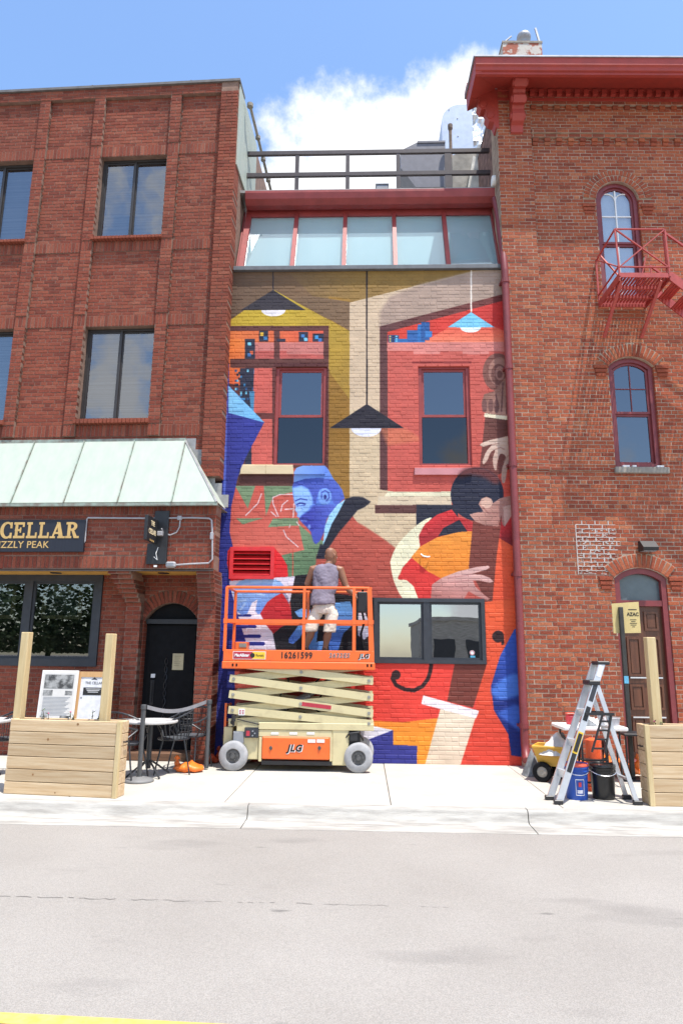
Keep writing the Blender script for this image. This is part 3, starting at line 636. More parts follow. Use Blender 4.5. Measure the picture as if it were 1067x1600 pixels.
    poly('F', [(88, 150), (130, 108), (200, 82), (300, 82), (372, 108), (396, 136), (380, 190), (310, 230), (262, 300), (240, 304), (226, 286), (238, 216), (206, 236), (178, 300), (150, 312), (118, 290), (104, 240)], (146, 190, 234), sm=False, c2=(104, 140, 214), g=((200, 100), (220, 300)))
    for p_ in ([(150, 130), (260, 110), (350, 120)], [(130, 180), (190, 170), (280, 190)], [(120, 230), (170, 220)], [(135, 280), (165, 240)]): line('F', p_, 12, (176, 208, 240), a=.6)
    poly('F', [(370, 130), (420, 200), (428, 240), (410, 250), (380, 190)], (150, 152, 178))
    poly('F', [(384, 176), (420, 232), (440, 290), (478, 330), (430, 350), (380, 380), (332, 418), (292, 372), (254, 300), (296, 232), (340, 200)], (208, 40, 46), c2=(176, 34, 44), g=((380, 200), (330, 400)))
    poly('F', [(462, 74), (600, 60), (700, 180), (880, 205), (1000, 205), (960, 560), (356, 560), (330, 424), (380, 380), (444, 348), (432, 225)], (30, 28, 34))
    poly('F', [(458, 288), (500, 270), (560, 280), (560, 330), (480, 320)], (112, 168, 230)); poly('F', [(424, 450), (480, 372), (530, 366), (492, 444), (450, 482), (424, 474)], (108, 164, 228), c2=(70, 110, 196), g=((500, 380), (440, 470)))
    poly('F', [(516, 540), (560, 392), (600, 380), (580, 540)], (100, 158, 226)); poly('F', [(590, 470), (640, 460), (640, 540), (570, 540)], (96, 150, 222))
    poly('F', [(680, 236), (790, 228), (812, 300), (800, 370), (748, 420), (712, 540), (660, 540)], (104, 164, 228), c2=(66, 112, 200), g=((720, 250), (740, 480)))
    poly('F', [(836, 296), (872, 278), (900, 350), (912, 424), (872, 456), (834, 430)], (222, 222, 234), c2=(176, 180, 206), g=((860, 300), (870, 450)))
    # lower right: double bass body, jeans
    poly('C', [(300, 150), (930, 150), (930, 560), (300, 560)], (232, 66, 54))
    poly('C', [(500, 352), (640, 360), (760, 345), (760, 520), (500, 520)], (248, 150, 42), c2=(246, 140, 44), g=((600, 420), (600, 360)))
    poly('C', [(480, 360), (606, 386), (470, 440)], (226, 222, 232)); poly('C', [(440, 560), (440, 450), (606, 386), (606, 436), (686, 438), (686, 560)], (52, 54, 138))
    poly('C', [(905, -40), (1060, -60), (1060, 560), (800, 560), (880, 330)], (234, 92, 50), c2=(222, 68, 50), g=((980, 0), (900, 420)))
    poly('C', [(812, 160), (920, 160), (872, 312), (786, 290)], (118, 56, 46)); poly('C', [(766, 306), (884, 334), (812, 560), (696, 560)], (230, 212, 186), c2=(222, 198, 172), g=((780, 340), (740, 500)))
    poly('C', [(706, 270), (893, 322), (882, 347), (700, 299)], (240, 230, 232))
    poly('C', [(1060, 30), (1010, 50), (962, 140), (932, 240), (942, 320), (990, 400), (1000, 470), (1060, 480)], (52, 88, 186), sm=False, c2=(28, 44, 120), g=((1020, 100), (970, 330)))
    poly('C', [(934, 248), (1000, 200), (1040, 210), (1040, 262), (960, 284)], (70, 116, 206), sm=True, soft=4); poly('C', [(950, 330), (1010, 300), (1040, 310), (1040, 400)], (60, 100, 196), soft=4)
    DK = (52, 28, 30)
    fh = [(610, 196), (604, 214), (616, 236), (644, 250), (676, 254), (704, 240), (722, 216), (730, 190), (734, 160)]
    line('C', fh, 13, DK); ell('C', 616, 202, 15, 16, DK); ell('C', 956, 74, 20, 20, DK); line('C', [(970, 76), (972, 100)], 10, DK)
    # hand-laid paint: faint roller mottling
    n = rng.rand(h // 8 + 2, w // 8 + 2).astype(np.float32); n = np.kron(n, np.ones((8, 8), np.float32))[:h, :w]; n = blur(blur(n, 9), 9)
    img *= (1 + (n - n.mean())[..., None] * .22)
    g_ = img.mean(2, keepdims=True); img = img * .96 + g_ * .04
    img = np.clip(img, 0, 255) / 255
    # antialias
    pad = np.pad(img, ((1, 1), (1, 1), (0, 0)), 'edge')
    img = (pad[1:-1, 1:-1] * 4 + (pad[:-2, 1:-1] + pad[2:, 1:-1] + pad[1:-1, :-2] + pad[1:-1, 2:])) / 8
    out = np.ones((h, w, 4), np.float32); out[..., :3] = img
    im = bpy.data.images.new('mural_paint', w, h); im.colorspace_settings.name = 'sRGB'; im.pixels.foreach_set(out.ravel()); im.update(); im.pack()
    return im, (x0, x1, z0, z1)
def mural_mat(root):
    im, (x0, x1, z0, z1) = paint_image()
    m = bpy.data.materials.new('mural_paint'); m.use_nodes = True; nt = m.node_tree; L = nt.links.new; b = nt.nodes['Principled BSDF']
    tc = N(nt, 'ShaderNodeTexCoord'); tc.object = root
    sp = N(nt, 'ShaderNodeSeparateXYZ'); L(tc.outputs['Object'], sp.inputs[0]); cb = N(nt, 'ShaderNodeCombineXYZ')
    for i, (o, a, c) in enumerate(((0, x0, x1), (2, z0, z1))):
        r = N(nt, 'ShaderNodeMapRange'); r.clamp = False; L(sp.outputs[o], r.inputs[0]); r.inputs[1].default_value = a; r.inputs[2].default_value = c; L(r.outputs[0], cb.inputs[i])
    tx = N(nt, 'ShaderNodeTexImage'); tx.image = im; tx.extension = 'EXTEND'; L(cb.outputs[0], tx.inputs[0])
    n = N(nt, 'ShaderNodeTexNoise'); n.inputs['Scale'].default_value = 26; n.inputs['Detail'].default_value = 6; L(tc.outputs['Object'], n.inputs['Vector'])
    at = N(nt, 'ShaderNodeAttribute'); at.attribute_name = 'tint'
    ad = N(nt, 'ShaderNodeMath'); ad.operation = 'MULTIPLY_ADD'; L(at.outputs['Fac'], ad.inputs[0]); ad.inputs[1].default_value = .08; ad.inputs[2].default_value = .84
    mu = N(nt, 'ShaderNodeVectorMath'); mu.operation = 'SCALE'; L(tx.outputs[0], mu.inputs[0]); L(ad.outputs[0], mu.inputs['Scale']); L(mu.outputs[0], b.inputs['Base Color'])
    b.inputs['Roughness'].default_value = .62; b.inputs['Specular IOR Level'].default_value = .3
    bp = N(nt, 'ShaderNodeBump'); bp.inputs['Strength'].default_value = .4; bp.inputs['Distance'].default_value = .006; L(n.outputs[0], bp.inputs['Height']); L(bp.outputs[0], b.inputs['Normal'])
    return m
# ---------------------------------------------------------------- building materials
M_red = mat('trim_paint_red', (.27, .040, .036), rough=.5, var=.14, scale=5, bump=.12, bscale=40)
M_red2 = mat('cornice_paint_red', (.36, .045, .03), rough=.55, c2=(.30, .04, .028), scale=4, bump=.2, bscale=30)
M_maroon = mat('downpipe_maroon', (.19, .032, .034), rough=.45, var=.12)
M_escape = mat('escape_paint_red', (.38, .056, .046), rough=.5, var=.15, scale=9)
M_blk = mat('black_metal', (.018, .018, .02), rough=.45, var=.2)
M_blkm = mat('black_matte', (.009, .009, .010), rough=.8, var=.2, spec=.15)
M_frame = mat('frame_charcoal', (.03, .034, .042), rough=.5, var=.15)
M_bronze = mat('frame_bronze', (.035, .03, .028), rough=.45, var=.15)
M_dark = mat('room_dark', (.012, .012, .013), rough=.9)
M_sill = mat('stone_sill', (.26, .235, .20), rough=.9, var=.2, bump=.3)
M_galv = mat('galvanised', (.30, .315, .34), rough=.5, metal=.35, var=.15, scale=6, bump=.08)
M_alum = mat('aluminium', (.72, .73, .75), rough=.33, metal=.9, var=.08)
M_foil = mat('duct_foil', (.75, .76, .78), rough=.35, metal=.6, var=.1, bump=.9, bscale=5)
M_white = mat('white_paint', (.78, .77, .75), rough=.6, var=.05)
M_greyrail = mat('railing_brown', (.048, .036, .038), rough=.5, var=.2)
M_copper = mat('copper_verdigris', (.375, .43, .365), rough=.6, c2=(.425, .46, .395), scale=2.4, bump=.06, stretch=(3, 3, .6))
M_copper_d = mat('copper_seam', (.20, .17, .14), rough=.6, c2=(.30, .38, .32), scale=8)
M_coping = mat('coping_metal', (.30, .29, .28), rough=.55, metal=.3, var=.2)
M_mort_l = mat('mortar_brown', (.22, .135, .10), rough=.95, var=.2, bump=.4, bscale=120)
M_mort_r = mat('mortar_lime', (.37, .275, .205), rough=.95, var=.22, bump=.4, bscale=120)
M_blind = mat('blind_white', (.62, .62, .60), rough=.7, var=.04)
M_blind2 = mat('blind_slats', (.10, .105, .115), rough=.6, c2=(.30, .31, .33), scale=1.0, stretch=(.01, .01, 24), lo=.42, hi=.58)
M_curtain = mat('curtain_pale', (.74, .82, .84), rough=.8, c2=(.86, .90, .90), scale=1.2, stretch=(2, 1, .6))
M_ochre = mat('soffit_ochre', (.55, .30, .06), rough=.7, var=.12)
M_brick_l = brick_mat('brick_left', [(.158, .040, .026), (.195, .048, .030), (.228, .058, .035), (.25, .070, .041), (.218, .053, .032), (.27, .090, .056)], stain=(.11, .040, .028), stain_amt=.5, sscale=.55)
M_brick_r = brick_mat('brick_right', [(.215, .052, .029), (.28, .068, .036), (.33, .084, .041), (.375, .106, .048), (.315, .077, .038), (.41, .145, .070)], stain=(.14, .055, .038), stain_amt=.5, sscale=.8)
nt_ = M_curtain.node_tree; b_ = nt_.nodes['Principled BSDF']; tl_ = nt_.nodes.new('ShaderNodeBsdfTranslucent'); tl_.inputs[0].default_value = (.85, .90, .92, 1); mx_ = nt_.nodes.new('ShaderNodeMixShader'); mx_.inputs[0].default_value = .55
nt_.links.new(b_.outputs[0], mx_.inputs[1]); nt_.links.new(tl_.outputs[0], mx_.inputs[2]); nt_.links.new(mx_.outputs[0], nt_.nodes['Material Output'].inputs[0])
G_dark = glass('window_glass', .12, (.45, .5, .52)); G_refl = glass('window_glass_mirror', .12, (.35, .4, .45), wob=.05)
G_grey = glass('window_glass_grey', .17, (.62, .64, .66), wob=.12); G_pent = glass('skylight_glass', .10, (.86, .95, .97), wob=.03)
G_low = glass('window_glass_low', .34, (.35, .4, .45), wob=.06)
G_clear = glass('window_glass_clear', .18, (.85, .88, .9))
G_screen = glass('window_screen', .03, (.22, .24, .26))
# ---------------------------------------------------------------- window makers (local to a facade)
def loop(o, inset, n=16):
    x0, x1, z0, z1 = o['x0'] + inset, o['x1'] - inset, o['z0'] + inset, o['z1'] - inset
    if o['r'] is None: return [(x0, z0), (x1, z0), (x1, z1), (x0, z1)]
    r = o['r'] - inset; zc = o['zc']; xc = o['xc']; h = (x1 - x0) / 2; a = math.asin(min(1, h / r)); b = [(x0, z0), (x1, z0)]
    return b + [(xc + r * math.sin(a - 2 * a * i / n), zc + r * math.cos(a - 2 * a * i / n)) for i in range(n + 1)]
def ring(mb, o, i0, i1, y0, y1, mi=0):
    p, q = loop(o, i0), loop(o, i1); n = len(p); vs = []
    for y in (y0, y1):
        vs += [(a, y, b) for a, b in p] + [(a, y, b) for a, b in q]
    fs = []
    for k in range(n):
        j = (k + 1) % n
        fs += [(k, j, n + j, n + k), (2 * n + j, 2 * n + k, 3 * n + k, 3 * n + j), (k, 2 * n + k, 2 * n + j, j), (n + j, 3 * n + j, 3 * n + k, n + k)]
    mb.add(vs, fs, mi); return mb
def pane(o, inset, y, m, parent, name='pane'):
    q = MB(); q.prism(loop(o, inset), y, y + .006); return q.build(name, m, parent)
def op(x0, x1, z0, z1, rise=0):
    return Masonry.opening(None, x0, x1, z0, z1, rise)
# ================================================================ the building with the painted wall
mural = thing('brick_building', 'narrow middle brick building covered by a colourful jazz mural with sloped glazing on top', 'building')
M_mural = mural_mat(mural)
mm = Masonry(MF, mural)
MX0 = MF.uv(338, 1150)[0] - .1; MX1 = MF.uv(812, 1100)[0] + .12; MZ = MF.uv(570, 423)[1]
W1 = op(*MF.rect(429, 571, 510, 728)); W2 = op(*MF.rect(654, 571, 735, 728)); W3 = op(*MF.rect(584, 935, 758, 1037)); VN = op(*MF.rect(364, 860, 424, 900))
W2['z0'], W2['z1'] = W1['z0'], W1['z1']
SL1 = op(*MF.rect(376, 727, 508, 742)); SL2 = op(*MF.rect(647, 731, 737, 743))
mops = [W1, W2, W3, VN]
def mural_hid(u, v): return 350 < u < 586 and 915 < v < 1200
mm.wall(MX0, MX1, 0, MZ, 0, mops, course=.0675, L=.203, rec=.003, gap=.0035, rough=.0026, dep=.09)
M_mural.name = 'mural_paint'
mm.finish(M_mural, M_mural, hidden=mural_hid)
q = MB(); q.bx(MX0 + .02, MX1 - .02, .6, 9, -.2, MZ - .1); q.bx(MX0 + .02, MX1 - .02, 1.6, 9, MZ - .08, 10.08); q.build('building_body', M_dark, mural)
def sash(o, root, depth=.07):
    q = MB(); ring(q, o, .0, .055, depth - .03, depth + .08)
    w = q.build('window', M_red, root)
    zm = (o['z0'] + o['z1']) / 2
    u = op(o['x0'] + .055, o['x1'] - .055, zm - .02, o['z1'] - .055); l = op(o['x0'] + .055, o['x1'] - .055, o['z0'] + .055, zm + .02)
    q = MB(); ring(q, u, 0, .045, depth, depth + .03); q.build('sash', M_red, w)
    q = MB(); ring(q, l, 0, .045, depth + .032, depth + .06); q.build('sash', M_red, w)
    pane(u, .045, depth + .012, G_refl, w); pane(l, .045, depth + .045, G_dark, w)
    sc = MB(); sc.prism(loop(l, .01), depth + .012, depth + .014); sc.build('insect_screen', G_screen, w)
    q = MB(); q.bx(o['x0'] - .02, o['x1'] + .02, depth + .2, depth + .21, o['z0'], o['z1']); q.build('blind_or_room_shade', M_dark, w)  # near-black sheet, its colour stands in for the unlit room behind
    return w
for o in (W1, W2): sash(o, mural)
zm = (W1['z0'] + W1['z1']) / 2
for o, m in ((SL1, (222, 200, 160)), (SL2, (206, 138, 142))):
    q = MB(); q.bb(o['x0'], o['x1'], -.035, .05, o['z0'], o['z1'], .008); q.build('sill', M_mural, mural)
q = MB(); ring(q, W3, 0, .06, -.02, .1); w3 = q.build('window', M_frame, mural); xm = W3['x0'] + (W3['x1'] - W3['x0']) * .475
q = MB(); q.bx(xm - .05, xm + .05, -.012, .09, W3['z0'] + .06, W3['z1'] - .06); q.build('mullion', M_frame, w3)
for a, b in ((W3['x0'] + .06, xm - .05), (xm + .05, W3['x1'] - .06)):
    o = op(a, b, W3['z0'] + .06, W3['z1'] - .06); q = MB(); ring(q, o, 0, .035, .02, .07); q.build('sash', M_frame, w3); pane(o, .035, .04, G_low, w3)
q = MB(); q.bx(W3['x0'], W3['x1'], .34, .35, W3['z0'], W3['z1']); q.build('blind_or_room_shade', M_dark, w3)  # no real blind: dark colour painted in for the shaded room
M_stk = mat('sticker_white', (.75, .75, .75), var=.05); M_stkc = mat('sticker_cyan', (.08, .35, .5)); M_stkr = mat('sticker_red', (.5, .06, .06))
xs_, zs_ = MF.uv(738, 1020); q = MB(); q.lathe([(0, 0), (.04, 0)], 0, 0, 0, 16, axis='y'); q.lathe([(.028, -.002), (.036, -.002)], 0, 0, 0, 16, 1, axis='y'); q.bx(-.03, .045, -.003, -.001, -.075, -.045, 2); s_ = q.build('window_sticker', (M_stk, M_stkr, M_stkc), w3); s_.location = (xs_, .0385, zs_)
# louvred vent
M_vent = mat('vent_red', (.62, .022, .026), rough=.45, var=.1)
q = MB(); ring(q, op(VN['x0'] - .05, VN['x1'] + .05, VN['z0'] - .05, VN['z1'] + .05), 0, .06, -.03, .05); vn = q.build('louvre_vent', M_vent, mural)
for i in range(5):
    z = VN['z0'] + (VN['z1'] - VN['z0']) * (i + .25) / 5; q = MB(); q.prism([(-.022, z), (.0, z + .012), (.07, z + .075), (.07, z + .062)], VN['x0'], VN['x1'], plane='yz'); q.build('slat', M_vent, vn)
q = MB(); q.bx(VN['x0'], VN['x1'], .12, .14, VN['z0'], VN['z1']); q.build('backing', M_dark, vn)
# bracket on the wall, small pale hook
x_, z_ = MF.uv(664, 868); q = MB(); q.tube([(x_ - .07, -.02, z_ + .02), (x_ - .03, -.05, z_ - .02), (x_ + .04, -.05, z_ - .03), (x_ + .07, -.02, z_ - .02)], .012, 6); q.build('wall_hook', M_white, mural)
# sloped glazing
PX0, PX1 = MF.uv(370, 420)[0], MF.uv(788, 418)[0]; LZ = MZ
q = MB(); q.bb(PX0 - .05, PX1 + .06, -.07, .25, LZ - .005, LZ + .075, .006); q.build('ledge', mat('ledge_lead', (.11, .115, .125), rough=.6, var=.15), mural)
B0 = Vector((0, .03, LZ + .075)); B1 = Vector((0, .60, 9.86))
bx_ = [MF.uv(u, 418)[0] for u in (376, 456, 537, 618, 701, 784)]
for i, x in enumerate(bx_):
    q = MB(); q.bar((x, B0.y + .0, B0.z), (x, B1.y, B1.z), .075 if 0 < i < 5 else .1, .09, up=(0, -1, .4)); q.build('mullion', M_red, mural)
for i in range(5):
    q = MB(); a, b = bx_[i] + .036, bx_[i + 1] - .036
    q.add([(a, B0.y + .02, B0.z), (b, B0.y + .02, B0.z), (b, B1.y + .02, B1.z), (a, B1.y + .02, B1.z), (a, B0.y + .028, B0.z), (b, B0.y + .028, B0.z), (b, B1.y + .028, B1.z), (a, B1.y + .028, B1.z)], [(0, 1, 2, 3), (7, 6, 5, 4), (0, 4, 5, 1), (2, 6, 7, 3), (1, 5, 6, 2), (3, 7, 4, 0)])
    p = q.build('glazing_pane', G_pent, mural)
    q = MB(); q.bx(a, b, B0.y + .034, B0.y + .05, B0.z - .05, B0.z + (.05 if i != 2 else .06)); q.build('blind_or_room_shade', M_white, p)
    q = MB(); q.add([(a - .03, B0.y + .06, B0.z), (b + .03, B0.y + .06, B0.z), (b + .03, B1.y + .06, B1.z), (a - .03, B1.y + .06, B1.z)], [(0, 1, 2, 3)]); q.build('curtain', M_curtain, p)
for x in (PX0 - .03, PX1 + .0): q = MB(); q.prism([(.03, LZ + .07), (1.62, LZ + .07), (1.62, 9.95), (.62, 9.95)], x, x + .03, plane='yz'); q.build('cheek', M_red, mural)
q = MB(); q.bx(bx_[0] - .05, bx_[5] + .06, .56, .60, 9.80, 10.08); q.build('frieze_board', M_red, mural)
q = MB(); gp = [(.56, 9.93), (.48, 9.89), (.36, 9.90), (.26, 9.97), (.235, 10.08), (.235, 10.125), (.25, 10.125), (.25, 10.09), (.56, 10.09)]
q.prism(gp, MF.uv(384, 308, .3)[0], MF.uv(786, 308, .3)[0], plane='yz'); q.build('gutter', M_red, mural)
q = MB(); q.bx(PX0 - .1, PX1 + .3, .25, .72, 10.095, 10.15); q.build('roof_edge', M_coping, mural)
q = MB(); q.bx(PX0 - .1, PX1 + .3, 1.6, 9, 10.095, 10.15); q.build('roof', M_coping, mural)
q = MB(); q.bx(PX0, PX1, .72, 1.6, 10.10, 10.108); q.build('roof_glazing', G_clear, mural)
q = MB(); q.bx(PX0, PX1, .40, 1.58, LZ - .02, LZ + .02); q.build('sunroom_floor', M_white, mural)
q = MB(); q.bx(PX0, PX1, 1.57, 1.595, LZ + .02, 10.05); q.build('sunroom_wall', M_white, mural)
# railing on its roof
RY = .62
rl = thing('roof_railing', 'dark brown metal railing along the flat roof above the sloped glazing', 'railing')
xa, zt = AT(388, 241, RY).x - .1, AT(560, 238, RY).z; xb = AT(783, 236, RY).x + .05; zmid = AT(560, 272, RY).z
for z in (zt, zmid):
    q = MB(); q.bx(xa, xb, RY - .03, RY + .03, z - .045, z + .035); q.build('rail', M_greyrail, rl)
for u, w in ((464, .075), (543, .075), (622, .075), (700, .13)):
    x = AT(u, 270, RY).x; q = MB(); q.bx(x - w / 2, x + w / 2, RY - .024, RY + .024, 10.15, zt - .045); q.build('post', M_greyrail, rl)
# rooftop plant
def atx(u, v, y): p = AT(u, v, y); return p.x, p.z
DY = 2.6; M_dgrey = mat('duct_paint_grey', (.15, .145, .165), rough=.5, var=.1)
hb = thing('rooftop_duct', 'grey sheet metal box duct with tapered end behind the roof railing', 'duct')
x0, zt_ = atx(652, 222, DY); x1, zb = atx(697, 292, DY); xs0, zs0 = atx(626, 262, DY); zs1 = atx(626, 235, DY)[1]
q = MB(); q.prism([(x0, zt_), (x1, zt_), (x1, zb), (x0 - .05, zb), (xs0, zs0), (xs0, zs1)], DY, DY + 1.2); smooth_by_angle(q.build('duct_body', M_dgrey, hb), 20)
q = MB(); q.bx(x0, x1, DY - .02, DY + 1.22, zt_ - .03, zt_ + .02); q.build('duct_flange', M_dgrey, hb)
q = MB()
for xx in (x0 + .1, x1 - .1): q.bar((xx, DY + .3, 10.1), (xx, DY + .3, zb), .04, .04)
q.bar((x0 + .1, DY + .3, 10.35), (x1 - .1, DY + .3, 10.35), .03, .03); q.build('stand', M_blk, hb)
DY2 = 3.4
cd = thing('exhaust_duct', 'large rounded silver exhaust duct wrapped in crinkled foil on the roof', 'duct')
xl, zt_ = atx(690, 190, DY2); xr = atx(738, 190, DY2)[0]; xe = atx(800, 200, DY2)[0]; ztop = atx(715, 163, DY2)[1]; zb = atx(700, 238, DY2)[1]
rr_ = (xr - xl) * .62
prof = [(xl, zb - 1.2)] + [(xl + rr_ - rr_ * math.cos(a), ztop - rr_ + rr_ * math.sin(a)) for a in [R(10 * k) for k in range(0, 10)]] + [(xr, ztop), (xr, zb - 1.2)]
q = MB(); q.prism(prof, DY2, DY2 + 1.3); smooth_by_angle(q.build('duct_shell', mat('duct_bright', (.44, .48, .55), rough=.34, metal=.55, var=.06), cd), 25)
rnd = random.Random(4); q = MB(); nx, nz = 24, 18; V_ = []; F_ = []
for j in range(nz + 1):
    for i in range(nx + 1):
        x = xr + .002 + (xe - xr) * i / nx; z = zb - .3 + (ztop - .02 - zb + .3) * j / nz
        V_.append((x, DY2 + .05 + .05 * math.sin(x * 9 + z * 13 + 2 * math.sin(z * 6)) * rnd.uniform(.3, 1) + rnd.uniform(-.02, .02), z - .12 * (i / nx) ** 2 * (j / nz)))
for j in range(nz):
    for i in range(nx): k = j * (nx + 1) + i; F_.append((k, k + 1, k + nx + 2, k + nx + 1))
q.add(V_, F_); q.build('foil_wrap', M_foil, cd)
q = MB(); q.bx(xr + .01, xe, DY2 + .14, DY2 + 1.2, zb - 1.2, ztop - .14); q.build('duct_core', M_galv, cd)
q = MB()
for k in range(5): q.lathe([(0, -.012), (.014, -.01), (.014, 0)], xl + .18 + .2 * (k % 2), DY2, zb + .2 + .25 * k, 8, axis='y')
q.build('rivets', M_coping, cd)
sd_ = thing('roof_hood', 'low brown canvas wrapped equipment hood beside the exhaust duct', 'roof hood')
DY3 = 1.9; a_ = atx(706, 240, DY3); b_ = atx(790, 300, DY3); c_ = atx(735, 262, DY3)
q = MB(); pts = [(a_[0], a_[1] - .05), (a_[0] + .25, a_[1] + .08), (a_[0] + .7, a_[1] + .04), (b_[0], a_[1] - .15), (b_[0], b_[1] - .2), (a_[0], b_[1] - .2)]
q.prism(pts, DY3, DY3 + .9); q.build('hood_body', mat('canvas_brown', (.30, .27, .23), rough=.9, var=.25, scale=4, bump=.5, bscale=14), sd_)
q = MB(); q.prism([(c_[0] - .12, b_[1] - .1), (c_[0] + .02, c_[1] + .1), (c_[0] + .14, c_[1]), (c_[0] + .4, c_[1] - .06), (c_[0] + .4, b_[1] - .1)], DY3 - .25, DY3 - .05); q.build('flap', mat('canvas_pale', (.6, .57, .5), rough=.9, var=.25, scale=3, bump=.8, bscale=10), sd_)
pv = thing('roof_vent', 'short white pipe end lying on the roof edge by the right building', 'vent pipe')
x, z = atx(766, 289, .34); q = MB(); q.lathe([(0, 0), (.09, 0), (.10, .015), (.10, .26), (.075, .28)], x, .22, z - .01, 20, axis='x'); q.build('cap', M_white, pv, smooth=False)
q = MB(); q.bx(x + .1, x + .2, .25, .33, z - .02, z + .5); q.tube([(x + .16, .3, z + .3), (x + .16, .3, z + .9)], .03, 8); q.build('conduit_riser', M_galv, pv)
pole = thing('vent_pipe', 'thin rusty vent pipe standing against the exhaust duct on the roof', 'pipe')
x, z = atx(703, 195, 2.4); q = MB(); q.tube([(x, 2.4, 10.1), (x, 2.4, z)], .035, 8); q.lathe([(.035, z - .15), (.055, z - .1), (.055, z), (0, z)], x, 2.4, 0, 10); q.build('pipe_shaft', mat('rusty_pipe', (.16, .11, .08), rough=.8, var=.4, scale=10), pole)
wb = thing('roof_box', 'small pale utility box on the roof edge behind the railing', 'box'); x, z = atx(597, 292, .9); q = MB(); q.bb(x - .12, x + .12, .9, 1.1, 10.15, z + .06, .01); q.build('box_body', M_galv, wb); q = MB(); q.bx(x - .13, x + .13, .89, 1.11, z + .061, z + .075); q.build('lid', M_galv, wb)
# ================================================================ left building
left = thing('brick_building', 'three storey red brick building at left with green awning over its cellar bar front', 'building', (LX, 0, 0), R(-2.2))
lm = Masonry(LF, left)
CR_, CP = -.245, -.18           # rib face, panel face
LW = -6.6
LTOP = LF.uv(370, 127, CR_)[1]; AWZ = LF.uv(250, 692, CP)[1]; BASE = LF.uv(250, 640, CP)[1] - 1.2
UW2 = op(*LF.rect(154, 244, 260, 372, CP)); LW2 = op(*LF.rect(127, 510, 237, 656, CP))
UW2['x0'] = LW2['x0'] = (UW2['x0'] + LW2['x0']) / 2; UW2['x1'] = LW2['x1'] = (UW2['x1'] + LW2['x1']) / 2
wv = UW2['x1'] - UW2['x0']; xr1 = (LF.uv(50, 312, CP)[0] + LF.uv(16, 585, CP)[0]) / 2
UW1 = op(xr1 - wv, xr1, UW2['z0'], UW2['z1']); LW1 = op(xr1 - wv, xr1, LW2['z0'], LW2['z1'])
wins = [UW1, UW2, LW1, LW2]
rw = .20; ribs = []
for o in (UW1, UW2): ribs += [(o['x0'] - rw, o['x0']), (o['x1'], o['x1'] + rw)]
ribs = [r for r in ribs if r[0] > LW]
pier = (-.32, 0.0)
rop = [op(a, b, LW2['z0'] - .09, LTOP - .22) for a, b in ribs]
def band(z0, z1, c=CP - .012):
    edges = sorted([LW] + [e for r in ribs for e in r] + [pier[0]])
    for a, b in zip(edges[0::2], edges[1::2]): lm.soldier(a, b, z0, z1, c)
    for a, b in ribs: lm.soldier(a, b, z0, z1, CR_ + .008, dep=.08)
bands = [(UW2['z1'], UW2['z1'] + .21), (UW2['z0'] - .26, UW2['z0'] - .06), (LW2['z1'], LW2['z1'] + .21), (LW2['z0'] - .30, LW2['z0'] - .09)]
bop = [op(LW, pier[0], a, b) for a, b in bands]
gaps = [op(o['x0'], o['x1'], o['z0'] - .06, o['z0']) for o in wins[:2]] + [op(o['x0'], o['x1'], o['z0'] - .09, o['z0']) for o in wins[2:]]
zones = sorted([BASE] + [v for b in bands for v in b] + [LTOP - .22])
for a, b in zip(zones[0::2], zones[1::2]):
    lm.wall(LW, pier[0], a, b, CP, [o for o in wins + rop if o['z0'] < b and o['z1'] > a], th=.3, rec=.006, gap=.009)
for a, b in bands: band(a, b)
for a, b in ribs:
    for z0_, z1_ in list(zip(zones[0::2], zones[1::2]))[1:]: lm.wall(a, b, z0_, z1_, CR_, (), th=.4, dep=.09, rec=.006, gap=.009, bond=False)
lm.wall(pier[0], pier[1], BASE, LTOP - .22, CR_ - .03, (), th=.33, dep=.32, rec=.006, gap=.009, bond=False, back=False); lm.back.bx(pier[0] + .006, pier[1] - .006, CR_ - .02, .12, BASE, LTOP)
lm.wall(LW, pier[1], LTOP - .22, LTOP - .02, CR_ - .005, (), th=.4, dep=.3, rec=.006, gap=.009)
# storefront
CF = -.60; FX = LF.uv(336, 845, CF)[0]; FZ0 = LF.uv(170, 889, CF)[1]; FZ1 = LF.uv(170, 790, CF)[1]
s0, s1 = FZ0, FZ0 + .215
lm.soldier(LW, FX, s0, s1, CF, dep=.35, th=.3); lm.soldier(LW, FX, FZ1 - .15, FZ1, CF, dep=.3, th=.3)
lm.wall(LW, FX, s1, FZ1 - .15, CF, (), th=.3, dep=.3, rec=.005, gap=.009)
CG = .12
BW = op(*LF.rect(-150, 897, 157, 1040, CG)); DR = op(*LF.rect(223, 943, 308, 1172, CG + .1)); DR['z0'] = 0.0
DR = op(DR['x0'], DR['x1'], 0, DR['z1'], .30)
lm.wall(LW, FX, 0, FZ0, CG, [BW, DR], th=.3, dep=.3, rec=.006, gap=.009, grow=.21)
lm.arch(DR, .21, CG - .002, dep=.25)
p1 = (LF.uv(183, 1050, -.2)[0], LF.uv(207, 1050, -.2)[0]); p2 = (LF.uv(306, 1050, -.3)[0], FX)
for (a, b), c0 in ((p1, -.02), (p2, -.36)):
    nz = 7; hz = FZ0 - nz * .0675
    lm.wall(a, b, 0, hz, c0, (), th=.4, dep=.34, rec=.006, gap=.009, bond=False)
    for k in range(nz): lm.wall(a - (.02 * k if c0 > -.1 else 0), b, hz + k * .0675, hz + (k + 1) * .0675, c0 + (CF + .03 - c0) * (k + 1) / nz, (), th=.5, dep=.45, rec=.006, gap=.009, bond=False)
lm.finish(M_brick_l, M_mort_l)
q = MB(); q.bx(LW, -.06, .55, 9, -.2, LTOP - .3); q.bx(LW, -.04, .1, 9, LTOP - .3, LTOP - .25); q.build('building_body', M_dark, left)
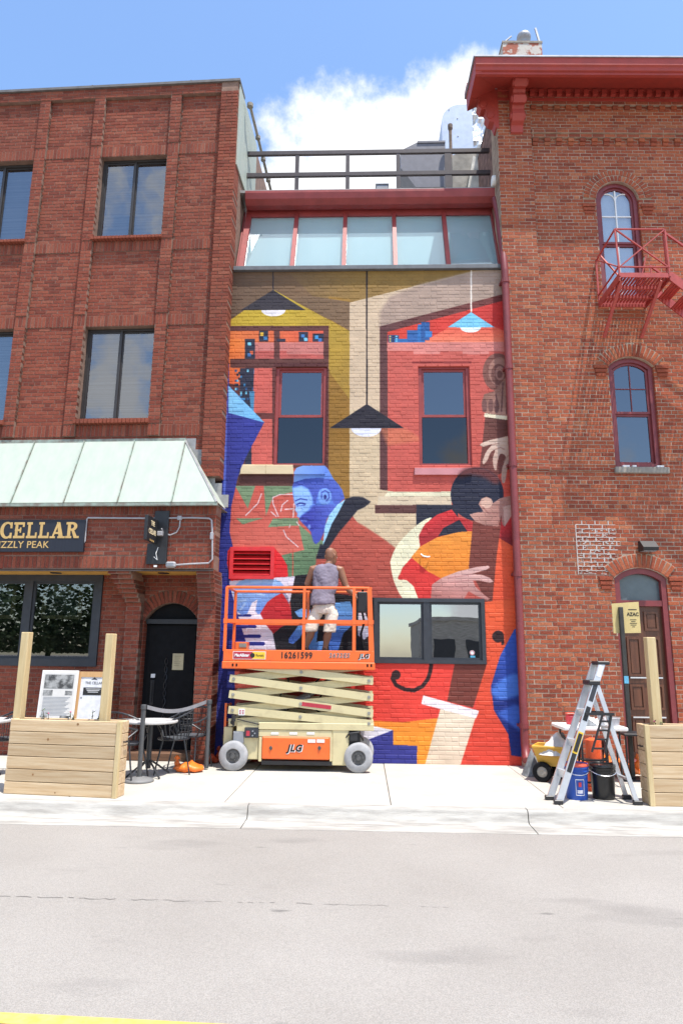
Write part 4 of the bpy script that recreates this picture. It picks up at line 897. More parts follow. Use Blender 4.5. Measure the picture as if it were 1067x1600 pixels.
q2 = MB(); q2.bx(-.3, -.008, .14, 9, .0, LTOP - .05); q2.build('side_wall', M_mort_l, left)
M_cope_d = mat('coping_dark', (.13, .12, .115), rough=.6, var=.2)
q = MB(); q.bx(LW, .03, CR_ - .045, .16, LTOP - .02, LTOP + .03); q.build('coping', M_cope_d, left)
for k in range(3): q = MB(); x = -.9 - 1.9 * k; q.bx(x - .015, x + .015, CR_ - .05, .17, LTOP - .026, LTOP + .034); q.build('coping_joint', M_cope_d, left)
gz = LF.uv(384, 285, .3)[1]
q = MB(); q.bx(.0, .02, -.2, 1.4, gz, LTOP - .02); q.build('copper_cladding', M_copper, left)
# its windows
for i, o in enumerate(wins):
    q = MB(); ring(q, o, 0, .045, CP + .10, CP + .16); w = q.build('window', M_bronze, left); xm = o['x0'] + (o['x1'] - o['x0']) * .49
    q = MB(); q.bx(xm - .014, xm + .014, CP + .105, CP + .15, o['z0'] + .045, o['z1'] - .045); q.build('mullion', M_bronze, w)
    for a, b, dy in ((o['x0'] + .045, xm - .01, 0), (xm + .01, o['x1'] - .045, .02)):
        oo = op(a, b, o['z0'] + .045, o['z1'] - .045); q = MB(); ring(q, oo, 0, .03, CP + .115 + dy, CP + .14 + dy); q.build('sash', M_bronze, w); pane(oo, .03, CP + .125 + dy, G_grey, w)
    q = MB(); q.bx(o['x0'] + .02, o['x1'] - .02, CP + .19, CP + .195, o['z0'], o['z1']); q.build('blind_or_room_shade', M_blind2, w)
    zt = o['z0']; d = .06 if i < 2 else .09; n = round((o['x1'] - o['x0'] + .06) / .0675)
    s_ = MB()
    s_.bx(o['x0'], o['x1'], CP + .02, CP + .14, zt - d, zt - .002); s_.build('sill_bed', M_mort_l, w)
    ub = unit_brick('sill', .5); ub.materials.append(M_brick_l)
    for k in range(n):
        wd = (o['x1'] - o['x0'] + .06) / n; b = link('sill_brick', ub, w); b.location = (o['x0'] - .03 + (k + .5) * wd, CP - .01, zt - d / 2); b.scale = (wd - .009, .19, d - .004)
# awning
aw0 = LF.uv(0, 694, CP)[1]; AX = LF.uv(291, 690, CP)[0]; AB = LF.uv(338, 792, -.72)
awn = MB(); yb, zb_ = -.72, FZ1 + .02
awt = AWZ + .02
aw = link('awning', MB().mesh('awning'), left)
AL = LW; nP = 9; pw = LF.uv(190, 695, CP)[0] - LF.uv(112, 695, CP)[0]
tx = AX; k = 0; rr = random.Random(2)
def apt(x, t): return (x + 0 * t, CP - .02 + (yb - CP + .02) * t, awt + (zb_ - awt) * t)
while tx > AL:
    a = max(AL, tx - pw); q = MB(); d = rr.uniform(-.002, .002)
    A0, A1, A2, A3 = apt(a + .012, 0), apt(tx - .012, 0), apt(tx - .012, 1), apt(a + .012, 1)
    nrm = Vector((0, zb_ - awt, -(yb - CP + .02))).normalized() * .012
    top = [Vector(p) + nrm * (1 + d * 100) for p in (A0, A1, A2, A3)]
    q.add([A0, A1, A2, A3] + top, [(0, 1, 2, 3), (7, 6, 5, 4), (0, 4, 5, 1), (1, 5, 6, 2), (2, 6, 7, 3), (3, 7, 4, 0)]); q.build('panel', M_copper, aw)
    q = MB(); q.bar(Vector(apt(tx, -.01)) + nrm * 1.6, Vector(apt(tx, 1.005)) + nrm * 1.6, .014, .03, up=nrm); q.build('seam', M_copper_d, aw)
    tx -= pw
HX = FX + .03                  # hip end: a leaning triangle between wall, eave and ridge
q = MB(); q.add([apt(AX, 0), apt(HX + .02, 1), apt(AX + .004, 1)], [(0, 2, 1)]); 
H0, H1, H2 = Vector(apt(AX, 0)), Vector(apt(HX, 1)), Vector((HX, CP, zb_))
nrm = Vector((0, zb_ - awt, -(yb - CP + .02))).normalized() * .012
q = MB(); t3 = [Vector(apt(AX + .012, 0)), Vector(apt(HX, 1)), Vector(apt(AX + .012, 1))]; q.add(t3 + [p + nrm for p in t3], [(0, 1, 2), (5, 4, 3), (0, 3, 4, 1), (1, 4, 5, 2), (2, 5, 3, 0)]); q.build('panel', M_copper, aw)
q = MB(); q.add([H0, H1, H2, H0 + Vector((.012, 0, .004)), H1 + Vector((.012, 0, .004)), H2 + Vector((.012, 0, .004))], [(0, 2, 1), (3, 4, 5), (0, 1, 4, 3), (1, 2, 5, 4), (2, 0, 3, 5)]); q.build('hip_panel', M_copper, aw)
q = MB(); q.bar(H0 + nrm, H1 + nrm, .03, .02, up=nrm); q.build('hip_flashing', M_coping, aw)
q = MB(); q.bx(AL, HX + .01, yb - .012, yb + .05, zb_ - .05, zb_ - .004); q.build('eave_trim', M_copper_d, aw)
q = MB(); q.bx(AL, HX, yb + .05, CG, FZ1 - .0, FZ1 + .006); q.build('soffit_board', M_copper_d, aw)
stp = MB(); q = MB()
for k in range(6):             # stepped lead flashing up the wall beside the hip
    t0, t1 = k / 6, (k + 1) / 6; xa_ = AX + (HX - AX) * t0; za = awt + (zb_ - awt) * t0; q.bx(xa_ - .02, xa_ + (HX - AX) / 6 + .05, CP - .006 - .001 * k, CP + .01, za - .16, za + .05)
q.build('step_flashing', M_coping, aw)
q = MB(); q.bx(LW, AX, CP - .035, CP + .02, awt - .03, awt + .05); q.build('head_flashing', M_copper_d, aw)
# recessed front under the fascia
q = MB(); q.bx(LW, p2[0] + .02, CF + .05, CG + .2, FZ0 - .012, FZ0 - .004); so = q.build('soffit', M_ochre, left)
q = MB(); q.bx(LW, FX - .005, CF - .006, CF + .06, FZ0 - .03, FZ0 - .013); q.build('lintel_angle', mat('steel_lintel', (.07, .05, .045), rough=.7, var=.2), left)
for u in (88, 256): x = LF.uv(u, 893, -.2)[0]; q = MB(); q.lathe([(0, 0), (.09, 0), (.09, .01), (.07, .012)], x, -.2, FZ0 - .024, 20); q.build('downlight', M_blk, so)
q = MB(); ring(q, BW, 0, .12, CG - .03, CG + .1); bw = q.build('window', M_frame, left)
xm = LF.uv(42, 970, CG)[0]; q = MB(); q.bx(xm - .06, xm + .06, CG - .02, CG + .09, BW['z0'] + .12, BW['z1'] - .12); q.build('mullion', M_frame, bw)
for a, b in ((BW['x0'] + .12, xm - .06), (xm + .06, BW['x1'] - .12)):
    oo = op(a, b, BW['z0'] + .12, BW['z1'] - .12); q = MB(); ring(q, oo, 0, .04, CG + .01, CG + .06); q.build('sash', M_frame, bw); pane(oo, .04, CG + .03, G_dark, bw)
M_gilt = mat('gilt_frame', (.62, .44, .18), rough=.5, var=.3, scale=20); M_paint_dk = mat('dark_canvas', (.02, .05, .04), rough=.7, c2=(.16, .22, .18), scale=5); M_wain = mat('wood_panelling', (.10, .045, .02), rough=.6, var=.4, scale=3, stretch=(8, 8, 1))
xw0, xw1 = LF.uv(72, 960, CG + .3)[0], LF.uv(133, 960, CG + .3)[0]; zw0, zw1 = LF.uv(100, 968, CG + .3)[1], LF.uv(100, 918, CG + .3)[1]
for dx_ in (0, -(xw1 - xw0) - .48):
    o = op(xw0 + dx_, xw1 + dx_, zw0, zw1); q = MB(); ring(q, o, 0, .06, CG + .14, CG + .18); f_ = q.build('wall_picture', M_gilt, bw); pane(o, .06, CG + .17, M_paint_dk, f_, 'canvas')
q = MB(); q.bx(BW['x0'], BW['x1'], CG + .34, CG + .36, BW['z0'] - .1, BW['z0'] + .5); q.build('wainscot', M_wain, bw)
# the black arched door
q = MB(); q.prism(loop(DR, .003), CG + .14, CG + .2); dr = q.build('door', M_blkm, left)
q = MB(); q.bx(DR['x0'] + .06, DR['x1'] - .06, CG + .115, CG + .139, .1, DR['z1'] - .35); q.build('door_leaf', M_blkm, dr)
q = MB(); q.bx(DR['x0'] + .02, DR['x1'] - .02, CG + .05, CG + .139, DR['z1'] - .335, DR['z1'] - .26); q.build('transom_bar', M_blk, dr)
x, z = LF.uv(278, 1034, CG + .1); q = MB(); q.bx(x - .09, x + .09, CG + .108, CG + .114, z - .13, z + .13); q.build('notice', mat('brass_plate', (.50, .42, .25), rough=.5, var=.1), dr)
for i in range(6): q = MB(); q.bx(x - .06, x + .05 - (i % 3) * .015, CG + .1065, CG + .1078, z + .085 - i * .03, z + .091 - i * .03); q.build('text_line', mat('print_brown', (.22, .17, .09)), dr)
x, z = LF.uv(239, 1056, CG + .1); q = MB(); q.bx(x - .035, x + .035, CG + .108, CG + .114, z - .03, z + .03); q.build('sticker', M_stk, dr)
q = MB(); q.tube([(x - .0, CG + .06, z - .1), (x, CG + .06, z - .42)], .012, 8); q.bx(x - .03, x + .03, CG + .1, CG + .114, z - .45, z - .07); q.build('handle', M_blk, dr)
x, z = LF.uv(260, 1040, CG + .1); M_dkgrey = mat('dim_lettering', (.05, .05, .055), rough=.6)
q = MB()
for k in range(2): q.tube([(x + .022 * math.sin(t * .55 + k * math.pi), CG + .095 + .012 * math.cos(t * .55 + k * math.pi), z + .12 - t * .022) for t in range(44)], .007, 5)
q.build('twisted_bar', M_blk, dr)
q = MB(); q.bb(LF.uv(210, 1100, CG)[0], p2[0], CG - .28, CG + .12, .0, .12, .01); q.build('door_step', mat('step_wood', (.13, .065, .035), rough=.8, var=.25, scale=3, stretch=(1, 8, 8)), left)
# ================================================================ right building
right = thing('brick_building', 'old red brick building at right with arched windows and bracketed red cornice', 'building', (RX, 0, 0), R(1.6))
rm = Masonry(RF, right)
CQ, CW = -.15, -.09
RWX = 4.3; RZ = RF.uv(850, 140, CW)[1]
PX = (0.0, (RF.uv(842, 400, CQ)[0] + RF.uv(864, 900, CQ)[0]) / 2)
A1 = op(*RF.rect(936, 284, 1003, 470, CW)); A1 = op(A1['x0'], A1['x1'], A1['z0'], A1['z1'], (A1['x1'] - A1['x0']) * .46)
A2 = op(*RF.rect(955, 558, 1026, 730, CW)); A2 = op(A2['x0'], A2['x1'], A2['z0'], A2['z1'], .17)
xm_ = ((A1['x0'] + A1['x1']) + (A2['x0'] + A2['x1'])) / 4; hw_ = (A2['x1'] - A2['x0']) / 2
A1 = op(xm_ - hw_, xm_ + hw_, A1['z0'], A1['z1'], hw_ * .92); A2 = op(xm_ - hw_ - .0, xm_ + hw_, A2['z0'], A2['z1'], .17)
D1 = op(*RF.rect(968, 888, 1051, 1160, CW)); D1 = op(D1['x0'], D1['x1'], 0, D1['z1'], .16)
rops = [A1, A2, D1]
rm.wall(PX[1], RWX, 0, RZ, CW, rops, th=.3, dep=.14, rec=.005, gap=.0105, grow=.235, rough=.003)
for o in rops: rm.arch(o, .235, CW - .02, dep=.1, gap=.014, rows=1 if o is not A1 else 2)
rm.wall(0, PX[1], 0, RZ - .1, CQ, (), th=.5, dep=.34, rec=.005, gap=.0105, bond=False, rough=.003)
def corbel(z, h, step, w, c):
    x = PX[1] + .03
    while x < RWX: rm.b.append((x, x + w, CW - c, CW + .05, z, z + h, 0.0, random.random(), x + w / 2, z + h / 2)); x += step
cz = RF.uv(900, 222, CW)[1]
for k, (z, c) in enumerate(((cz + .07, .05), (cz + .14, .08))): rm.wall(PX[1] + .002, RWX, z, z + .0675, CW - c, (), th=.12, dep=.1, gap=.012, rec=.006)
corbel(cz - .01, .07, .215, .105, .045); corbel(cz - .08, .065, .215, .10, .025)
cz2 = RF.uv(900, 166, CW)[1]
for k, (z, c) in enumerate(((cz2 - .0, .05), (cz2 + .07, .07))): rm.wall(PX[1] + .002, RWX, z, z + .0675, CW - c, (), th=.12, dep=.1, gap=.012, rec=.006)
corbel(cz2 - .075, .07, .215, .10, .04)
sz = RF.uv(900, 733, CW)[1]
rm.wall(PX[1] + .002, A2['x0'] - .1, sz - .03, sz + .03, CW - .025, (), th=.08, dep=.07, gap=.012, rec=.006, tint=.1)
rm.wall(.002, PX[1], sz - .03, sz + .03, CQ - .025, (), th=.08, dep=.07, gap=.012, rec=.006, tint=.1)
# hood moulds' drop ends
for o in (A1, A2, D1):
    for s_ in (-1, 1):
        xc_ = (o['x0'] - .14) if s_ < 0 else (o['x1'] + .14); zt = o['sp'] + (.03 if o is not A1 else -.1)
        for k in range(3): rm.b.append((xc_ - .11 + .015 * k, xc_ + .11 - .015 * k, CW - .03 + .006 * k, CW + .05, zt - .07 * (k + 1), zt - .07 * k - .012, 0.0, .1 + .2 * random.random(), xc_, zt - .07 * k - .04))
rm.finish(M_brick_r, M_mort_r)
q = MB(); q.bx(.06, RWX, .5, 9, -.2, RZ); q.build('building_body', M_dark, right)
q = MB(); q.bx(.012, .2, .14, 9, 0, RZ); q.build('side_wall', mat('side_brick_dark', (.10, .05, .04), rough=.95, c2=(.28, .16, .12), scale=7, bump=.8, bscale=12), right)
# patch of smeared new mortar
M_patch = mat('smeared_mortar', (.47, .42, .385), rough=.95, var=.15, scale=12)
xa, za = RF.uv(899, 826, CW); xb, zb = RF.uv(972, 898, CW); q = MB(); rr = random.Random(9)
nrow = round((za - zb) / .0675)
z_i = math.ceil(zb / (RZ / round(RZ / .0675)))
ch = RZ / round(RZ / .0675)
for k in range(nrow + 1):
    z = (z_i + k) * ch; xe = xb - max(0, (6 - k)) * .045 if k < 8 else xb - .06
    x = xa
    while x < xe:
        l = rr.uniform(.05, .13); hh = rr.uniform(.006, .013); q.bx(x, min(x + l, xe), CW - .004, CW + .01, z - hh * .7, z + rr.uniform(.004, .009)); x += l
    for j in range(5):
        xv = xa + .0 + ((k % 2) * .1) + j * .213
        if xv < xe: q.bx(xv - .008, xv + .009, CW - .0045, CW + .01, z, z + ch)
for _ in range(150):
    xx, zz = xa + rr.random() * (xb - xa) * .9, zb + rr.random() * (za - zb); wd = rr.uniform(.01, .05); q.bx(xx, xx + wd, CW - .0036 - rr.uniform(0, .0004), CW + .004, zz, zz + rr.uniform(.004, .016))
q.bx(xa - .008, xa + .005, CW - .0047, CW + .01, zb, za)
po = q.build('mortar_patch', M_patch, right); po['kind'] = 'stuff'
# arched windows
def arched(o, upper_round):
    q = MB(); ring(q, o, 0, .075, CW + .05, CW + .16); w = q.build('window', M_maroon, right)
    zr = o['z0'] + (o['z1'] - o['z0']) * .49; i = .075
    up = op(o['x0'] + i, o['x1'] - i, zr, o['z1'] - i, (o['z1'] - o['sp']) * .82); lo_ = op(o['x0'] + i, o['x1'] - i, o['z0'] + i, zr)
    q = MB(); ring(q, up, 0, .04, CW + .08, CW + .12); q.build('sash', M_maroon, w); q = MB(); ring(q, lo_, 0, .04, CW + .10, CW + .14); q.build('sash', M_maroon, w)
    pane(up, .04, CW + .10, G_clear if upper_round else G_refl, w); pane(lo_, .04, CW + .12, G_clear if upper_round else G_dark, w)
    xc = o['xc']; M_mu = M_white if upper_round else M_maroon; q = MB(); t = .012 if upper_round else .007
    q.bx(xc - t, xc + t, CW + .085, CW + .099, zr + .03, up['z1'] - .05); q.bx(up['x0'] + .03, up['x1'] - .03, CW + .087, CW + .0985, zr + (up['z1'] - zr) * .48, zr + (up['z1'] - zr) * .48 + t * 2)
    if upper_round:
        q.bx(xc - t, xc + t, CW + .105, CW + .118, lo_['z0'] + .03, zr - .03)
        for s_ in (-1, 1):
            h = (up['x1'] - up['x0']) / 4 - .01; cx_ = xc + s_ * (h + .005); cz_ = up['z1'] - .08 - h * 1.2
            q.tube([(cx_ + h * math.cos(a), CW + .095, cz_ + h * math.sin(a)) for a in [R(18 * k) for k in range(11)]], .011, 5)
    q.build('muntin', M_mu, w)
    q = MB(); yb_ = CW + (.145 if upper_round else .24); q.prism(loop(o, .06), yb_, yb_ + .005); q.build('blind_or_room_shade', M_blind if upper_round else M_dark, w)  # pale blind in the round window, otherwise a sheet coloured as room shade
    return w
w_ = arched(A1, True); w2_ = arched(A2, False)
q = MB(); q.bb(A2['x0'] - .03, A2['x1'] + .1, CW - .05, CW + .1, A2['z0'] - .11, A2['z0'] - .004, .01); q.build('sill', M_sill, w2_)
q = MB()
for a in (.06, .22, .62): q.bx(A2['x0'] + .05 + a, A2['x0'] + .05 + a + (.11 if a != .22 else .06), CW - .02, CW + .045, A2['z0'], A2['z0'] + .03)
q.build('paper_scraps', M_white, w2_)
# panelled door with arched transom
q = MB(); ring(q, D1, 0, .085, CW + .02, CW + .16); d_ = q.build('door_frame', M_maroon, right)
zt = RF.uv(1008, 943, CW)[1]; q = MB(); q.bx(D1['x0'] + .085, D1['x1'] - .085, CW + .03, CW + .15, zt - .04, zt + .05); q.build('transom_bar', M_maroon, d_)
tr = op(D1['x0'] + .085, D1['x1'] - .085, zt + .05, D1['z1'] - .085, .12); pane(tr, 0, CW + .1, mat('transom_grey', (.10, .13, .14), rough=.25, var=.08), d_)
M_door = mat('door_wood', (.075, .026, .012), rough=.4, c2=(.15, .055, .025), scale=3, stretch=(9, 9, .8), lo=.3, hi=.7)
q = MB(); q.bx(D1['x0'] + .085, D1['x1'] - .085, CW + .09, CW + .13, .12, zt - .042); dl = q.build('door_leaf', M_door, d_)
dw = D1['x1'] - D1['x0'] - .17
for i in range(2):
    for a, b in ((zt - .12, zt - .42), (zt - .52, zt - 1.12), (zt - 1.24, zt - 1.62), (zt - 1.72, .22)):
        cx_ = D1['x0'] + .085 + dw * (.27 + .46 * i); o = op(cx_ - dw * .17, cx_ + dw * .17, b, a)
        q = MB(); ring(q, o, 0, .035, CW + .07, CW + .089); q.prism(loop(o, .05), CW + .08, CW + .0895); q.build('door_panel', M_door, d_)
for z in (zt - .60 - .55, zt - 1.12 - .62):
    q = MB(); q.bx(D1['x0'] + .16, D1['x1'] - .16, CW + .055, CW + .069, z, z + .02); q.build('door_moulding', M_alum, d_)
q = MB(); q.bb(D1['x0'] - .05, D1['x1'] + .05, CW - .12, CW + .2, .0, .12, .01); q.build('door_step', mat('step_maroon', (.14, .03, .03), rough=.7), d_)
# cornice
ye, zs = -.82, RZ
cz0, cz1 = RF.uv(900, 111, ye)[1], RF.uv(900, 92, ye)[1]; CX0 = RF.uv(742, 100, ye)[0]
co = MB(); co.prism([(CW, zs - .02), (ye + .1, cz0 + .01), (ye + .1, cz0 - .03), (ye + .04, cz0 - .03), (ye + .05, cz0 + .03), (ye + .02, cz0 + .04), (ye + .01, cz0 + .10), (ye - .02, cz0 + .12), (ye - .03, cz1), (CW, cz1 + .1)], CX0 + .01, RWX, plane='yz')
cor = co.build('cornice', M_red2, right)
q = MB(); xo = CX0; q.add([(xo, ye - .03, cz1), (xo + .01, ye + .06, cz0 - .03), (xo + .01, .06, cz0 - .03), (xo, .06, cz1), (.05, ye - .03, cz1), (.05, ye + .06, zs - .02), (.05, .06, zs - .02), (.05, .06, cz1 + .02)], [(0, 1, 2, 3), (1, 5, 6, 2), (4, 7, 6, 5), (0, 3, 7, 4), (0, 4, 5, 1), (3, 2, 6, 7)]); q.build('side_eave', M_red2, cor)
q = MB(); q.bx(CX0 - .03, RWX, ye - .05, .08, cz1 + .002, cz1 + .03); q.bx(.0, RWX, .081, 9, cz1 + .002, cz1 + .03); q.build('roof_edge', M_galv, cor)
q = MB(); fz0 = RF.uv(900, 163, CW)[1]; q.bx(.02, RWX, CW - .06, CW + .02, fz0 + .05, zs + .02); q.bx(.02, RWX, CW - .10, CW - .058, zs - .10, zs + .02); q.bx(.02, RWX, CW - .075, CW - .05, fz0 + .02, fz0 + .07); q.build('frieze', M_red2, cor)
x = PX[1] + .0
while x < RWX: q = MB(); q.bx(x, x + .085, CW - .13, CW - .061, fz0 + .10, fz0 + .21); q.build('dentil', M_red2, cor); x += .165
def bracket(name, horiz):
    pr = [(0, 0), (.52, 0), (.54, -.05), (.50, -.08), (.52, -.16), (.44, -.24), (.36, -.23), (.33, -.27), (.37, -.34), (.31, -.43), (.24, -.42), (.21, -.47), (.23, -.56), (.17, -.65), (.09, -.68), (.06, -.78), (0, -.80)]
    q = MB(); q.prism([(-a, b) for a, b in pr], -.09, .09, plane='yz')
    for cy_, cz_, r_ in ((-.42, -.14, .07), (-.27, -.34, .055), (-.15, -.56, .05)): q.lathe([(0, -.115), (r_, -.115), (r_ * 1.1, -.1), (r_ * 1.1, .1), (r_, .115), (0, .115)], 0, cy_, cz_, 14, axis='x')
    q.bx(-.12, .12, -.56, .02, .0, .06)
    o = q.build('bracket', M_red2, cor); return o
b = bracket('bracket', 0); x, z = RF.uv(810, 126, -.45); b.location = (x, CW - .04, zs - .08); b.scale = (1.2, .95, 1.18)
b2 = link('bracket', b.data, cor); b2.location = (.03, -.06, zs - .02); b2.rotation_euler = (0, 0, R(-90)); b2.scale = (1.1, 1.02, 1.1)
# chimney
chx, chz = RF.uv(785, 67, .9); chx2 = RF.uv(846, 67, .9)[0]
chm = MB(); chm.bx(chx, chx2, .9, 1.5, RZ - .5, chz); ch_ = chm.build('chimney', mat('chimney_render', (.50, .47, .42), rough=.95, c2=(.33, .11, .07), scale=4.2, bump=.5, bscale=20, lo=.50, hi=.56), right)
q = MB(); q.bx(chx - .012, chx2 + .012, .888, 1.512, chz, chz + .05); q.build('chimney_cap', M_sill, ch_)
for a, w in ((.25, .16), (.62, .15)):
    q = MB(); xx = chx + (chx2 - chx) * a; q.bx(xx - w / 2, xx + w / 2, 1.0, 1.2, chz + .05, chz + .17); q.build('flue_brick', M_brick_r, ch_)
q = MB(); xx = chx + (chx2 - chx) * .62; q.lathe([(.10, chz + .17), (.10, chz + .25), (.13, chz + .27), (.15, chz + .33), (.14, chz + .39), (.09, chz + .43), (0, chz + .45)], xx, 1.1, 0, 18); q.build('flue_cap', M_galv, ch_, smooth=True)
q = MB(); q.bar((chx + .02, .95, chz + .05), (chx + .2, .95, chz + .22), .025, .025); q.bar((chx2 - .02, .95, chz + .02), (chx2 - .1, .95, chz + .42), .035, .035); q.build('antenna_bracket', M_galv, ch_)
# downpipe in the corner
dp = thing('downpipe', 'maroon downpipe in the corner between mural and right building', 'downpipe')
xp0, xp1 = AT(787, 430, -.16), AT(817, 1185, -.16); xt = AT(770, 322, .2)
pts = [(xp0.x - .02, .25, 9.9), (xp0.x + .0, .12, 9.5), (xp0.x + .02, -.10, 8.5), (xp0.x + .02, -.14, 8.2)] + [(xp0.x + .02, -.14, 8.2 - .01), (xp0.x + .02, -.14, .35), (xp0.x + .02, -.17, .22), (xp0.x + .0, -.30, .12)]
q = MB(); q.tube(pts, .062, 12); smooth_by_angle(q.build('pipe_run', M_maroon, dp), 50)
for z in (.6, 2.9, 4.7, 6.4, 8.0): q = MB(); q.lathe([(.062, z - .04), (.072, z - .04), (.072, z + .04), (.062, z + .04)], xp0.x + .02, -.14, 0, 12); q.bx(xp0.x - .06, xp0.x + .10, -.10, -.0, z - .02, z + .02); q.build('pipe_collar', M_maroon, dp)
# ================================================================ scissor lift
M_or = mat('lift_orange', (.80, .135, .018), rough=.42, c2=(.60, .10, .025), scale=8, lo=.5, hi=.85, coat=.2)
M_cream = mat('lift_cream', (.60, .52, .295), rough=.45, c2=(.47, .40, .23), scale=7, lo=.5, hi=.8)
M_tyre = mat('tyre_grey', (.33, .33, .335), rough=.8, var=.14, scale=9, bump=.15)
M_hub = mat('wheel_hub_dark', (.07, .07, .07), rough=.6, var=.3, scale=12)
M_pin = mat('pin_steel', (.32, .31, .27), rough=.5, metal=.5, var=.2)
M_lred = mat('label_red', (.42, .03, .05), rough=.5); M_lyel = mat('label_yellow', (.75, .48, .03), rough=.5)
FY, BY = -.86, -.14
LC = AT(466, 1190, FY).x
lift = thing('scissor_lift', 'orange and cream scissor lift with raised platform parked before the mural', 'scissor lift', (LC, -.5, 0))
def K(u, v, y=FY):
    p = AT(u, v, y); return Vector((p.x - LC, y + .5, p.z))
def kz(zx, zy, y=FY): return K(340 + zx * .24367, 1020 + zy * .24367, y)
def lbox(name, u0, v0, u1, v1, ya, yb, m, parent=lift, b=.006):
    """Box whose front outline on depth ya is given in photograph pixels."""
    um, vm = (u0 + u1) / 2, (v0 + v1) / 2
    q = MB(); q.bb(K(u0, vm, ya).x, K(u1, vm, ya).x, ya + .5, yb + .5, K(um, v1, ya).z, K(um, v0, ya).z, b); return q.build(name, m, parent)
# wheels
def wheel(u, v, y0, r):
    c = K(u, v, y0); w = MB(); c.z = r
    w.lathe([(r * .48, 0), (r * .52, -.008), (r * .84, -.008), (r * .93, .004), (r, .02), (r, .11), (r * .93, .125), (r * .5, .125)], 0, 0, 0, 40, axis='y')
    o = w.build('wheel', M_tyre, lift, smooth=False); o.location = c; smooth_by_angle(o, 35)
    h = MB(); h.lathe([(0, -.022), (r * .16, -.022), (r * .18, .0), (r * .40, .002), (r * .47, -.004), (r * .49, .01), (r * .49, .1), (0, .1)], 0, 0, 0, 28, axis='y')
    for k in range(6): h.lathe([(0, -.012), (.012, -.012), (.012, .004)], r * .30 * math.cos(k * R(60)), 0, r * .30 * math.sin(k * R(60)), 6, axis='y')
    h.build('hub', M_hub, o)
    return o
wl = wheel(364, 1180, FY - .06, .203); wr = wheel(560, 1184, FY - .06, .203)
for u, src in ((364, wl), (562, wr)):
    c = src.copy(); COL.objects.link(c); c.location = (src.location.x + .02, BY + .5 - .06, src.location.z)
    for g_ in src.children: d_ = g_.copy(); COL.objects.link(d_); d_.parent = c
# chassis
q = MB(); x0, x1 = K(366, 1170).x, K(560, 1170).x; q.bb(x0, x1, -.28, .28, .16, .46, .01); q.bb(K(519, 1160).x, K(545, 1160).x, -.36, .36, .09, .60, .01)
q.bb(K(368, 1160).x, K(404, 1160).x, -.33, .3, .15, .66, .01); q.bb(K(347, 1150).x, K(361, 1150).x, -.25, .25, .33, .58, .008); q.build('chassis', M_cream, lift)
lbox('deck_tray', 404, 1130, 584, 1141, FY - .01, BY, M_cream); lbox('side_skirt', 404, 1141, 519, 1152, FY, FY + .1, M_cream)
lbox('cover', 409, 1152, 515, 1187, FY - .02, FY + .2, M_or, b=.015); lbox('skirt_edge', 404, 1152, 409, 1190, FY, FY + .2, M_cream); lbox('skirt_edge', 515, 1152, 519, 1190, FY, FY + .2, M_cream)
lbox('pothole_guard', 408, 1189, 520, 1196, FY + .01, FY + .12, M_blk)
for u in (423, 499):
    c = K(u, 1169, FY - .03); q = MB(); q.lathe([(0, 0), (.02, .0), (.024, .012)], c.x, c.y - .002, c.z, 14, axis='y'); q.bx(c.x - .006, c.x + .006, c.y - .006, c.y, c.z - .03, c.z + .03); q.build('latch', M_hub, lift)
bx_ = lbox('control_box', 382, 1137, 404, 1153, FY - .02, FY + .1, M_frame)
q = MB(); c = K(388, 1146, FY - .025); q.bx(c.x - .03, c.x + .02, c.y, c.y + .006, c.z - .035, c.z + .035); q.build('red_panel', M_lred, bx_)
c = K(395, 1146, FY - .025); q = MB(); 
for k in range(3): q.lathe([(0, -.012), (.011, -.012), (.011, .006)], c.x + .03 * (k % 2), c.y, c.z - .03 + .03 * k, 10, axis='y')
q.build('buttons', M_galv, bx_)
q = MB(); p = K(365, 1127, FY - .03); q.tube([p, p + Vector((0, 0, .08))], .03, 10); q.tube([p + Vector((0, 0, -.06)), p], .018, 8); q.tube([p + Vector((.05, 0, .03)), K(405, 1132, FY - .03)], .008, 6); q.build('beacon', M_blk, lift)
lbox('junction_box', 347.5, 1148, 357, 1158, FY + .2, FY + .26, M_blk, b=.004); lbox('reflector', 361, 1161, 368, 1172, FY - .005, FY + .02, M_blk, b=.003) if False else None
lbox('cable_box', 364, 1143, 381, 1162, FY - .0, FY + .05, M_galv, b=.01)
q = MB()
for y in (FY + .14, FY + .56): a = K(353, 1139, y); q.bx(a.x - .03, a.x + .0, y + .5, y + .54, a.z - .05, a.z + .36)
a = K(353, 1139, FY + .14); q.bx(a.x - .03, a.x, FY + .68, FY + 1.02, a.z + .30, a.z + .34); q.bx(a.x - .03, a.x, FY + .68, FY + 1.02, a.z + .05, a.z + .09); q.build('entry_ladder', M_or, lift)
q = MB(); a = K(552, 1155, FY + .02); q.bx(a.x - .11, a.x + .10, -.3, -.2, a.z - .12, a.z + .12); q.bx(a.x - .05, a.x + .06, -.38, -.3, a.z - .02, a.z + .09); q.tube([(a.x - .12, -.34, a.z), (a.x - .06, -.38, a.z + .08), (a.x + .08, -.38, a.z + .1), (a.x + .14, -.3, a.z - .02)], .012, 6); q.build('steering_gear', M_blk, lift)
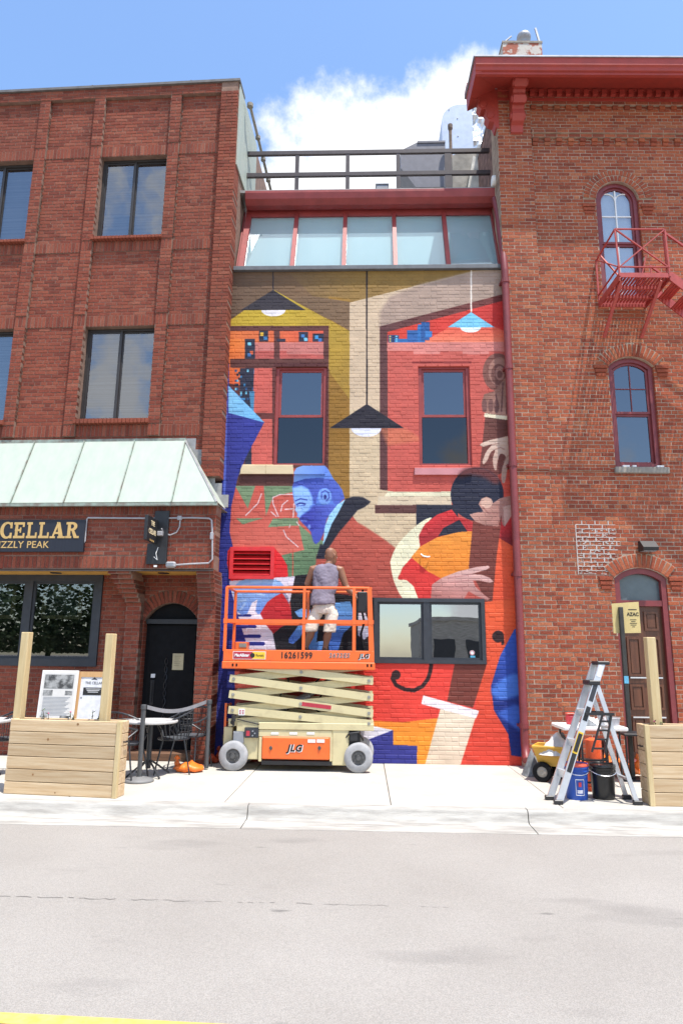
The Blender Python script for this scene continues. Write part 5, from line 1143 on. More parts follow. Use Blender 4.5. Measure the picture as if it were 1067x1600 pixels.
# scissor arms: pins at both ends, heights read down the stack
Lz = [kz(100, v).z for v in (70, 167, 268, 368, 448)]; Rz = [kz(970, v).z for v in (85, 180, 285, 388, 455)]
XL, XR = kz(103, 200).x, kz(970, 200).x
def arm(a, b, y, w):
    d = (Vector(b) - Vector(a)).normalized(); q = MB(); q.bar(Vector(a) - d * .06, Vector(b) + d * .06, .045, .105, up=(0, 0, 1)); o = q.build('arm', M_cream, lift)
    for t in (0, .5, 1):
        p = Vector(a).lerp(Vector(b), t); q = MB(); q.lathe([(0, -.035), (.022, -.035), (.024, -.02)], p.x, p.y, p.z, 12, axis='y'); q.build('pin', M_pin, o)
    return o
for yo, yi in ((FY + .5 + .02, FY + .5 + .075), (BY + .5 - .02, BY + .5 - .075)):
    for i in range(4):
        arm((XL, yo, Lz[i]), (XR, yo, Rz[i + 1]), yo, .1); arm((XL, yi, Lz[i + 1]), (XR, yi, Rz[i]), yi, .1)
q = MB()
for i in range(5):
    for x, z in ((XL, Lz[i]), (XR, Rz[i])): q.tube([(x, FY + .53, z), (x, BY + .47, z)], .03, 10)
for i in range(4): zc_ = (Lz[i] + Lz[i + 1] + Rz[i] + Rz[i + 1]) / 4; q.tube([((XL + XR) / 2, FY + .53, zc_), ((XL + XR) / 2, BY + .47, zc_)], .03, 10)
q.build('cross_tube', M_blk, lift)['kind'] = 'stuff'
q = MB(); q.tube([((XL + XR) / 2 - .5, -.05, Lz[4] + .06), ((XL + XR) / 2 + .1, -.05, Lz[2])], .055, 12); q.tube([((XL + XR) / 2 - .0, -.05, Lz[2] - .1), ((XL + XR) / 2 + .4, -.05, Lz[1])], .035, 12); q.build('hydraulic_ram', M_galv, lift, smooth=True)
for k, (za, zb_) in enumerate(((0, 2), (1, 3), (2, 4))):
    q = MB(); pts = [((XL + XR) / 2 + .25 * (1 - 2 * (k % 2)) + .06 * math.sin(t * .9 + k), -.28 + .03 * k, Lz[za] + (Lz[zb_] - Lz[za]) * t / 8 + .02 * math.cos(t)) for t in range(9)]; q.tube(pts, .011, 6); q.build('hose', M_blkm, lift)
c = kz(635, 340, FY - .02); q = MB(); q.bar(kz(540, 328, FY - .006), kz(728, 352, FY - .006), .004, .055); q.build('safety_label', M_lred, lift)
c = kz(155, 380, FY - .006); q = MB(); q.bx(c.x - .045, c.x + .045, c.y - .002, c.y + .002, c.z - .045, c.z + .045); o = q.build('warning_label', M_stk, lift)
q = MB()
for a in (-.02, .02):
    for b in (-.022, 0, .022): q.bx(c.x + a - .012, c.x + a + .012, c.y - .004, c.y - .002, c.z + b - .006, c.z + b + .006)
q.build('label_print', M_lred, o)
for u in (430, 459, 486): c = K(u, 1146, FY - .004); q = MB(); q.bx(c.x - .06, c.x + .05, c.y - .001, c.y + .002, c.z - .016, c.z + .016); q.build('small_label', M_stk, lift)
for u in (487, 501): c = K(u, 1158, FY - .024); q = MB(); q.bx(c.x - .055, c.x + .055, c.y - .002, c.y + .002, c.z - .022, c.z + .022); q.build('small_label', M_stk, lift)
# platform
PF = FY - .02
z_d = K(466, 1016, PF).z; z_b = K(466, 1046, PF).z; z_m = K(466, 1034, PF).z; PXa, PXb = K(348.5, 1030, PF).x, K(584.5, 1030, PF).x
q = MB(); q.bb(PXa, PXb, PF + .5, PF + .53, z_m + .004, z_d, .006); q.bb(PXa, PXb, BY + .47, BY + .5, z_m + .004, z_d, .006); q.bb(PXa, PXa + .03, PF + .53, BY + .47, z_m, z_d, .006); q.bb(PXb - .03, PXb, PF + .53, BY + .47, z_m, z_d, .006); q.build('toe_board', M_or, lift)
q = MB(); q.bb(PXa - .012, PXb + .012, PF + .488, BY + .512, z_b, z_m, .012); q.build('platform', M_or, lift)
q = MB(); q.bx(PXa + .03, PXb - .03, PF + .53, BY + .47, z_d - .05, z_d - .03); q.build('floor_plate', M_galv, lift)
zt = K(466, 918, PF).z; zmid = K(466, 971, PF).z
posts = [353, 475, 553, 579]
rt = .021
for y in (PF + .52, BY + .48):
    xs_ = [K(u, 960, PF).x for u in posts]; q = MB()
    q.tube([(xs_[0], y, zt - .0), (xs_[3] - .02, y, zt)], rt, 8); q.build('top_rail', M_or, lift); q = MB(); q.bar((xs_[0] - .02, y, zmid), (xs_[3] + .045, y, zmid), .03, .055); q.build('mid_rail', M_or, lift)
    for i, x in enumerate(xs_):
        q = MB(); q.bar((x, y, z_d - .02), (x if i < 3 else x - .03, y, zt), .042, .042, up=(0, 1, 0)); q.build('post', M_or, lift)
    q = MB(); q.bar((xs_[3] + .035, y, z_d), (xs_[3] - .0, y, zt - .02), .032, .032, up=(0, 1, 0)); q.build('gate_post', M_or, lift)
for i in (0, 3):
    x = K(posts[i], 960, PF).x
    for z in (zt, zmid): q = MB(); q.tube([(x, PF + .52, z), (x, BY + .48, z)], rt, 8); q.build('end_rail', M_or, lift)
q = MB()
for i in range(4):
    for y in (PF + .495,):
        x = K(posts[i], 960, PF).x; q.bx(x - .03, x + .03, y, y + .01, zmid - .035, zmid + .035)
q.build('clamp_plate', M_or, lift)['kind'] = 'stuff'
# control station hung on the rail
cs = thing('control_box', 'black control box hung on the orange rail at right end of the lift', 'control box'); a, b = AT(558, 924, -.55), AT(574, 957, -.55)
q = MB(); q.bb(a.x, b.x, -.55, -.40, b.z, a.z, .02); q.build('box_body', M_blk, cs)
q = MB(); q.tube([((a.x + b.x) / 2, -.47, a.z - .02), ((a.x + b.x) / 2 + .01, -.49, a.z + .06)], [.012, .02], 8); q.build('joystick', M_blkm, cs)
q = MB(); q.tube([((a.x + b.x) / 2, -.46, b.z + .01), ((a.x + b.x) / 2 + .03, -.44, b.z - .15), ((a.x + b.x) / 2 - .02, -.42, b.z - .32), ((a.x + b.x) / 2 + .02, -.40, b.z - .55)], .016, 8); q.build('cable', M_blkm, cs)
sb = thing('paint_tray', 'small orange tool box on the platform floor at its left end', 'tool box'); a, b = AT(368, 1003, -.4), AT(386, 1016, -.4); q = MB(); q.bb(a.x, b.x, -.4, -.2, z_d - .03, a.z, .008); q.build('box_body', M_or, sb); q = MB(); q.bx(a.x + .06, b.x - .01, -.406, -.399, a.z - .08, a.z - .02); q.build('label', M_sill, sb)
# lettering
yl = PF + .5 - .003
def at_(u, v): p = K(u, v, PF); return (p.x, yl, p.z)
M_txt = mat('print_black', (.012, .012, .012), rough=.6); M_txw = mat('print_white', (.8, .8, .8), rough=.6)
text('lettering', '16261599', .125, M_txt, lift, at_(463, 1024.5), bold=.0025, sx=.88, sp=1.08)
p = at_(530, 1024.5); text('lettering', '2632ES', .088, M_txw, lift, (p[0], yl, p[2]), bold=.0025, shear=.12, sp=1.16, ext=.0006); text('lettering', '2632ES', .088, M_txt, lift, (p[0], yl - .002, p[2]), bold=.0, shear=.12, sp=1.16, ext=.0006)
def jlg(parent, u, v, y, size):
    p = K(u, v, PF if y is None else y); yy = (yl if y is None else y + .5 - .003)
    text('lettering', 'JLG', size, M_txw, parent, (p.x + .006, yy - .000, p.z - .004), bold=size * .075, shear=.25, sp=1.12, ext=.0006); text('lettering', 'JLG', size, M_txt, parent, (p.x, yy - .002, p.z), bold=size * .045, shear=.25, sp=1.12, ext=.0006)
jlg(lift, 568, 1025.5, None, .085); jlg(lift, 460, 1169.5, FY - .022, .125)
a, b = at_(364.5, 1017.5), at_(415, 1030.5); q = MB(); q.bx(a[0], b[0], yl, yl + .002, b[2], a[2]); o = q.build('hire_label', M_stk, lift)
xm = a[0] + (b[0] - a[0]) * .60; q = MB(); q.bx(a[0] + .007, xm, yl - .0015, yl - .0002, b[2] + .007, a[2] - .007); q.build('label_field', M_lred, o); q = MB(); q.bx(xm, b[0] - .007, yl - .0015, yl - .0002, b[2] + .007, a[2] - .007); q.build('label_field', M_lyel, o)
q = MB(); q.lathe([(0, 0), (.034, 0)], xm, yl - .003, (a[2] + b[2]) / 2, 16, axis='y'); q.build('label_badge', M_txt, o)
text('lettering', 'MacAllister', .058, M_txw, o, ((a[0] + xm) / 2 - .015, yl - .003, (a[2] + b[2]) / 2), bold=.002, shear=.2, sx=.8); text('lettering', 'Rentals', .05, M_txt, o, ((b[0] + xm) / 2 + .012, yl - .003, (a[2] + b[2]) / 2), sx=.8)
for u, v in ((364, 1039), (370, 1039), (574, 1040), (580, 1040)): p = at_(u, v); q = MB(); q.bx(p[0] - .012, p[0] + .012, PF + .486, PF + .4875, p[2] - .02, p[2] + .02); q.build('bolt_slot', M_blkm, lift)
# ================================================================ the painter
M_skin = mat('skin_brown', (.22, .095, .052), rough=.5, c2=(.27, .125, .072), scale=6, sss=.06)
M_shirt = mat('shirt_lilac', (.185, .16, .205), rough=.95, var=.12, scale=7, bump=.6, bscale=11)
M_short = mat('shorts_cream', (.66, .59, .50), rough=.95, c2=(.60, .53, .45), scale=5, bump=.5, bscale=12)
M_sand = mat('sandal_brown', (.05, .03, .02), rough=.7)
per = thing('person', 'bald man in lilac sleeveless shirt and cream shorts standing on the lift facing the mural', 'person', (AT(492, 1015, -.5).x, -.5, z_d - .03))
O = Vector(per.location)
def J(u, v, y): p = AT(u, v, y) - O; return Vector((p.x, p.y, p.z))
def loftz(mb, rings, n=20):
    vs = []; fs = []
    for c, rx, ry, rot, tl in rings:
        c = Vector(c); ca, sa = math.cos(R(rot)), math.sin(R(rot))
        for k in range(n):
            a = 2 * math.pi * k / n; x, y = rx * math.cos(a), ry * math.sin(a); x, y = x * ca - y * sa, x * sa + y * ca
            vs.append((c.x + x, c.y + y, c.z + tl * x))
    m = len(rings)
    for i in range(m - 1):
        for k in range(n): fs.append((i * n + k, i * n + (k + 1) % n, (i + 1) * n + (k + 1) % n, (i + 1) * n + k))
    fs += [tuple(range(n))[::-1], tuple((m - 1) * n + k for k in range(n))]
    mb.add(vs, fs)
def limb(mb, pts, rs, n=14):
    pts = [Vector(p) for p in pts]; d0 = (pts[0] - pts[1]).normalized(); d1 = (pts[-1] - pts[-2]).normalized()
    P_ = [pts[0] + d0 * rs[0] * .8, pts[0] + d0 * rs[0] * .45] + pts + [pts[-1] + d1 * rs[-1] * .45, pts[-1] + d1 * rs[-1] * .8]; S_ = [rs[0] * .35, rs[0] * .8] + list(rs) + [rs[-1] * .8, rs[-1] * .35]
    mb.tube(P_, S_, n)
def skin_obj(name, mb, m, parent, vox, it=3):
    o = mb.build(name, m, parent); r = o.modifiers.new('join', 'REMESH'); r.mode = 'VOXEL'; r.voxel_size = vox; r.use_smooth_shade = True
    s = o.modifiers.new('soft', 'SMOOTH'); s.factor = .5; s.iterations = it
    dg = bpy.context.evaluated_depsgraph_get(); me = bpy.data.meshes.new_from_object(o.evaluated_get(dg)); o.modifiers.clear(); old = o.data; o.data = me; bpy.data.meshes.remove(old)
    if not me.materials: me.materials.append(m)
    return o
sh = J(510, 889, -.46); hip = J(506, 952, -.52); hL, hR = J(494, 955, -.51), J(518, 955, -.51)
kL, kR = J(487, 986, -.56), J(513, 987, -.54); aL, aR = J(478, 1011, -.50), J(508, 1012, -.5)
zf = 0.0; aL.z = .085; aR.z = .085
sL, sR = J(490, 889, -.46), J(531, 890, -.45); eL, eR = J(480, 913, -.42), J(541, 917, -.44); wL, wR = J(488, 922, -.22), J(558, 934, -.50)
body = MB()
neck = J(513, 884, -.44); hd = J(517, 870.5, -.41)
loftz(body, [(hip + Vector((0, 0, -.06)), .15, .11, 0, 0), (hip, .165, .125, 0, 0), (hip + Vector((0, .02, .16)), .145, .10, 0, 0), (hip.lerp(sh, .6), .17, .11, 6, .0), (hip.lerp(sh, .85), .185, .115, 8, .02), (sh, .16, .10, 8, .02), (sh + Vector((0, .01, .05)), .085, .07, 8, 0)])
limb(body, [neck + Vector((0, -.01, -.05)), neck + Vector((.0, .0, .02)), hd + Vector((0, .0, -.05))], [.07, .06, .058])
for s_, e_, w_ in ((sL, eL, wL), (sR, eR, wR)):
    limb(body, [s_ + (sh - s_) * .2, s_, s_.lerp(e_, .45), e_, e_.lerp(w_, .3), w_], [.066, .070, .058, .048, .050, .031])
for h_, k_, a_ in ((hL, kL, aL), (hR, kR, aR)):
    limb(body, [h_, h_.lerp(k_, .5), k_, k_.lerp(a_, .35), a_.lerp(k_, .25), a_], [.088, .078, .056, .062, .044, .038])
    f0 = Vector((a_.x, a_.y - .04, .045)); limb(body, [f0, f0 + Vector((-.005, .08, .005)), f0 + Vector((.01, .17, -.012))], [.04, .042, .03])
def hand(w_, d, up, side, curl):
    d, up = d.normalized(), up.normalized(); s_ = d.cross(up).normalized()
    body.bar(w_ - d * .01, w_ + d * .085, .078, .032, up=up)
    for i, (o_, l_) in enumerate(((-.032, .068), (-.011, .078), (.011, .072), (.031, .056))):
        p0 = w_ + d * .08 + s_ * o_; a1 = (d * math.cos(curl) - up * math.sin(curl)); a2 = (d * math.cos(2 * curl) - up * math.sin(2 * curl)); p1 = p0 + a1 * l_ * .5; p2 = p1 + a2 * l_ * .5
        body.tube([p0 - d * .03, p0, p1, p2, p2 + a2 * .006], [.010, .0098, .009, .008, .004], 8)
    t0 = w_ + d * .025 + s_ * side * .035; t1 = t0 + (d * .6 + s_ * side * .7 - up * .3).normalized() * .035; t2 = t1 + (d * .95 - up * .4).normalized() * .03
    body.tube([t0 - s_ * side * .02, t0, t1, t2, t2 + d * .004], [.013, .0125, .011, .009, .004], 8)
hand(wR, Vector((.75, .1, -.45)), Vector((.3, -.35, .85)), -1, R(38)); hand(wL, Vector((.1, .95, .05)), Vector((0, 0, 1)), 1, R(30))
# head: turned to the right and bowed
H = Matrix.Translation(hd + Vector((.0, .0, .01))) @ Matrix.Rotation(R(-38), 4, 'Z') @ Matrix.Rotation(R(-16), 4, 'X') @ Matrix.Scale(1.1, 4)
hm = MB()
loftz(hm, [(Vector((0, y, z)), rx, ry, 0, 0) for z, y, rx, ry in ((-.115, .055, .028, .03), (-.10, .045, .05, .055), (-.075, .03, .06, .075), (-.04, .01, .069, .09), (0, .002, .074, .097), (.035, -.006, .077, .10), (.07, -.01, .072, .094), (.098, -.012, .055, .072), (.115, -.012, .032, .042), (.121, -.012, .01, .013))], 22)
hm.tube([(0, .098, .022), (0, .116, -.012), (0, .123, -.03), (0, .10, -.042)], [.008, .012, .016, .01], 8)
for s_ in (-1, 1):
    hm.tube([(s_ * .074, -.012, .022), (s_ * .088, -.022, .018), (s_ * .09, -.024, -.006), (s_ * .084, -.016, -.03), (s_ * .07, -.004, -.036)], [.008, .012, .012, .01, .007], 8)
    hm.tube([(s_ * .012, .096, .030), (s_ * .032, .096, .036), (s_ * .052, .082, .032)], [.007, .009, .006], 6)
hm.tube([(-.022, .092, -.068), (0, .104, -.066), (.022, .092, -.068)], [.005, .009, .005], 6)
body.add([H @ Vector(v) for v in hm.v], hm.f)
bo = skin_obj('body', body, M_skin, per, .0075, 3)
e_ = MB()
for s_ in (-1, 1): c = H @ Vector((s_ * .031, .088, .012)); e_.lathe([(0, -.011), (.008, -.008), (.011, 0), (.008, .008), (0, .011)], c.x, c.y, c.z, 10)
e_.build('eyes', M_txw, per, smooth=True)['kind'] = 'stuff'
# shirt: open shoulders, loose hem
s = MB(); hem = J(504, 943, -.53)
loftz(s, [(hem + Vector((0, -.005, -.02)), .188, .158, 0, .05), (hem + Vector((0, -.005, .03)), .184, .15, 0, .03), (hem + Vector((0, .01, .14)), .172, .125, 2, .02), (hip.lerp(sh, .5), .188, .128, 5, .02), (hip.lerp(sh, .75), .196, .134, 8, .02), (hip.lerp(sh, .93), .212, .118, 8, .02), (sh + Vector((0, 0, .025)), .200, .10, 8, .01), (sh + Vector((0, 0, .05)), .150, .09, 8, .01), (sh + Vector((.005, .01, .06)), .10, .085, 8, 0), (sh + Vector((.01, .015, .075)), .082, .078, 8, 0)], 26)
so_ = skin_obj('shirt', s, M_shirt, per, .012, 3)
for v in so_.data.vertices:
    c = v.co; k = .004 + .014 * mnoise.noise(Vector((c.x * 13 + c.z * 3, c.y * 11, c.z * 4.5))) + .007 * mnoise.noise(c * 26); v.co = c + v.normal * k
# shorts: waist and two wide legs
s = MB(); loftz(s, [(hip + Vector((0, 0, .085)), .16, .12, 0, 0), (hip + Vector((0, -.005, .0)), .178, .145, 0, 0), (hip + Vector((0, 0, -.07)), .175, .135, 0, 0)], 24)
for h_, k_, o_ in ((hL, kL, -.012), (hR, kR, .014)): loftz(s, [(h_ + Vector((-o_ * .5, 0, .03)), .085, .115, 0, 0), (h_ + Vector((o_ * .4, 0, -.06)), .100, .118, 0, 0), (h_.lerp(k_, .5) + Vector((o_, -.005, 0)), .098, .108, 0, 0), (h_.lerp(k_, .98) + Vector((o_, 0, 0)), .100, .106, 0, 0), (h_.lerp(k_, 1.02) + Vector((o_, 0, 0)), .099, .105, 0, 0)], 20)
so_ = skin_obj('shorts', s, M_short, per, .010, 1)
for v in so_.data.vertices:
    c = v.co; v.co = c + v.normal * (.016 * mnoise.noise(Vector((c.x * 12, c.y * 12, c.z * 7))) + .006 * mnoise.noise(c * 28))
for a_ in (aL, aR):
    q = MB(); f0 = Vector((a_.x, a_.y, 0)); q.prism([(f0.x - .042, f0.y - .085), (f0.x + .042, f0.y - .085), (f0.x + .05, f0.y + .1), (f0.x + .02, f0.y + .175), (f0.x - .025, f0.y + .165), (f0.x - .05, f0.y + .08)], -.004, .02, plane='xy')
    q.tube([(f0.x - .045, f0.y + .02, .02), (f0.x - .03, f0.y + .03, .085), (f0.x + .03, f0.y + .03, .085), (f0.x + .045, f0.y + .02, .02)], .012, 6); q.tube([(f0.x - .042, f0.y - .05, .02), (f0.x, f0.y - .088, .07), (f0.x + .042, f0.y - .05, .02)], .012, 6); q.build('sandal', M_sand, per)
# ================================================================ wall-hung signs and pipes of the bar front
M_gold = mat('sign_gold', (.55, .36, .13), rough=.5, var=.08); M_sgn = mat('sign_black', (.012, .014, .024), rough=.5, var=.2, scale=3, stretch=(12, 1, .3))
M_cond = mat('conduit_grey', (.36, .355, .37), rough=.5, var=.1)
sg = thing('bar_sign', 'long black bar sign with gold serif letters fixed under the green awning', 'sign')
def LP(u, v, c): x, z = LF.uv(u, v, c); return x, z
sg.parent = None; sg.matrix_world = LF.M.copy()
x1, zt_ = LP(134, 812, CF - .07); zb_ = LP(60, 862, CF - .07)[1]
q = MB(); q.bb(LW, x1, CF - .07, CF - .008, zb_, zt_, .004); q.build('board', M_sgn, sg)
xa, xe = LP(1, 830, CF - .07)[0], LP(124, 830, CF - .07)[0]; hl = LP(60, 816, CF - .07)[1] - LP(60, 841, CF - .07)[1]; z0_ = LP(60, 841, CF - .07)[1]
def slab(ch, x, w, h):
    t = w * .23; th = h * .15; q = MB(); y0, y1 = CF - .076, CF - .069; n = [0]
    def r_(a, b, c, d):
        n[0] += 1; q.bx(x + a, x + b, y0 - .0002 * n[0], y1, z0_ + c, z0_ + d)
    if ch == 'C':
        cx_, cz_ = x + w * .54, z0_ + h / 2; O_, I_ = [], []
        for k in range(25): a = R(42 + 276 * k / 24); O_.append((cx_ + w * .54 * math.cos(a), cz_ + h * .53 * math.sin(a))); I_.append((cx_ + .04 * w + w * .31 * math.cos(a), cz_ + h * .40 * math.sin(a)))
        for k in range(24): q.prism([O_[k], O_[k + 1], I_[k + 1], I_[k]], y0, y1)
        r_(w * .80, w * .96, h * .62, h * 1.0); r_(w * .80, w * .96, .0, h * .34)
    elif ch == 'E':
        r_(w * .12, w * .12 + t, 0, h); r_(0, w * .9, 0, th); r_(0, w * .86, h - th, h); r_(w * .1, w * .62, h * .44, h * .57); r_(w * .8, w * .95, 0, h * .32); r_(w * .74, w * .89, h * .70, h); r_(w * .52, w * .63, h * .34, h * .67)
    elif ch == 'L':
        r_(w * .12, w * .12 + t, 0, h); r_(0, w * .5, h - th, h); r_(0, w * .9, 0, th); r_(w * .8, w * .95, 0, h * .36)
    elif ch == 'A':
        q.prism([(x + w * .08, z0_), (x + w * .2, z0_), (x + w * .52, z0_ + h * .8), (x + w * .44, z0_ + h)], y0, y1); q.prism([(x + w * .62, z0_), (x + w * .92, z0_), (x + w * .62, z0_ + h), (x + w * .40, z0_ + h)], y0 - .0003, y1)
        r_(w * .24, w * .72, h * .26, h * .38); r_(-.04 * w, w * .34, 0, th * .8); r_(w * .52, w * 1.04, 0, th * .8)
    elif ch == 'R':
        r_(w * .12, w * .12 + t, 0, h); r_(0, w * .45, 0, th * .9); r_(0, w * .4, h - th, h)
        P_, Q_ = [], []
        for k in range(13): a = R(90 - 180 * k / 12); P_.append((x + w * .48 + w * .36 * math.cos(a), z0_ + h * .73 + h * .27 * math.sin(a))); Q_.append((x + w * .42 + w * .18 * math.cos(a), z0_ + h * .73 + h * .14 * math.sin(a)))
        for k in range(12): q.prism([P_[k], P_[k + 1], Q_[k + 1], Q_[k]], y0 - .0005, y1)
        r_(w * .3, w * .5, h - th * .95, h - .0005); r_(w * .3, w * .5, h * .46, h * .59); q.prism([(x + w * .42, z0_ + h * .5), (x + w * .62, z0_ + h * .5), (x + w * .92, z0_), (x + w * .64, z0_)], y0 - .0008, y1); r_(w * .66, w * 1.02, 0, th * .9)
    return q.build('lettering', M_gold, sg)
ws = dict(C=1.05, E=1.0, L=.92, A=1.18, R=1.1); tot = sum(ws[c] for c in 'CELLAR') + .10 * 5; un = (xe - xa) / tot; x = xa
for c in 'CELLAR': slab(c, x, ws[c] * un, hl); x += (ws[c] + .10) * un
xr_, zr_ = LP(77, 851.5, CF - .07); text('lettering', 'GRIZZLY PEAK', .155, M_gold, sg, (xr_, CF - .073, zr_), align='RIGHT', bold=.001, sx=.98, sp=1.04)
# blade sign on its black back plate
bs = thing('blade_sign', 'small black projecting sign with gold lettering on a black back plate by the door', 'sign'); bs.matrix_world = LF.M.copy()
a, b = LP(244, 799, CF), LP(261, 882, CF); q = MB(); q.bb(a[0], b[0], CF - .05, CF - .008, b[1], a[1], .004); a2, b2 = LP(232, 850, CF), LP(246, 882, CF); q.bb(a2[0], b2[0], CF - .045, CF - .008, b2[1], a2[1], .004); q.build('back_plate', M_blk, bs)
c0, c1 = LP(222, 818, CF - .55), LP(248, 838, CF - .1); za, zb_ = LP(235, 808, CF - .3)[1], LP(235, 846, CF - .3)[1]
xb_ = LP(246, 830, CF - .06)[0]; xf_ = xb_ - .06
q = MB(); q.bb(xb_ - .05, xb_ + .0, CF - .50, CF - .05, zb_, za, .006); bd = q.build('blade', M_blk, bs)
M_ivory = mat('sign_ivory', (.72, .60, .38), rough=.5)  # plain ivory colour of the larger blade letters
for i, (t_, s_) in enumerate((('THE', .10), ('CELLAR', .105), ('Grizzly Peak', .045))):
    text('lettering', t_, s_, M_ivory if i < 2 else M_gold, bd, (xb_ + .003, CF - .275, za - .10 - .13 * i), rot=(R(90), 0, R(90)), bold=.004 if i < 2 else 0, sx=.85)
q = MB(); q.tube([(xb_ + .03, CF - .05, zb_ - .05), (xb_ + .01, CF - .08, zb_ - .15), (xb_ + .03, CF - .06, zb_ - .25), (xb_ - .03, CF - .05, zb_ - .2)], .006, 5); q.bx(xb_ - .02, xb_ + .03, CF - .058, CF - .05, zb_ - .36, zb_ - .33); q.build('loose_wire', M_white, bs)
q = MB(); x, z = LP(251, 834, CF - .08); q.bb(x - .04, x + .04, CF - .13, CF - .05, z - .035, z + .035, .008); q.build('junction_box', M_cond, bs)
# conduit
cd_ = thing('conduit', 'thin pale conduit running round the brick fascia from the sign to the corner', 'conduit'); cd_.matrix_world = LF.M.copy()
q = MB()
def lp3(u, v, dy=.03): x, z = LP(u, v, CF - dy); return (x, CF - dy, z)
q.tube([lp3(130, 850), lp3(133, 846), lp3(136, 812), lp3(138, 809), lp3(240, 810), lp3(300, 809), lp3(327, 810), lp3(331, 813), lp3(332, 835), lp3(332, 874), lp3(326, 880), lp3(300, 881), lp3(272, 883)], .014, 8); q.build('pipe_run', M_cond, cd_)
q = MB(); q.tube([lp3(282, 810), lp3(281, 823), lp3(276, 832), lp3(266, 836), lp3(256, 833), lp3(253, 826, .1)], .011, 6); q.build('flexible_lead', M_cond, cd_)
for u, v, w, h in ((282, 810, .07, .025), (332, 838, .05, .07), (131, 848, .03, .03)): x, z = LP(u, v, CF); q = MB(); q.bb(x - w / 2, x + w / 2, CF - .055, CF - .006, z - h / 2 - .02, z + h / 2 + .02, .006); q.build('junction_box', M_cond, cd_)
fl = thing('wall_lamp', 'small grey bulkhead lamp at the end of the conduit above the door', 'lamp'); fl.matrix_world = LF.M.copy(); x, z = LP(269, 883, CF)
q = MB(); q.bb(x - .075, x + .075, CF - .09, CF - .006, z - .045, z + .045, .02); q.build('housing', M_cond, fl); q = MB(); q.bb(x - .055, x + .055, CF - .10, CF - .088, z - .03, z + .03, .01); q.build('lens', M_galv, fl)
wl_ = thing('wall_lamp', 'black wedge security lamp above the arched wooden door', 'lamp'); wl_.matrix_world = RF.M.copy(); a, b = RF.uv(997, 846, CW - .05), RF.uv(1022, 862, CW - .05)
q = MB(); q.prism([(CW - .02, b[1]), (CW - .2, b[1] + .0), (CW - .22, b[1] + .05), (CW - .1, a[1]), (CW - .02, a[1])], a[0], b[0], plane='yz'); q.build('housing', M_blk, wl_); q = MB(); q.bx(a[0] + .02, b[0] - .02, CW - .185, CW - .04, b[1] - .008, b[1] - .001); q.build('lens', M_galv, wl_)
# cable stay from the roof corner
sy = thing('stay_cable', 'thin pale stay rod from the left roof corner down to the middle roof', 'stay'); p0, p1 = AT(391, 165, .2), AT(424, 300, 1.6); q = MB(); q.tube([p0, p1], .028, 6); q.lathe([(0, -.03), (.06, -.03), (.06, .04), (0, .04)], p0.x, p0.y, p0.z, 10); q.build('rod', M_sill, sy)
for t in (.35, .6, .85): p = p0.lerp(p1, t); q = MB(); q.lathe([(0, -.03), (.05, -.03), (.05, .03), (0, .03)], p.x, p.y, p.z, 8); q.build('clip', M_sill, sy)
# ================================================================ fire escape
fe = thing('fire_escape', 'red iron fire escape landing with railing and descending steps under the arched window', 'fire escape'); fe.matrix_world = RF.M.copy()
PJ = CW - .92; x0, zf_ = RF.uv(967, 431, PJ); x1 = RF.uv(1047, 431, PJ)[0]; zr_ = RF.uv(1000, 358, PJ)[1]; zq = RF.uv(1000, 417, PJ)[1]; xr1_ = RF.uv(1045, 360, PJ)[0]; xr0_ = RF.uv(960, 358, PJ)[0]
q = MB(); q.bx(x0, x1, PJ, PJ + .012, zf_ - .02, zf_ + .06); q.bx(x0, x0 + .012, PJ, CW, zf_ - .06, zf_ + .06); q.bx(x1 - .012, x1, PJ, CW, zf_ - .06, zf_ + .06); q.bx(x0, x1, CW - .05, CW - .03, zf_ - .06, zf_ + .05)
for y in (PJ + .3, PJ + .6): q.bx(x0, x1, y, y + .03, zf_ - .05, zf_ - .0)
q.build('landing_frame', M_escape, fe)
n = 15
for i in range(n):
    x = x0 + .02 + (x1 - x0 - .04) * i / (n - 1); q = MB(); q.bx(x - .012, x + .012, PJ + .014, CW - .06, zf_ + .002, zf_ + .03); q.build('slat', M_escape, fe)
def fbar(name, p, q_, w=.025): q = MB(); q.bar(p, q_, w, w * .7); return q.build(name, M_escape, fe)
P0, P1, P2, P3 = (x0 + .01, PJ, zf_), (x1 - .01, PJ, zf_), (xr0_, PJ, zr_), (x1 - .02, PJ, zr_)
fbar('rail', P2, P3); fbar('rail', (x0, PJ, zq), (x1, PJ, zq)); fbar('rail', P2, (x0, CW - .02, zr_ - .02)); fbar('rail', (x0, PJ, zq), (x0, CW - .02, zq))
fbar('post', P0, P2); fbar('post', P1, P3); fbar('post', (x0, CW - .04, zf_), (x0, CW - .04, zr_ + .0)); xm = (x0 + x1) / 2
fbar('brace', P2, (x1 - .02, PJ, zq)); fbar('brace', (x0 + .02, PJ, zq), P3); fbar('brace', (x0, PJ, zq), (x0, CW - .04, zr_)); fbar('brace', (x0 + .01, PJ + .02, zf_), (x0, CW - .2, zr_))
fbar('brace', (x0 + .55, CW - .3, zf_), (x0 + .75, CW - .3, zf_ + .75)); 
for x in (x0 + .06, x1 - .12): fbar('strut', (x, PJ + .08, zf_ - .03), (x - .01, CW - .02, RF.uv(950, 528, CW)[1]), .05)
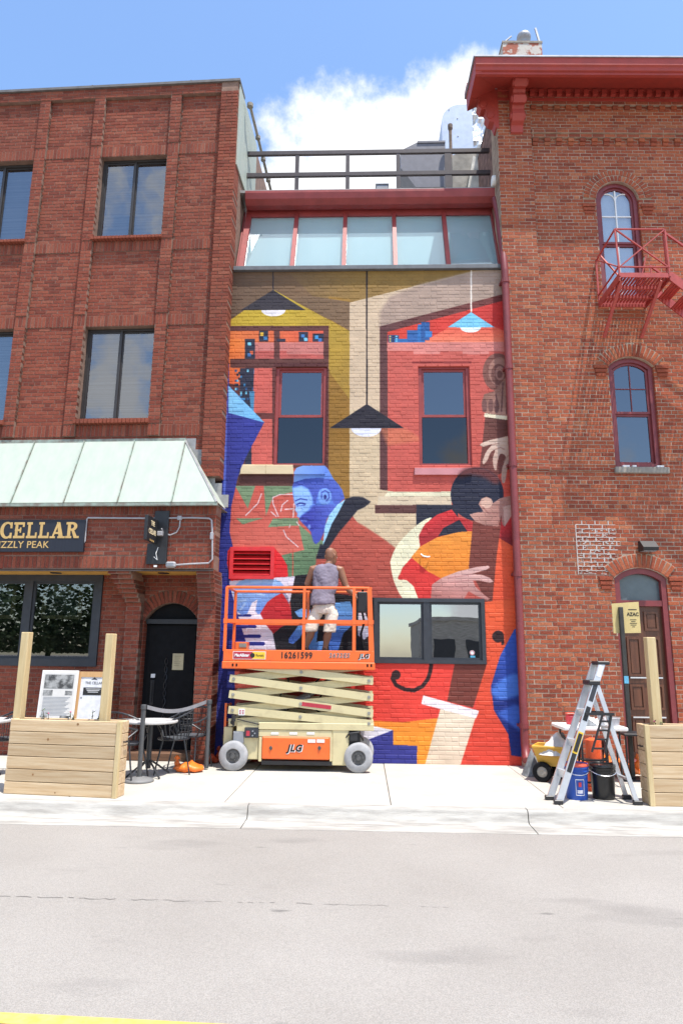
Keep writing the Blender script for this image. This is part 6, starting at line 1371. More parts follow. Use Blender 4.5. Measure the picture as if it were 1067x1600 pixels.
# the flight going down to the right
xs0 = x1 - .05; zs0_ = zf_
for y in (PJ + .04, PJ + .56):
    q = MB(); q.bar((xs0 + .05, y, zs0_ + .05), (xs0 + 1.35, y, zs0_ - 1.1), .02, .14); q.build('stringer', M_escape, fe)
    q = MB(); q.bar((xs0, y, zr_ + (0 if y < PJ + .1 else -.3)), (xs0 + 1.35, y, zr_ - 1.12 + (0 if y < PJ + .1 else -.3)), .03, .03); q.build('rail', M_escape, fe)
    fbar('post', (xs0 + .02, y, zf_), (xs0 + .02, y, zr_ - (0 if y < PJ + .1 else .3)))
for k in range(6):
    t = (k + .5) / 6; x, z = xs0 + .1 + 1.2 * t, zs0_ - 1.05 * t
    for j in range(4): q = MB(); q.bx(x - .11 + .055 * j, x - .07 + .055 * j, PJ + .05, PJ + .55, z - .01, z + .015); q.build('tread_bar', M_escape, fe)
# ================================================================ timber planters
M_pine = mat('planter_timber', (.44, .285, .145), rough=.75, c2=(.64, .50, .32), scale=2.0, stretch=(.8, 10, 16), bump=.25, bscale=12, lo=.28, hi=.72, each=.13)
M_pinev = mat('post_timber', (.50, .37, .18), rough=.75, c2=(.63, .50, .28), scale=2.2, stretch=(14, 14, 1.2), bump=.25, bscale=12, lo=.28, hi=.72)
M_knot = mat('timber_knot', (.27, .14, .055), rough=.8); M_soil = mat('potting_soil', (.05, .035, .025), rough=1, bump=1, bscale=20)
def planter(label, fl_, fr_, ztop, depth, posts, handle_side, rows=6):
    d = fr_ - fl_; L_ = d.length; o = thing('planter_box', label, 'planter', fl_, math.atan2(d.y, d.x), 'timber planters along the kerb')
    h = ztop / rows; rr = random.Random(len(label))
    for k in range(rows):
        z0, z1 = k * h + .002, (k + 1) * h - .004
        for y0, y1, xa, xb in ((0, .04, 0, L_ - .005), (depth - .04, depth, 0, L_ - .005)):
            q = MB(); q.bb(xa, xb - .045, y0, y1, z0, z1, .005); b = q.build('plank', M_pine, o); b.location.x = rr.uniform(0, .004); b['tone'] = rr.random()
            if y0 == 0:
                for _ in range(rr.randint(0, 1)): q = MB(); x_ = rr.uniform(.1, L_ - .15); zz = rr.uniform(z0 + .03, z1 - .03); q.lathe([(0, 0), (rr.uniform(.008, .016), 0)], x_, -.0012, zz, 9, axis='y'); q.build('knot', M_knot, b)
        for xa in (.0, L_ - .04):
            q = MB(); q.bb(xa, xa + .04, .042 if xa else .042, depth - .042, z0, z1, .005); q.build('plank', M_pine, o)
    for xa in (L_ - .048, ) if handle_side > 0 else (0.0,): q = MB(); q.bb(xa - (0 if handle_side > 0 else .004), xa + .052, -.012, .038, 0, ztop, .004); q.build('corner_post', M_pinev, o)
    q = MB(); q.bx(.04, L_ - .04, .04, depth - .04, ztop * .5, ztop - .06); q.build('soil', M_soil, o)
    q = MB(); xh = L_ + .001 if handle_side > 0 else -.001; s_ = handle_side; zz = ztop * .72
    q.tube([(xh, depth * .35, zz), (xh + s_ * .03, depth * .35, zz), (xh + s_ * .03, depth * .65, zz), (xh, depth * .65, zz)], .008, 6); q.build('handle', M_blk, o)
    for px_, zt, w in posts: q = MB(); q.bb(px_ - w / 2, px_ + w / 2, depth * .45, depth * .45 + w, ztop * .3, zt, .006); q.build('post', M_pinev, o)
    return o
pl_l, pl_r = G(5, 1240), G(181, 1248); zt_ = AT(90, 1124, pl_l.y).z
ppx = lambda u, v: (AT(u, v, pl_l.y + .2).x - pl_l.x)
pa = planter('timber planter box at left with two tall square posts, in front of the cellar bar', pl_l, pl_r, zt_, .25, [(ppx(37, 1050), AT(37, 988, pl_l.y + .2).z, .10), (ppx(184, 1050) - .06, AT(184, 991, pl_l.y + .2).z, .10)], 1)
pr_l = G(1016, 1260); pr_r = Vector((pr_l.x + 1.36, pr_l.y - .0, 0)); zt2 = AT(1040, 1133, pr_l.y).z
pb = planter('timber planter box at right edge with one tall square post, beside the step ladder', pr_l, pr_r, zt2, .25, [(AT(1013, 1060, pr_l.y + .2).x - pr_l.x + .03, AT(1013, 996, pr_l.y + .2).z, .105)], -1)
M_leaf = mat('leaf_green', (.07, .13, .03), rough=.6, var=.4); M_twig = mat('twig_brown', (.12, .08, .045), rough=.8); M_bloom = mat('bloom_pink', (.55, .12, .22), rough=.7)
def plants(base, L_, z, n, seed, label):
    rr = random.Random(seed)
    for k in range(n):
        t = thing('plant', label, 'plant', (base.x + rr.uniform(.15, L_ - .2), base.y + rr.uniform(.07, .18), z - .06), 0, 'seedlings in the ' + ('left' if n > 4 else 'right') + ' planter')
        h = rr.uniform(.08, .17); q = MB(); tip = Vector((rr.uniform(-.04, .04), rr.uniform(-.03, .03), h)); q.tube([(0, 0, -.03), tip * .5 + Vector((.01, 0, 0)), tip], [.005, .004, .003], 5); q.build('stem', M_twig, t)
        q = MB()
        for j in range(7):
            c = tip * rr.uniform(.4, 1); a = rr.uniform(0, 6.3); d = Vector((math.cos(a), math.sin(a), rr.uniform(-.1, .6))) * rr.uniform(.025, .05); s_ = d.cross(Vector((0, 0, 1))).normalized() * .012; q.add([c, c + d * .5 + s_, c + d, c + d * .5 - s_], [(0, 1, 2, 3)])
        q.build('leaves', M_leaf, t)['kind'] = 'stuff'
        if k % 3 == 0: q = MB(); q.lathe([(0, -.012), (.014, 0), (0, .012)], tip.x, tip.y, tip.z, 7); q.build('flower', M_bloom, t)
plants(pl_l, 1.3, zt_, 6, 3, 'small seedling sprouting above the rim of the left timber planter'); plants(pr_l, .45, zt2, 4, 8, 'small seedling sprouting above the rim of the right timber planter')
# ================================================================ cafe tables, chairs, belt barrier
M_tab = mat('table_top_grey', (.50, .49, .48), rough=.5, var=.1); M_wire = mat('chair_wire', (.035, .037, .042), rough=.4, var=.2, metal=.3); M_seat = mat('chair_mesh', (.10, .11, .125), rough=.45, var=.2, metal=.3)
def bistro(label, x, y, r=.39, h=.73):
    t = thing('bistro_table', label, 'table', (x, y, 0), 0, 'bistro tables on the pavement'); q = MB(); q.lathe([(0, h - .03), (r - .01, h - .03), (r, h - .02), (r, h - .004), (r - .01, h), (0, h)], n=40); q.build('table_top', M_tab, t)
    q = MB(); q.tube([(0, 0, .1), (0, 0, h - .03)], .035, 12); q.build('column', M_wire, t)
    for k in range(4): a = R(45 + 90 * k); q = MB(); q.tube([(0, 0, .22), (.13 * math.cos(a), .13 * math.sin(a), .14), (.32 * math.cos(a), .32 * math.sin(a), .012)], .013, 6); q.build('leg', M_wire, t)
    return t
def wire_chair():
    t = thing('bistro_chair', '', 'chair', (0, 0, 0), 0, 'black wire chairs at the bistro tables')
    q = MB(); q.lathe([(0, .44), (.18, .44), (.205, .45), (.205, .462), (0, .455)], n=26); q.build('seat', M_seat, t)
    q = MB(); q.tube([(.21 * math.cos(a), .21 * math.sin(a), .455) for a in [R(15 * k) for k in range(24)]], .012, 6, closed=True); q.build('seat_rim', M_wire, t)
    q = MB(); pts = []
    for k in range(21):
        a = R(-62 + 304 * k / 20) ; s_ = (math.sin(math.pi * k / 20)); pts.append((.27 * math.cos(a + R(0)), .25 * math.sin(a), .64 + .20 * s_ ** 1.5))
    q.tube(pts, .013, 6); q.build('back_rail', M_wire, t)
    q = MB()
    for k in range(2, 19):
        p = Vector(pts[k]); a = math.atan2(p.y, p.x); q.tube([(.2 * math.cos(a), .2 * math.sin(a), .46), p.lerp(Vector((.25 * math.cos(a), .25 * math.sin(a), .55)), .5), p], .0045, 4)
    for z_, s_ in ((.56, .93), (.66, .97), (.74, 1)):
        q.tube([(Vector((.25 * math.cos(R(20 + 140 * k / 12)), .235 * math.sin(R(20 + 140 * k / 12)), z_)) * 1) for k in range(13)], .0045, 4)
    q.build('back_mesh', M_wire, t)
    for sx in (-1, 1):
        for sy in (-1, 1): q = MB(); q.tube([(sx * .17, sy * .14, .45), (sx * .20, sy * .19, .22), (sx * .22, sy * .235, .0)], .011, 6); q.build('leg', M_wire, t)
    for sx in (-1, 1): q = MB(); q.tube([(sx * .17, -.14, .45), (sx * .26, -.17, .56), (pts[0][0] if sx > 0 else pts[-1][0], pts[0][1] if sx > 0 else pts[-1][1], .64)], .011, 6); q.build('arm_support', M_wire, t)
    return t
TB = AT(236, 1133, -1.42)
bistro('round grey bistro table between the stanchion and the black arched door', TB.x, -1.42, .36, .72)
tb2 = AT(-30, 1135, -1.75); bistro('round grey bistro table cut off by the left picture edge', tb2.x, -1.75)
ch = wire_chair(); ca = AT(272, 1150, -1.12); ch.location = (ca.x, -1.12, 0); ch.rotation_euler = (0, 0, R(-75)); ch['label'] = 'black wire chair at the right of the bistro table by the arched door'
cb = AT(198, 1150, -1.72); dup(ch, (cb.x, -1.72, 0), R(80), 'black wire chair half hidden behind the left planter and the stanchion')
cc = AT(5, 1150, -1.45); dup(ch, (cc.x, -1.45, 0), R(-60), 'black wire chair behind the left end of the timber planter')
cdr = AT(298, 1150, -.85); dup(ch, (cdr.x - .02, -.72, 0), R(-20), 'black wire chair nearest the black arched door')
def stanchion(label, u, y, zt, base=True):
    p = AT(u, 1150, y); t = thing('stanchion', label, 'stanchion', (p.x, y, 0), 0, 'belt barrier posts')
    q = MB(); q.lathe([(0, .02), (.03, .02), (.03, zt - .06), (.037, zt - .055), (.037, zt - .005), (.03, zt), (0, zt)], n=20); q.build('post', mat('stanchion_grey', (.075, .078, .082), rough=.5, var=.1), t)
    if base: q = MB(); q.lathe([(0, 0), (.185, 0), (.19, .015), (.17, .035), (.09, .055), (.04, .065)], n=32); q.build('base', mat('stanchion_base', (.17, .17, .17), rough=.6, var=.1), t, smooth=True)
    return p
zs1 = AT(222, 1101, -1.82).z; zs2 = AT(325, 1092, -.62).z
sA = stanchion('grey belt barrier post with domed base in front of the bistro table', 222, -1.82, zs1); sB = stanchion('dark belt barrier post at the brick pier beside the blue mural edge', 325, -.82, zs2, False)
bt = thing('barrier_belt', 'grey barrier belt sagging between the two posts by the arched door', 'belt'); q = MB(); m = 14; vs = []
for k in range(m + 1):
    t = k / m; x = sA.x + .045 + (sB.x - sA.x - .09) * t; y = -1.82 + 1.0 * t; z = zs1 - .03 + (zs2 - zs1) * t - .10 * math.sin(math.pi * t) * (1 - .3 * t)
    tw = .5 * math.sin(math.pi * t); vs += [(x, y, z - .025), (x, y + .02 * tw, z + .025)]
q.add(vs, [(2 * k, 2 * k + 2, 2 * k + 3, 2 * k + 1) for k in range(m)]); b_ = q.build('belt_strap', mat('belt_grey', (.22, .22, .235), rough=.7), bt); so = b_.modifiers.new('thick', 'SOLIDIFY'); so.thickness = .003
# ================================================================ sand bags
M_bag = mat('sandbag_orange', (.80, .17, .02), rough=.45, var=.15, scale=5, bump=.5, bscale=12); M_bagd = mat('sandbag_red', (.42, .06, .02), rough=.6, var=.2, scale=4, bump=.6, bscale=10)
def sandbag(label, x, y, l, w, h, m, rz, seed, tie=1):
    t = thing('sandbag', label, 'sandbag', (x, y, 0), rz, 'orange sandbags'); rr = random.Random(seed); n, mm_ = 20, 12; vs = []; fs = []
    for i in range(n + 1):
        u = i / n; e = math.sin(math.pi * min(1, max(0, u * .96 + .02))) ** .5; 
        for k in range(mm_):
            a = 2 * math.pi * k / mm_; r_ = 1 + rr.uniform(-.05, .05) + .05 * math.sin(a * 3 + u * 9)
            yy = w / 2 * e * math.copysign(abs(math.cos(a)) ** .7, math.cos(a)) * r_; zz = h / 2 + h / 2 * e * math.copysign(abs(math.sin(a)) ** .7, math.sin(a)) * r_
            zz = max(.001, zz * (1 - .25 * (u - .4) ** 2 * 4)); vs.append((l * (u - .5), yy, zz))
    for i in range(n):
        for k in range(mm_): fs.append((i * mm_ + k, i * mm_ + (k + 1) % mm_, (i + 1) * mm_ + (k + 1) % mm_, (i + 1) * mm_ + k))
    fs += [tuple(range(mm_))[::-1], tuple(n * mm_ + k for k in range(mm_))]
    vs = [(x + .03 * mnoise.noise(Vector((x * 9, y * 9, z * 9 + seed))), y + .03 * mnoise.noise(Vector((x * 8 + 5, y * 8, z * 9 + seed))), max(.001, z + .05 * mnoise.noise(Vector((x * 11, y * 7, seed * 3.1))) * (z > .02))) for x, y, z in vs]
    q = MB(); q.add(vs, fs); q.build('bag', m, t, smooth=True)
    q = MB(); xt = -l / 2 * tie
    q.tube([(xt * .78, 0, h * .55), (xt * .88, 0, h * .95), (xt * .92, .01, h * 1.15), (xt * .88, 0, h * 1.35), (xt * .92, .02, h * 1.55)], [.04, .024, .016, .032, .022], 9); q.v = [(x + .02 * mnoise.noise(Vector((x * 30, y * 30, z * 30))), y + .025 * mnoise.noise(Vector((x * 30 + 9, y * 30, z * 30))), z + .02 * mnoise.noise(Vector((x * 34, y * 30 + 7, z * 30)))) for x, y, z in q.v]; q.build('tied_neck', m, t, smooth=True)
    return t
p = G(293, 1208); sandbag('bright orange sandbag lying in front of the arched door chairs', p.x, p.y + .1, .42, .26, .13, M_bag, R(-4), 1)
p = G(322, 1194); sandbag('dark red sandbag slumped at the foot of the brick pier', p.x, p.y + .1, .36, .28, .15, M_bagd, R(10), 2, -1)
p = G(838, 1196); sandbag('small orange sandbag at the foot of the downpipe', p.x, p.y + .1, .30, .2, .10, M_bag, R(4), 3, 1)
# ================================================================ posters
def board(label, u0, v0, u1, v1, y, tilt=0.0):
    a, b = AT(u0, v0, y), AT(u1, v1, y); t = thing('notice_board', label, 'poster board', ((a.x + b.x) / 2, y, b.z), R(-2)); t.rotation_euler[0] = R(-tilt)
    return t, b.x - a.x, a.z - b.z
M_ppr = mat('poster_paper', (.62, .60, .57), rough=.6, var=.05); M_ink = mat('poster_photo', (.05, .05, .05), rough=.6, c2=(.36, .36, .35), scale=9, lo=.4, hi=.6); M_pl = mat('poster_plain', (.66, .66, .68), rough=.5)
bt_, w, h = board('white framed poster with black and white photographs leaning behind the left planter', 62, 1047, 110, 1160, -.45, 5)
q = MB(); q.bb(-w / 2, w / 2, 0, .03, 0, h, .005); q.build('frame', M_white, bt_); q = MB(); q.bx(-w / 2 + .025, w / 2 - .025, -.002, -.0005, .025, h - .03); sh_ = q.build('sheet', M_ppr, bt_)
def pr(m, x0, x1, z0, z1, name='print_block', par=None): q = MB(); q.bx(-w / 2 + w * x0, -w / 2 + w * x1, -.004, -.0022, h * z0, h * z1); return q.build(name, m, par or sh_)
pr(M_ink, .1, .9, .74, .94, 'photo'); pr(M_ink, .1, .36, .64, .72, 'photo'); pr(M_ink, .7, .9, .65, .71, 'photo'); pr(M_ink, .1, .3, .30, .36, 'photo'); pr(M_ink, .64, .9, .28, .36, 'photo')
for k in range(14): pr(M_galv, .12, .86 - (k % 4) * .04, .615 - .019 * k, .622 - .019 * k, 'text_line')
bt_, w, h = board('wood framed white notice leaning behind the left planter near the door', 116, 1049, 166, 1160, -.42, 5)
M_oak = mat('oak_frame', (.48, .27, .11), rough=.6, c2=(.58, .35, .16), scale=3, stretch=(6, 6, 1))
q = MB(); ring(q, op(-w / 2, w / 2, 0, h), 0, w * .14, 0, .04); q.build('frame', M_oak, bt_); q = MB(); q.bx(-w * .37, w * .37, .01, .015, .02, h - .02); sh_ = q.build('sheet', M_pl, bt_)
q = MB(); q.bx(-w * .27, w * .27, .007, .0098, h * .66, h * .77); q.build('banner', M_txt, sh_)
text('lettering', 'THE CELLAR', .055, M_dkgrey, sh_, (0, .008, h * .835), sx=.9); q = MB(); q.prism([(-.05, h * .88), (0, h * .92), (.05, h * .88), (0, h * .885)], .008, .0098); q.build('emblem', M_dkgrey, sh_)
for k in range(3): q = MB(); q.bx(-w * (.2 - .03 * k), w * (.2 - .03 * k), .005, .0068, h * (.745 - .022 * k), h * (.752 - .022 * k)); q.build('text_line', M_txw, sh_)
for z in (.62, .18):
    for s_ in (-1, 1): q = MB(); q.lathe([(0, 0), (.014, 0)], s_ * w * .3, .008, h * z, 10, axis='y'); q.build('stud', M_galv, sh_)
q = MB(); q.bb(w * .26, w * .42, -.03, .008, h * .26, h * .5, .006); q.build('menu_box', M_blk, bt_)
# ================================================================ step ladder
ld = thing('step_ladder', 'aluminium platform step ladder with black top standing on the pavement', 'ladder')
f1, f2, r1, r2 = G(872, 1257), G(858, 1250), G(996, 1258), G(979, 1249)
yT = (f1.y + f2.y + r1.y + r2.y) / 4; tA = AT(940, 1036, yT - .05); tB = AT(928, 1038, yT + .15); cent = (f1 + f2 + r1 + r2) / 4
M_alr = mat('ladder_rail', (.62, .64, .67), rough=.36, metal=.65, var=.07)
def lbar(name, p, q_, w, h, m=M_alr, up=(0, 1, 0), par=ld): q = MB(); q.bar(p, q_, w, h, up=up); return q.build(name, m, par)
n2 = (f2 - f1); 
def fp(t, s_): return f1.lerp(tA, t) if s_ == 0 else f2.lerp(tB, t)
lbar('front_rail', f1, tA, .075, .028); lbar('front_rail', f2, tB, .075, .028)
kA, kB = fp(.86, 0), fp(.86, 1); lbar('rear_rail', r1, kA, .05, .025); lbar('rear_rail', r2, kB, .05, .025)
for t in (.2, .42, .64): a, b = fp(t, 0), fp(t, 1); lbar('step', a, b, .085, .03)
for t in (.2, .62): lbar('rear_brace', r1.lerp(kA, t), r2.lerp(kB, t), .03, .02)
q = MB(); c = (tA + tB) / 2; q.bb(c.x - .045, c.x + .10, c.y - .12, c.y + .12, c.z - .015, c.z + .03, .01); q.build('top_cap', M_blk, ld)
c = (kA + kB) / 2; q = MB(); q.bb(c.x - .075, c.x + .055, c.y - .13, c.y + .13, c.z - .03, c.z + .025, .01); q.build('top_step', M_blk, ld)
c = (fp(.62, 0) + fp(.62, 1)) / 2; zt_ = c.z + .02
q = MB(); q.bar((c.x, c.y + .13, zt_), (c.x + .33, c.y + .13, zt_), .03, .03); q.build('spreader', M_blk, ld); q = MB(); q.bar((c.x + .0, c.y - .13, zt_), (c.x + .33, c.y - .13, zt_ - .0), .03, .03); q.bar((c.x + .2, c.y - .13, zt_), (c.x + .05, c.y - .13, zt_ - .42), .02, .02); q.bar((c.x + .3, c.y - .13, zt_), (c.x + .2, c.y - .13, zt_ - .42), .02, .02)
for k in range(4): q.bar((c.x + .17 - .04 * k, c.y - .13, zt_ - .08 - .1 * k), (c.x + .28 - .03 * k, c.y - .13, zt_ - .08 - .1 * k), .015, .02)
q.build('spreader', M_blk, ld)
for p in (f1, f2, r1, r2): q = MB(); q.bb(p.x - .05, p.x + .05, p.y - .03, p.y + .03, 0, .05, .008); q.build('rubber_foot', M_blk, ld)
for t0, t1, m in ((.22, .36, M_blk), (.58, .68, M_blk), (.72, .86, M_frame), (.90, .98, M_stk)): a, b = fp(t0, 0), fp(t1, 0); dd = Vector((0, -.0155, 0)); lbar('rail_label', a + dd, b + dd, .05, .003, m)
a, b = fp(.35, 0) + Vector((0, -.0165, 0)), fp(.5, 0) + Vector((0, -.0165, 0)); lbar('rail_label', a, b, .06, .003, M_lyel); lbar('rail_label', a.lerp(b, .08) + Vector((0, -.003, 0)), a.lerp(b, .92) + Vector((0, -.003, 0)), .045, .003, M_blk)
# ================================================================ buckets
def bucket(label, u, v, h, r, body, lid, lidm):
    p = G(u, v); t = thing('bucket', label, 'bucket', (p.x, p.y + r * .6, 0), 0, 'buckets under the ladder'); q = MB()
    q.lathe([(0, 0), (r * .86, 0), (r * .88, .01), (r * .97, h * .78), (r * 1.06, h * .785), (r * 1.06, h * .81), (r * .98, h * .815), (r * .99, h * .88), (r * 1.06, h * .885), (r * 1.06, h * .91), (r, h * .92), (r * 1.01, h), (r * .96, h), (r * .9, h * .7)], n=36); smooth_by_angle(q.build('pail', body, t), 35)
    q = MB(); q.lathe([(0, h * .97), (r * .97, h * .97), (r * 1.05, h + .004), (r * 1.08, h - .02), (r * 1.04, h - .03)], n=36); q.build('lid', lidm, t) if lid else None
    q = MB(); q.tube([(r * 1.08 * math.cos(R(180 + 180 * k / 16)), r * 1.1 * math.sin(R(180 + 180 * k / 16)), h * .86 - .06 * math.sin(math.pi * k / 16)) for k in range(17)], .005, 5); q.build('handle', M_alum, t); return t
M_blu = mat('pail_blue', (.022, .09, .42), rough=.4, var=.06); M_lid = mat('lid_orange_red', (.62, .10, .06), rough=.5, var=.2, scale=9); M_bkp = mat('pail_black', (.014, .014, .015), rough=.28, var=.1)
bk = bucket('blue plastic bucket with red rim and white printed square under the ladder', 905, 1250, .395, .135, M_blu, True, M_lid)
q = MB(); r_ = .133
def onb(a, z): return (.131 * math.cos(a) * (1 + .09 * z / .395 * 1.2), .131 * math.sin(a) * (1 + .09 * z / .395 * 1.2), z)
for a0_, a1_, z0_b, z1_b in ((-110, -70, .055, .063), (-110, -70, .225, .233), (-111, -109, .055, .233), (-71, -69, .055, .233), (-97, -83, .15, .20), (-104, -76, .10, .112), (-104, -76, .08, .092)):
    n_ = 8; vs = []
    for k in range(n_ + 1): a = R(a0_ + (a1_ - a0_) * k / n_); vs += [onb(a, z0_b), onb(a, z1_b)]
    q.add([(x * .985, y * .985, z) for x, y, z in vs], [(2 * k, 2 * k + 2, 2 * k + 3, 2 * k + 1) for k in range(n_)], 1 if (a0_, z0_b) == (-97, .15) else 0)
q.build('printed_panel', (M_txw, M_lred), bk)
bucket('black plastic bucket with wire handle under the ladder', 947, 1250, .385, .142, M_bkp, True, M_bkp)
# ================================================================ work table and its load
wt = thing('folding_table', 'white folding table against the right brick wall covered with paint supplies', 'table')
a, b = AT(873, 1131, -1.72), AT(981, 1134, -1.72); zt_ = .74
q = MB(); a.x += .06; q.bb(a.x, b.x, -1.72, -1.10, zt_ - .05, zt_, .012); q.build('table_top', M_white, wt)
for x in (a.x + .10, b.x - .10):
    for y in (-1.66, -1.16): q = MB(); q.tube([(x, y, 0), (x, y, zt_ - .05)], .014, 8); q.build('leg', M_blk, wt)
    q = MB(); q.tube([(x, -1.66, .12), (x, -1.16, .12)], .012, 6); q.build('cross_bar', M_blk, wt)
def ragpile(name, label, cat, x, y, z, sx, sy, h, m, seed, group=None):
    t = thing(name, label, cat, (x, y, z), 0, group); rr = random.Random(seed); n = 15; vs = []; fs = []
    ph = [rr.uniform(0, 6) for _ in range(6)]
    for j in range(n):
        for i in range(n):
            u, v = i / (n - 1) * 2 - 1, j / (n - 1) * 2 - 1; e = max(0, 1 - (u * u + v * v) ** .9); zz = h * e * (.75 + .25 * math.sin(5 * u + ph[0]) * math.sin(4 * v + ph[1])) + .02 * math.sin(13 * u + ph[2]) * math.cos(11 * v + ph[3]) * (e > 0) + rr.uniform(0, .008)
            vs.append((u * sx / 2 * (1 - .15 * (v * v)), v * sy / 2 * (1 - .15 * u * u), max(.002, zz)))
    for j in range(n - 1):
        for i in range(n - 1): k = j * n + i; fs.append((k, k + 1, k + n + 1, k + n))
    q = MB(); q.add(vs, fs); q.build('cloth', m, t, smooth=True); return t
M_rag = mat('rag_white', (.60, .58, .56), rough=.95, var=.2, scale=7, bump=.8, bscale=20); M_ragg = mat('rag_grey', (.16, .17, .18), rough=.95, var=.4, scale=8, bump=.8, bscale=20)
xw = lambda u, y=-1.45: AT(u, 1125, y).x
ragpile('rag_heap', 'white rags heaped in the middle of the folding table', 'rags', xw(926), -1.42, zt_, .34, .3, .12, M_rag, 1); ragpile('rag_heap', 'grey rags on the folding table behind the ladder rail', 'rags', xw(914), -1.55, zt_, .22, .2, .09, M_ragg, 2)
rb = thing('paint_can', 'red plastic box standing at the left end of the folding table', 'box', (xw(893), -1.4, zt_)); q = MB(); q.bb(-.055, .055, -.05, .05, 0, .13, .015); q.build('can_body', mat('box_red', (.60, .05, .06), rough=.4, var=.1), rb); q = MB(); q.bb(-.03, .05, -.064, -.059, .04, .11, .004); q.build('label', M_lred, rb); q = MB(); q.bb(-.062, .062, -.057, .057, .13, .15, .008); q.build('lid', M_lid, rb)
tr_ = thing('plastic_tub', 'clear grey tub at right end of the folding table', 'tub', (xw(955), -1.45, zt_)); q = MB(); q.lathe([(0, .0), (.09, 0), (.105, .09), (.115, .095), (.11, .1), (.1, .095), (.085, .01)], n=20); q.build('tub_body', M_cond, tr_)
sp = thing('spray_bottle', 'small red tipped bottle amid the rags on the folding table', 'bottle', (xw(941), -1.6, zt_)); q = MB(); q.lathe([(0, 0), (.035, 0), (.036, .1), (.018, .13), (.018, .15)], n=14); q.build('bottle_body', M_white, sp, smooth=True); q = MB(); q.lathe([(.02, .15), (.02, .18), (0, .185)], n=12); q.build('cap', M_lid, sp)
# under the table: orange cone-like tube, black step stool, orange bags
M_tub = mat('cone_orange', (.80, .11, .03), rough=.45, var=.08)
tc_ = thing('safety_cone', 'tall orange red drum standing under the folding table', 'safety drum', (xw(924, -1.86), -1.86, 0)); q = MB(); q.lathe([(0, 0), (.15, 0), (.15, .05), (.115, .06), (.10, .35), (.095, .6), (.05, .62), (0, .62)], n=24); q.build('drum_body', M_tub, tc_); q = MB(); q.lathe([(.112, .2), (.1085, .28)], n=24); q.build('band', M_lid, tc_)
ss = thing('step_stool', 'black metal folding step stool under the folding table', 'step stool', (xw(926, -2.0), -2.0, 0)); 
for s_ in (-1, 1): q = MB(); q.bar((s_ * .16, 0, 0), (s_ * .14, .05, .62), .022, .022); q.build('leg', M_blk, ss); q = MB(); q.bar((s_ * .16, .28, 0), (s_ * .14, .1, .62), .022, .022); q.build('leg', M_blk, ss)
for z in (.1, .24, .36): q = MB(); q.bx(-.16, .16, -.01, .12 if z > .2 else .012, z, z + .022); q.build('tread', M_blk, ss)
q = MB(); q.bar((-.15, 0, .26), (.14, .02, .40), .015, .02); q.build('brace', M_blk, ss)
p = G(985, 1216); sandbag('big orange sandbag between the black bucket and the right planter', p.x - .06, p.y + .12, .46, .34, .20, M_bag, R(-35), 5, -1)
p = G(950, 1205); sandbag('orange sandbag behind the black bucket under the folding table', p.x + .05, p.y + .1, .55, .32, .20, M_bag, R(5), 6, 1)
p = G(912, 1200); sandbag('orange sandbag behind the blue bucket beside the yellow wagon', p.x, p.y + .15, .4, .26, .16, M_bag, R(25), 7, 1)
# yellow garden wagon
M_wag = mat('wagon_yellow', (.58, .32, .04), rough=.5, var=.12, scale=6)
wg = thing('garden_wagon', 'yellow plastic garden wagon full of rags and rubbish by the wall', 'wagon', (AT(870, 1180, -1.25).x, -1.25, 0), R(-24))
q = MB(); l_, w_, z0, z1 = .25, .17, .22, .44
for pts in ([(-l_, -w_), (l_, -w_)], [(l_, -w_), (l_, w_)], [(l_, w_), (-l_, w_)], [(-l_, w_), (-l_, -w_)]):
    (xa_, ya_), (xb_, yb_) = pts; o_ = 1.14; q.add([(xa_ * .9, ya_ * .9, z0), (xb_ * .9, yb_ * .9, z0), (xb_ * o_, yb_ * o_, z1), (xa_ * o_, ya_ * o_, z1), (xa_ * .86, ya_ * .84, z0), (xb_ * .86, yb_ * .84, z0), (xb_ * 1.09, yb_ * 1.07, z1), (xa_ * 1.09, ya_ * 1.07, z1)], [(0, 1, 2, 3), (5, 4, 7, 6), (3, 2, 6, 7), (0, 4, 5, 1), (0, 3, 7, 4), (1, 5, 6, 2)])
q.bx(-l_ * .9, l_ * .9, -w_ * .9, w_ * .9, z0 - .02, z0); q.build('tub', M_wag, wg)
q = MB(); ring_ = [(-l_ * 1.14, -w_ * 1.14, z1), (l_ * 1.14, -w_ * 1.14, z1), (l_ * 1.14, w_ * 1.14, z1), (-l_ * 1.14, w_ * 1.14, z1)]; q.tube(ring_, .018, 6, closed=True); q.build('rim', M_wag, wg)
for x in (-.17, .17):
    q = MB(); q.tube([(x, -.17, .125), (x, .17, .125)], .014, 6); q.tube([(x, 0, .125), (x, 0, .23)], .02, 6); q.build('axle', M_blk, wg)
    for y in (-.185, .185):
        q = MB(); q.lathe([(.07, -.035), (.115, -.035), (.127, -.02), (.127, .02), (.115, .035), (.07, .035)], x, y, .127, 22, axis='y'); wq = q.build('wheel', M_blkm, wg); q = MB(); q.lathe([(0, -.03), (.03, -.036), (.07, -.025), (.07, .025), (.03, .036), (0, .03)], x, y, .127, 18, axis='y'); q.build('hub', M_sill, wq)
q = MB(); q.tube([(.25, 0, .2), (.40, .02, .26), (.5, .04, .28)], .012, 6); q.build('pull_handle', M_blk, wg)
mt = wg.matrix_world
wx, wy = wg.location.x, wg.location.y
ragpile('rag_heap', 'white rags and paper piled high in the yellow wagon', 'rags', wx + .0, wy - .03, .34, .54, .36, .30, M_rag, 4); ragpile('rag_heap', 'grey cloth bundle behind the rags in the yellow wagon', 'rags', wx + .10, wy + .06, .38, .3, .28, .24, M_ragg, 6); ragpile('rag_heap', 'dark bag slumped on the ground behind the yellow wagon', 'bag', wx - .22, wy + .42, 0, .34, .34, .36, M_ragg, 9)
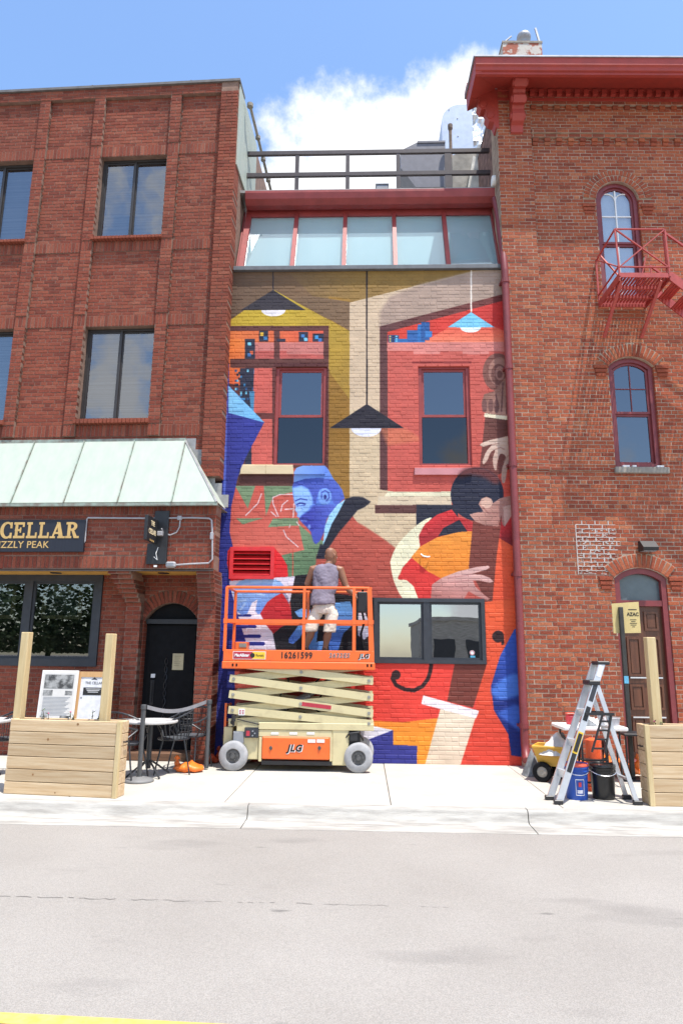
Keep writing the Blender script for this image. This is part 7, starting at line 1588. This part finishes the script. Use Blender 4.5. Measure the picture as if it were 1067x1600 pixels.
for k, (u, v) in enumerate(((874, 1222), (898, 1228))): pass
# ================================================================ menu sign on a dark post, little black table
ps = thing('sign_board', 'yellow card notice fixed to a dark post in front of the wooden door', 'sign'); yS = -1.0
a, b = AT(955, 941, yS), AT(1001, 990, yS); p = AT(976, 1050, yS - .03)
q = MB(); q.add([(a.x, yS, b.z), (b.x, yS, b.z + .01), (b.x, yS, a.z + .01), (a.x, yS, a.z - .02), (a.x, yS + .012, b.z), (b.x, yS + .012, b.z + .01), (b.x, yS + .012, a.z + .01), (a.x, yS + .012, a.z - .02)], [(0, 1, 2, 3), (7, 6, 5, 4), (0, 4, 5, 1), (1, 5, 6, 2), (2, 6, 7, 3), (3, 7, 4, 0)]); cdp = q.build('card', mat('card_yellow', (.60, .47, .20), rough=.7, var=.06), ps)
q = MB(); q.bb(p.x - .028, p.x + .028, yS - .06, yS - .004, .02, AT(976, 949, yS).z, .004); q.build('post', mat('post_charcoal', (.035, .034, .03), rough=.7, var=.2), ps)
q = MB(); q.bb(p.x - .17, p.x + .17, yS - .2, yS + .14, 0, .02, .004); q.build('foot_plate', M_blk, ps)
q = MB(); zz = AT(976, 1062, yS).z; q.bx(p.x - .03, p.x + .03, yS - .063, yS - .0605, zz - .05, zz + .05); q.build('blue_tape', mat('tape_blue', (.12, .42, .62), rough=.6), ps)
xt = AT(988, 960, yS).x; zt3 = AT(990, 960, yS).z; text('lettering', 'AZAC', .068, M_txt, cdp, (xt, yS - .002, zt3), bold=.002, sx=.92); q = MB(); q.bx(xt - .06, xt + .06, yS - .002, yS - .0005, zt3 + .062, zt3 + .074); q.build('text_line', M_txt, cdp)
for k in range(5): q = MB(); ww = (.045, .03, .05, .04, .02)[k]; q.bx(xt - ww, xt + ww, yS - .002, yS - .0005, zt3 - .08 - k * .025, zt3 - .072 - k * .025); q.build('text_line', M_txt, cdp)
bt3 = thing('side_table', 'small black square table behind the right planter', 'table', (AT(992, 1145, -1.2).x, -1.2, 0)); q = MB(); q.bb(-.22, .22, -.2, .2, .60, .63, .004); q.build('table_top', M_blk, bt3)
for sx in (-1, 1):
    for sy in (-1, 1): q = MB(); q.bar((sx * .2, sy * .18, 0), (sx * .2, sy * .18, .6), .02, .02); q.build('leg', M_blk, bt3)
# ================================================================ trees across the street, seen mirrored in the windows
M_far = mat('far_leaves', (.02, .04, .012), rough=.8, c2=(.06, .10, .03), scale=.5)
q = MB(); rr = random.Random(21)
for k in range(20000):
    x = rr.uniform(-40, -6.5); top = (8.0 if x < -7 else 1.5) + 2.0 * math.sin(x * .37 + 1) + 1.4 * math.sin(x * .93) ; z = rr.uniform(1.6, 1.7 + max(.8, top) * rr.random() ** .55); y = -31 + rr.uniform(-3, 3)
    a, b = rr.uniform(0, 6.3), rr.uniform(-1, 1); u = Vector((math.cos(a), math.sin(a), b)).normalized(); w = u.cross(Vector((0, 0, 1))).normalized(); s_ = rr.uniform(.08, .24); v = u.cross(w); c = Vector((x, y, z))
    q.add([c - w * s_, c + v * s_ * .6, c + w * s_, c - v * s_ * .6], [(0, 1, 2, 3)])
for k in range(7): x = -38 + k * 5 + rr.uniform(-1, 1); q.tube([(x, -31, -.14), (x + .2, -31, 4)], [.2, .12], 7)
tr = q.build('street_trees', M_far, fixn=False); tag(tr, kind='stuff'); tr['label'] = 'leafy street trees standing across the road, mirrored in the bar windows'; tr['category'] = 'trees'

fb = thing('low_building', 'low pale building across the road, mirrored in the low mural window', 'building', (9, -40, -.14)); q = MB(); q.bx(-5, 6, -8, 0, 0, 4.2); q.bx(-5.1, 6.1, -8.1, .08, 4.2, 4.5); q.build('wall', M_kerb, fb)
for k in range(4): q = MB(); q.bx(-4 + 2.5 * k, -2.4 + 2.5 * k, -.05, .04, 1.2, 3.0); q.build('window', M_frame, fb)
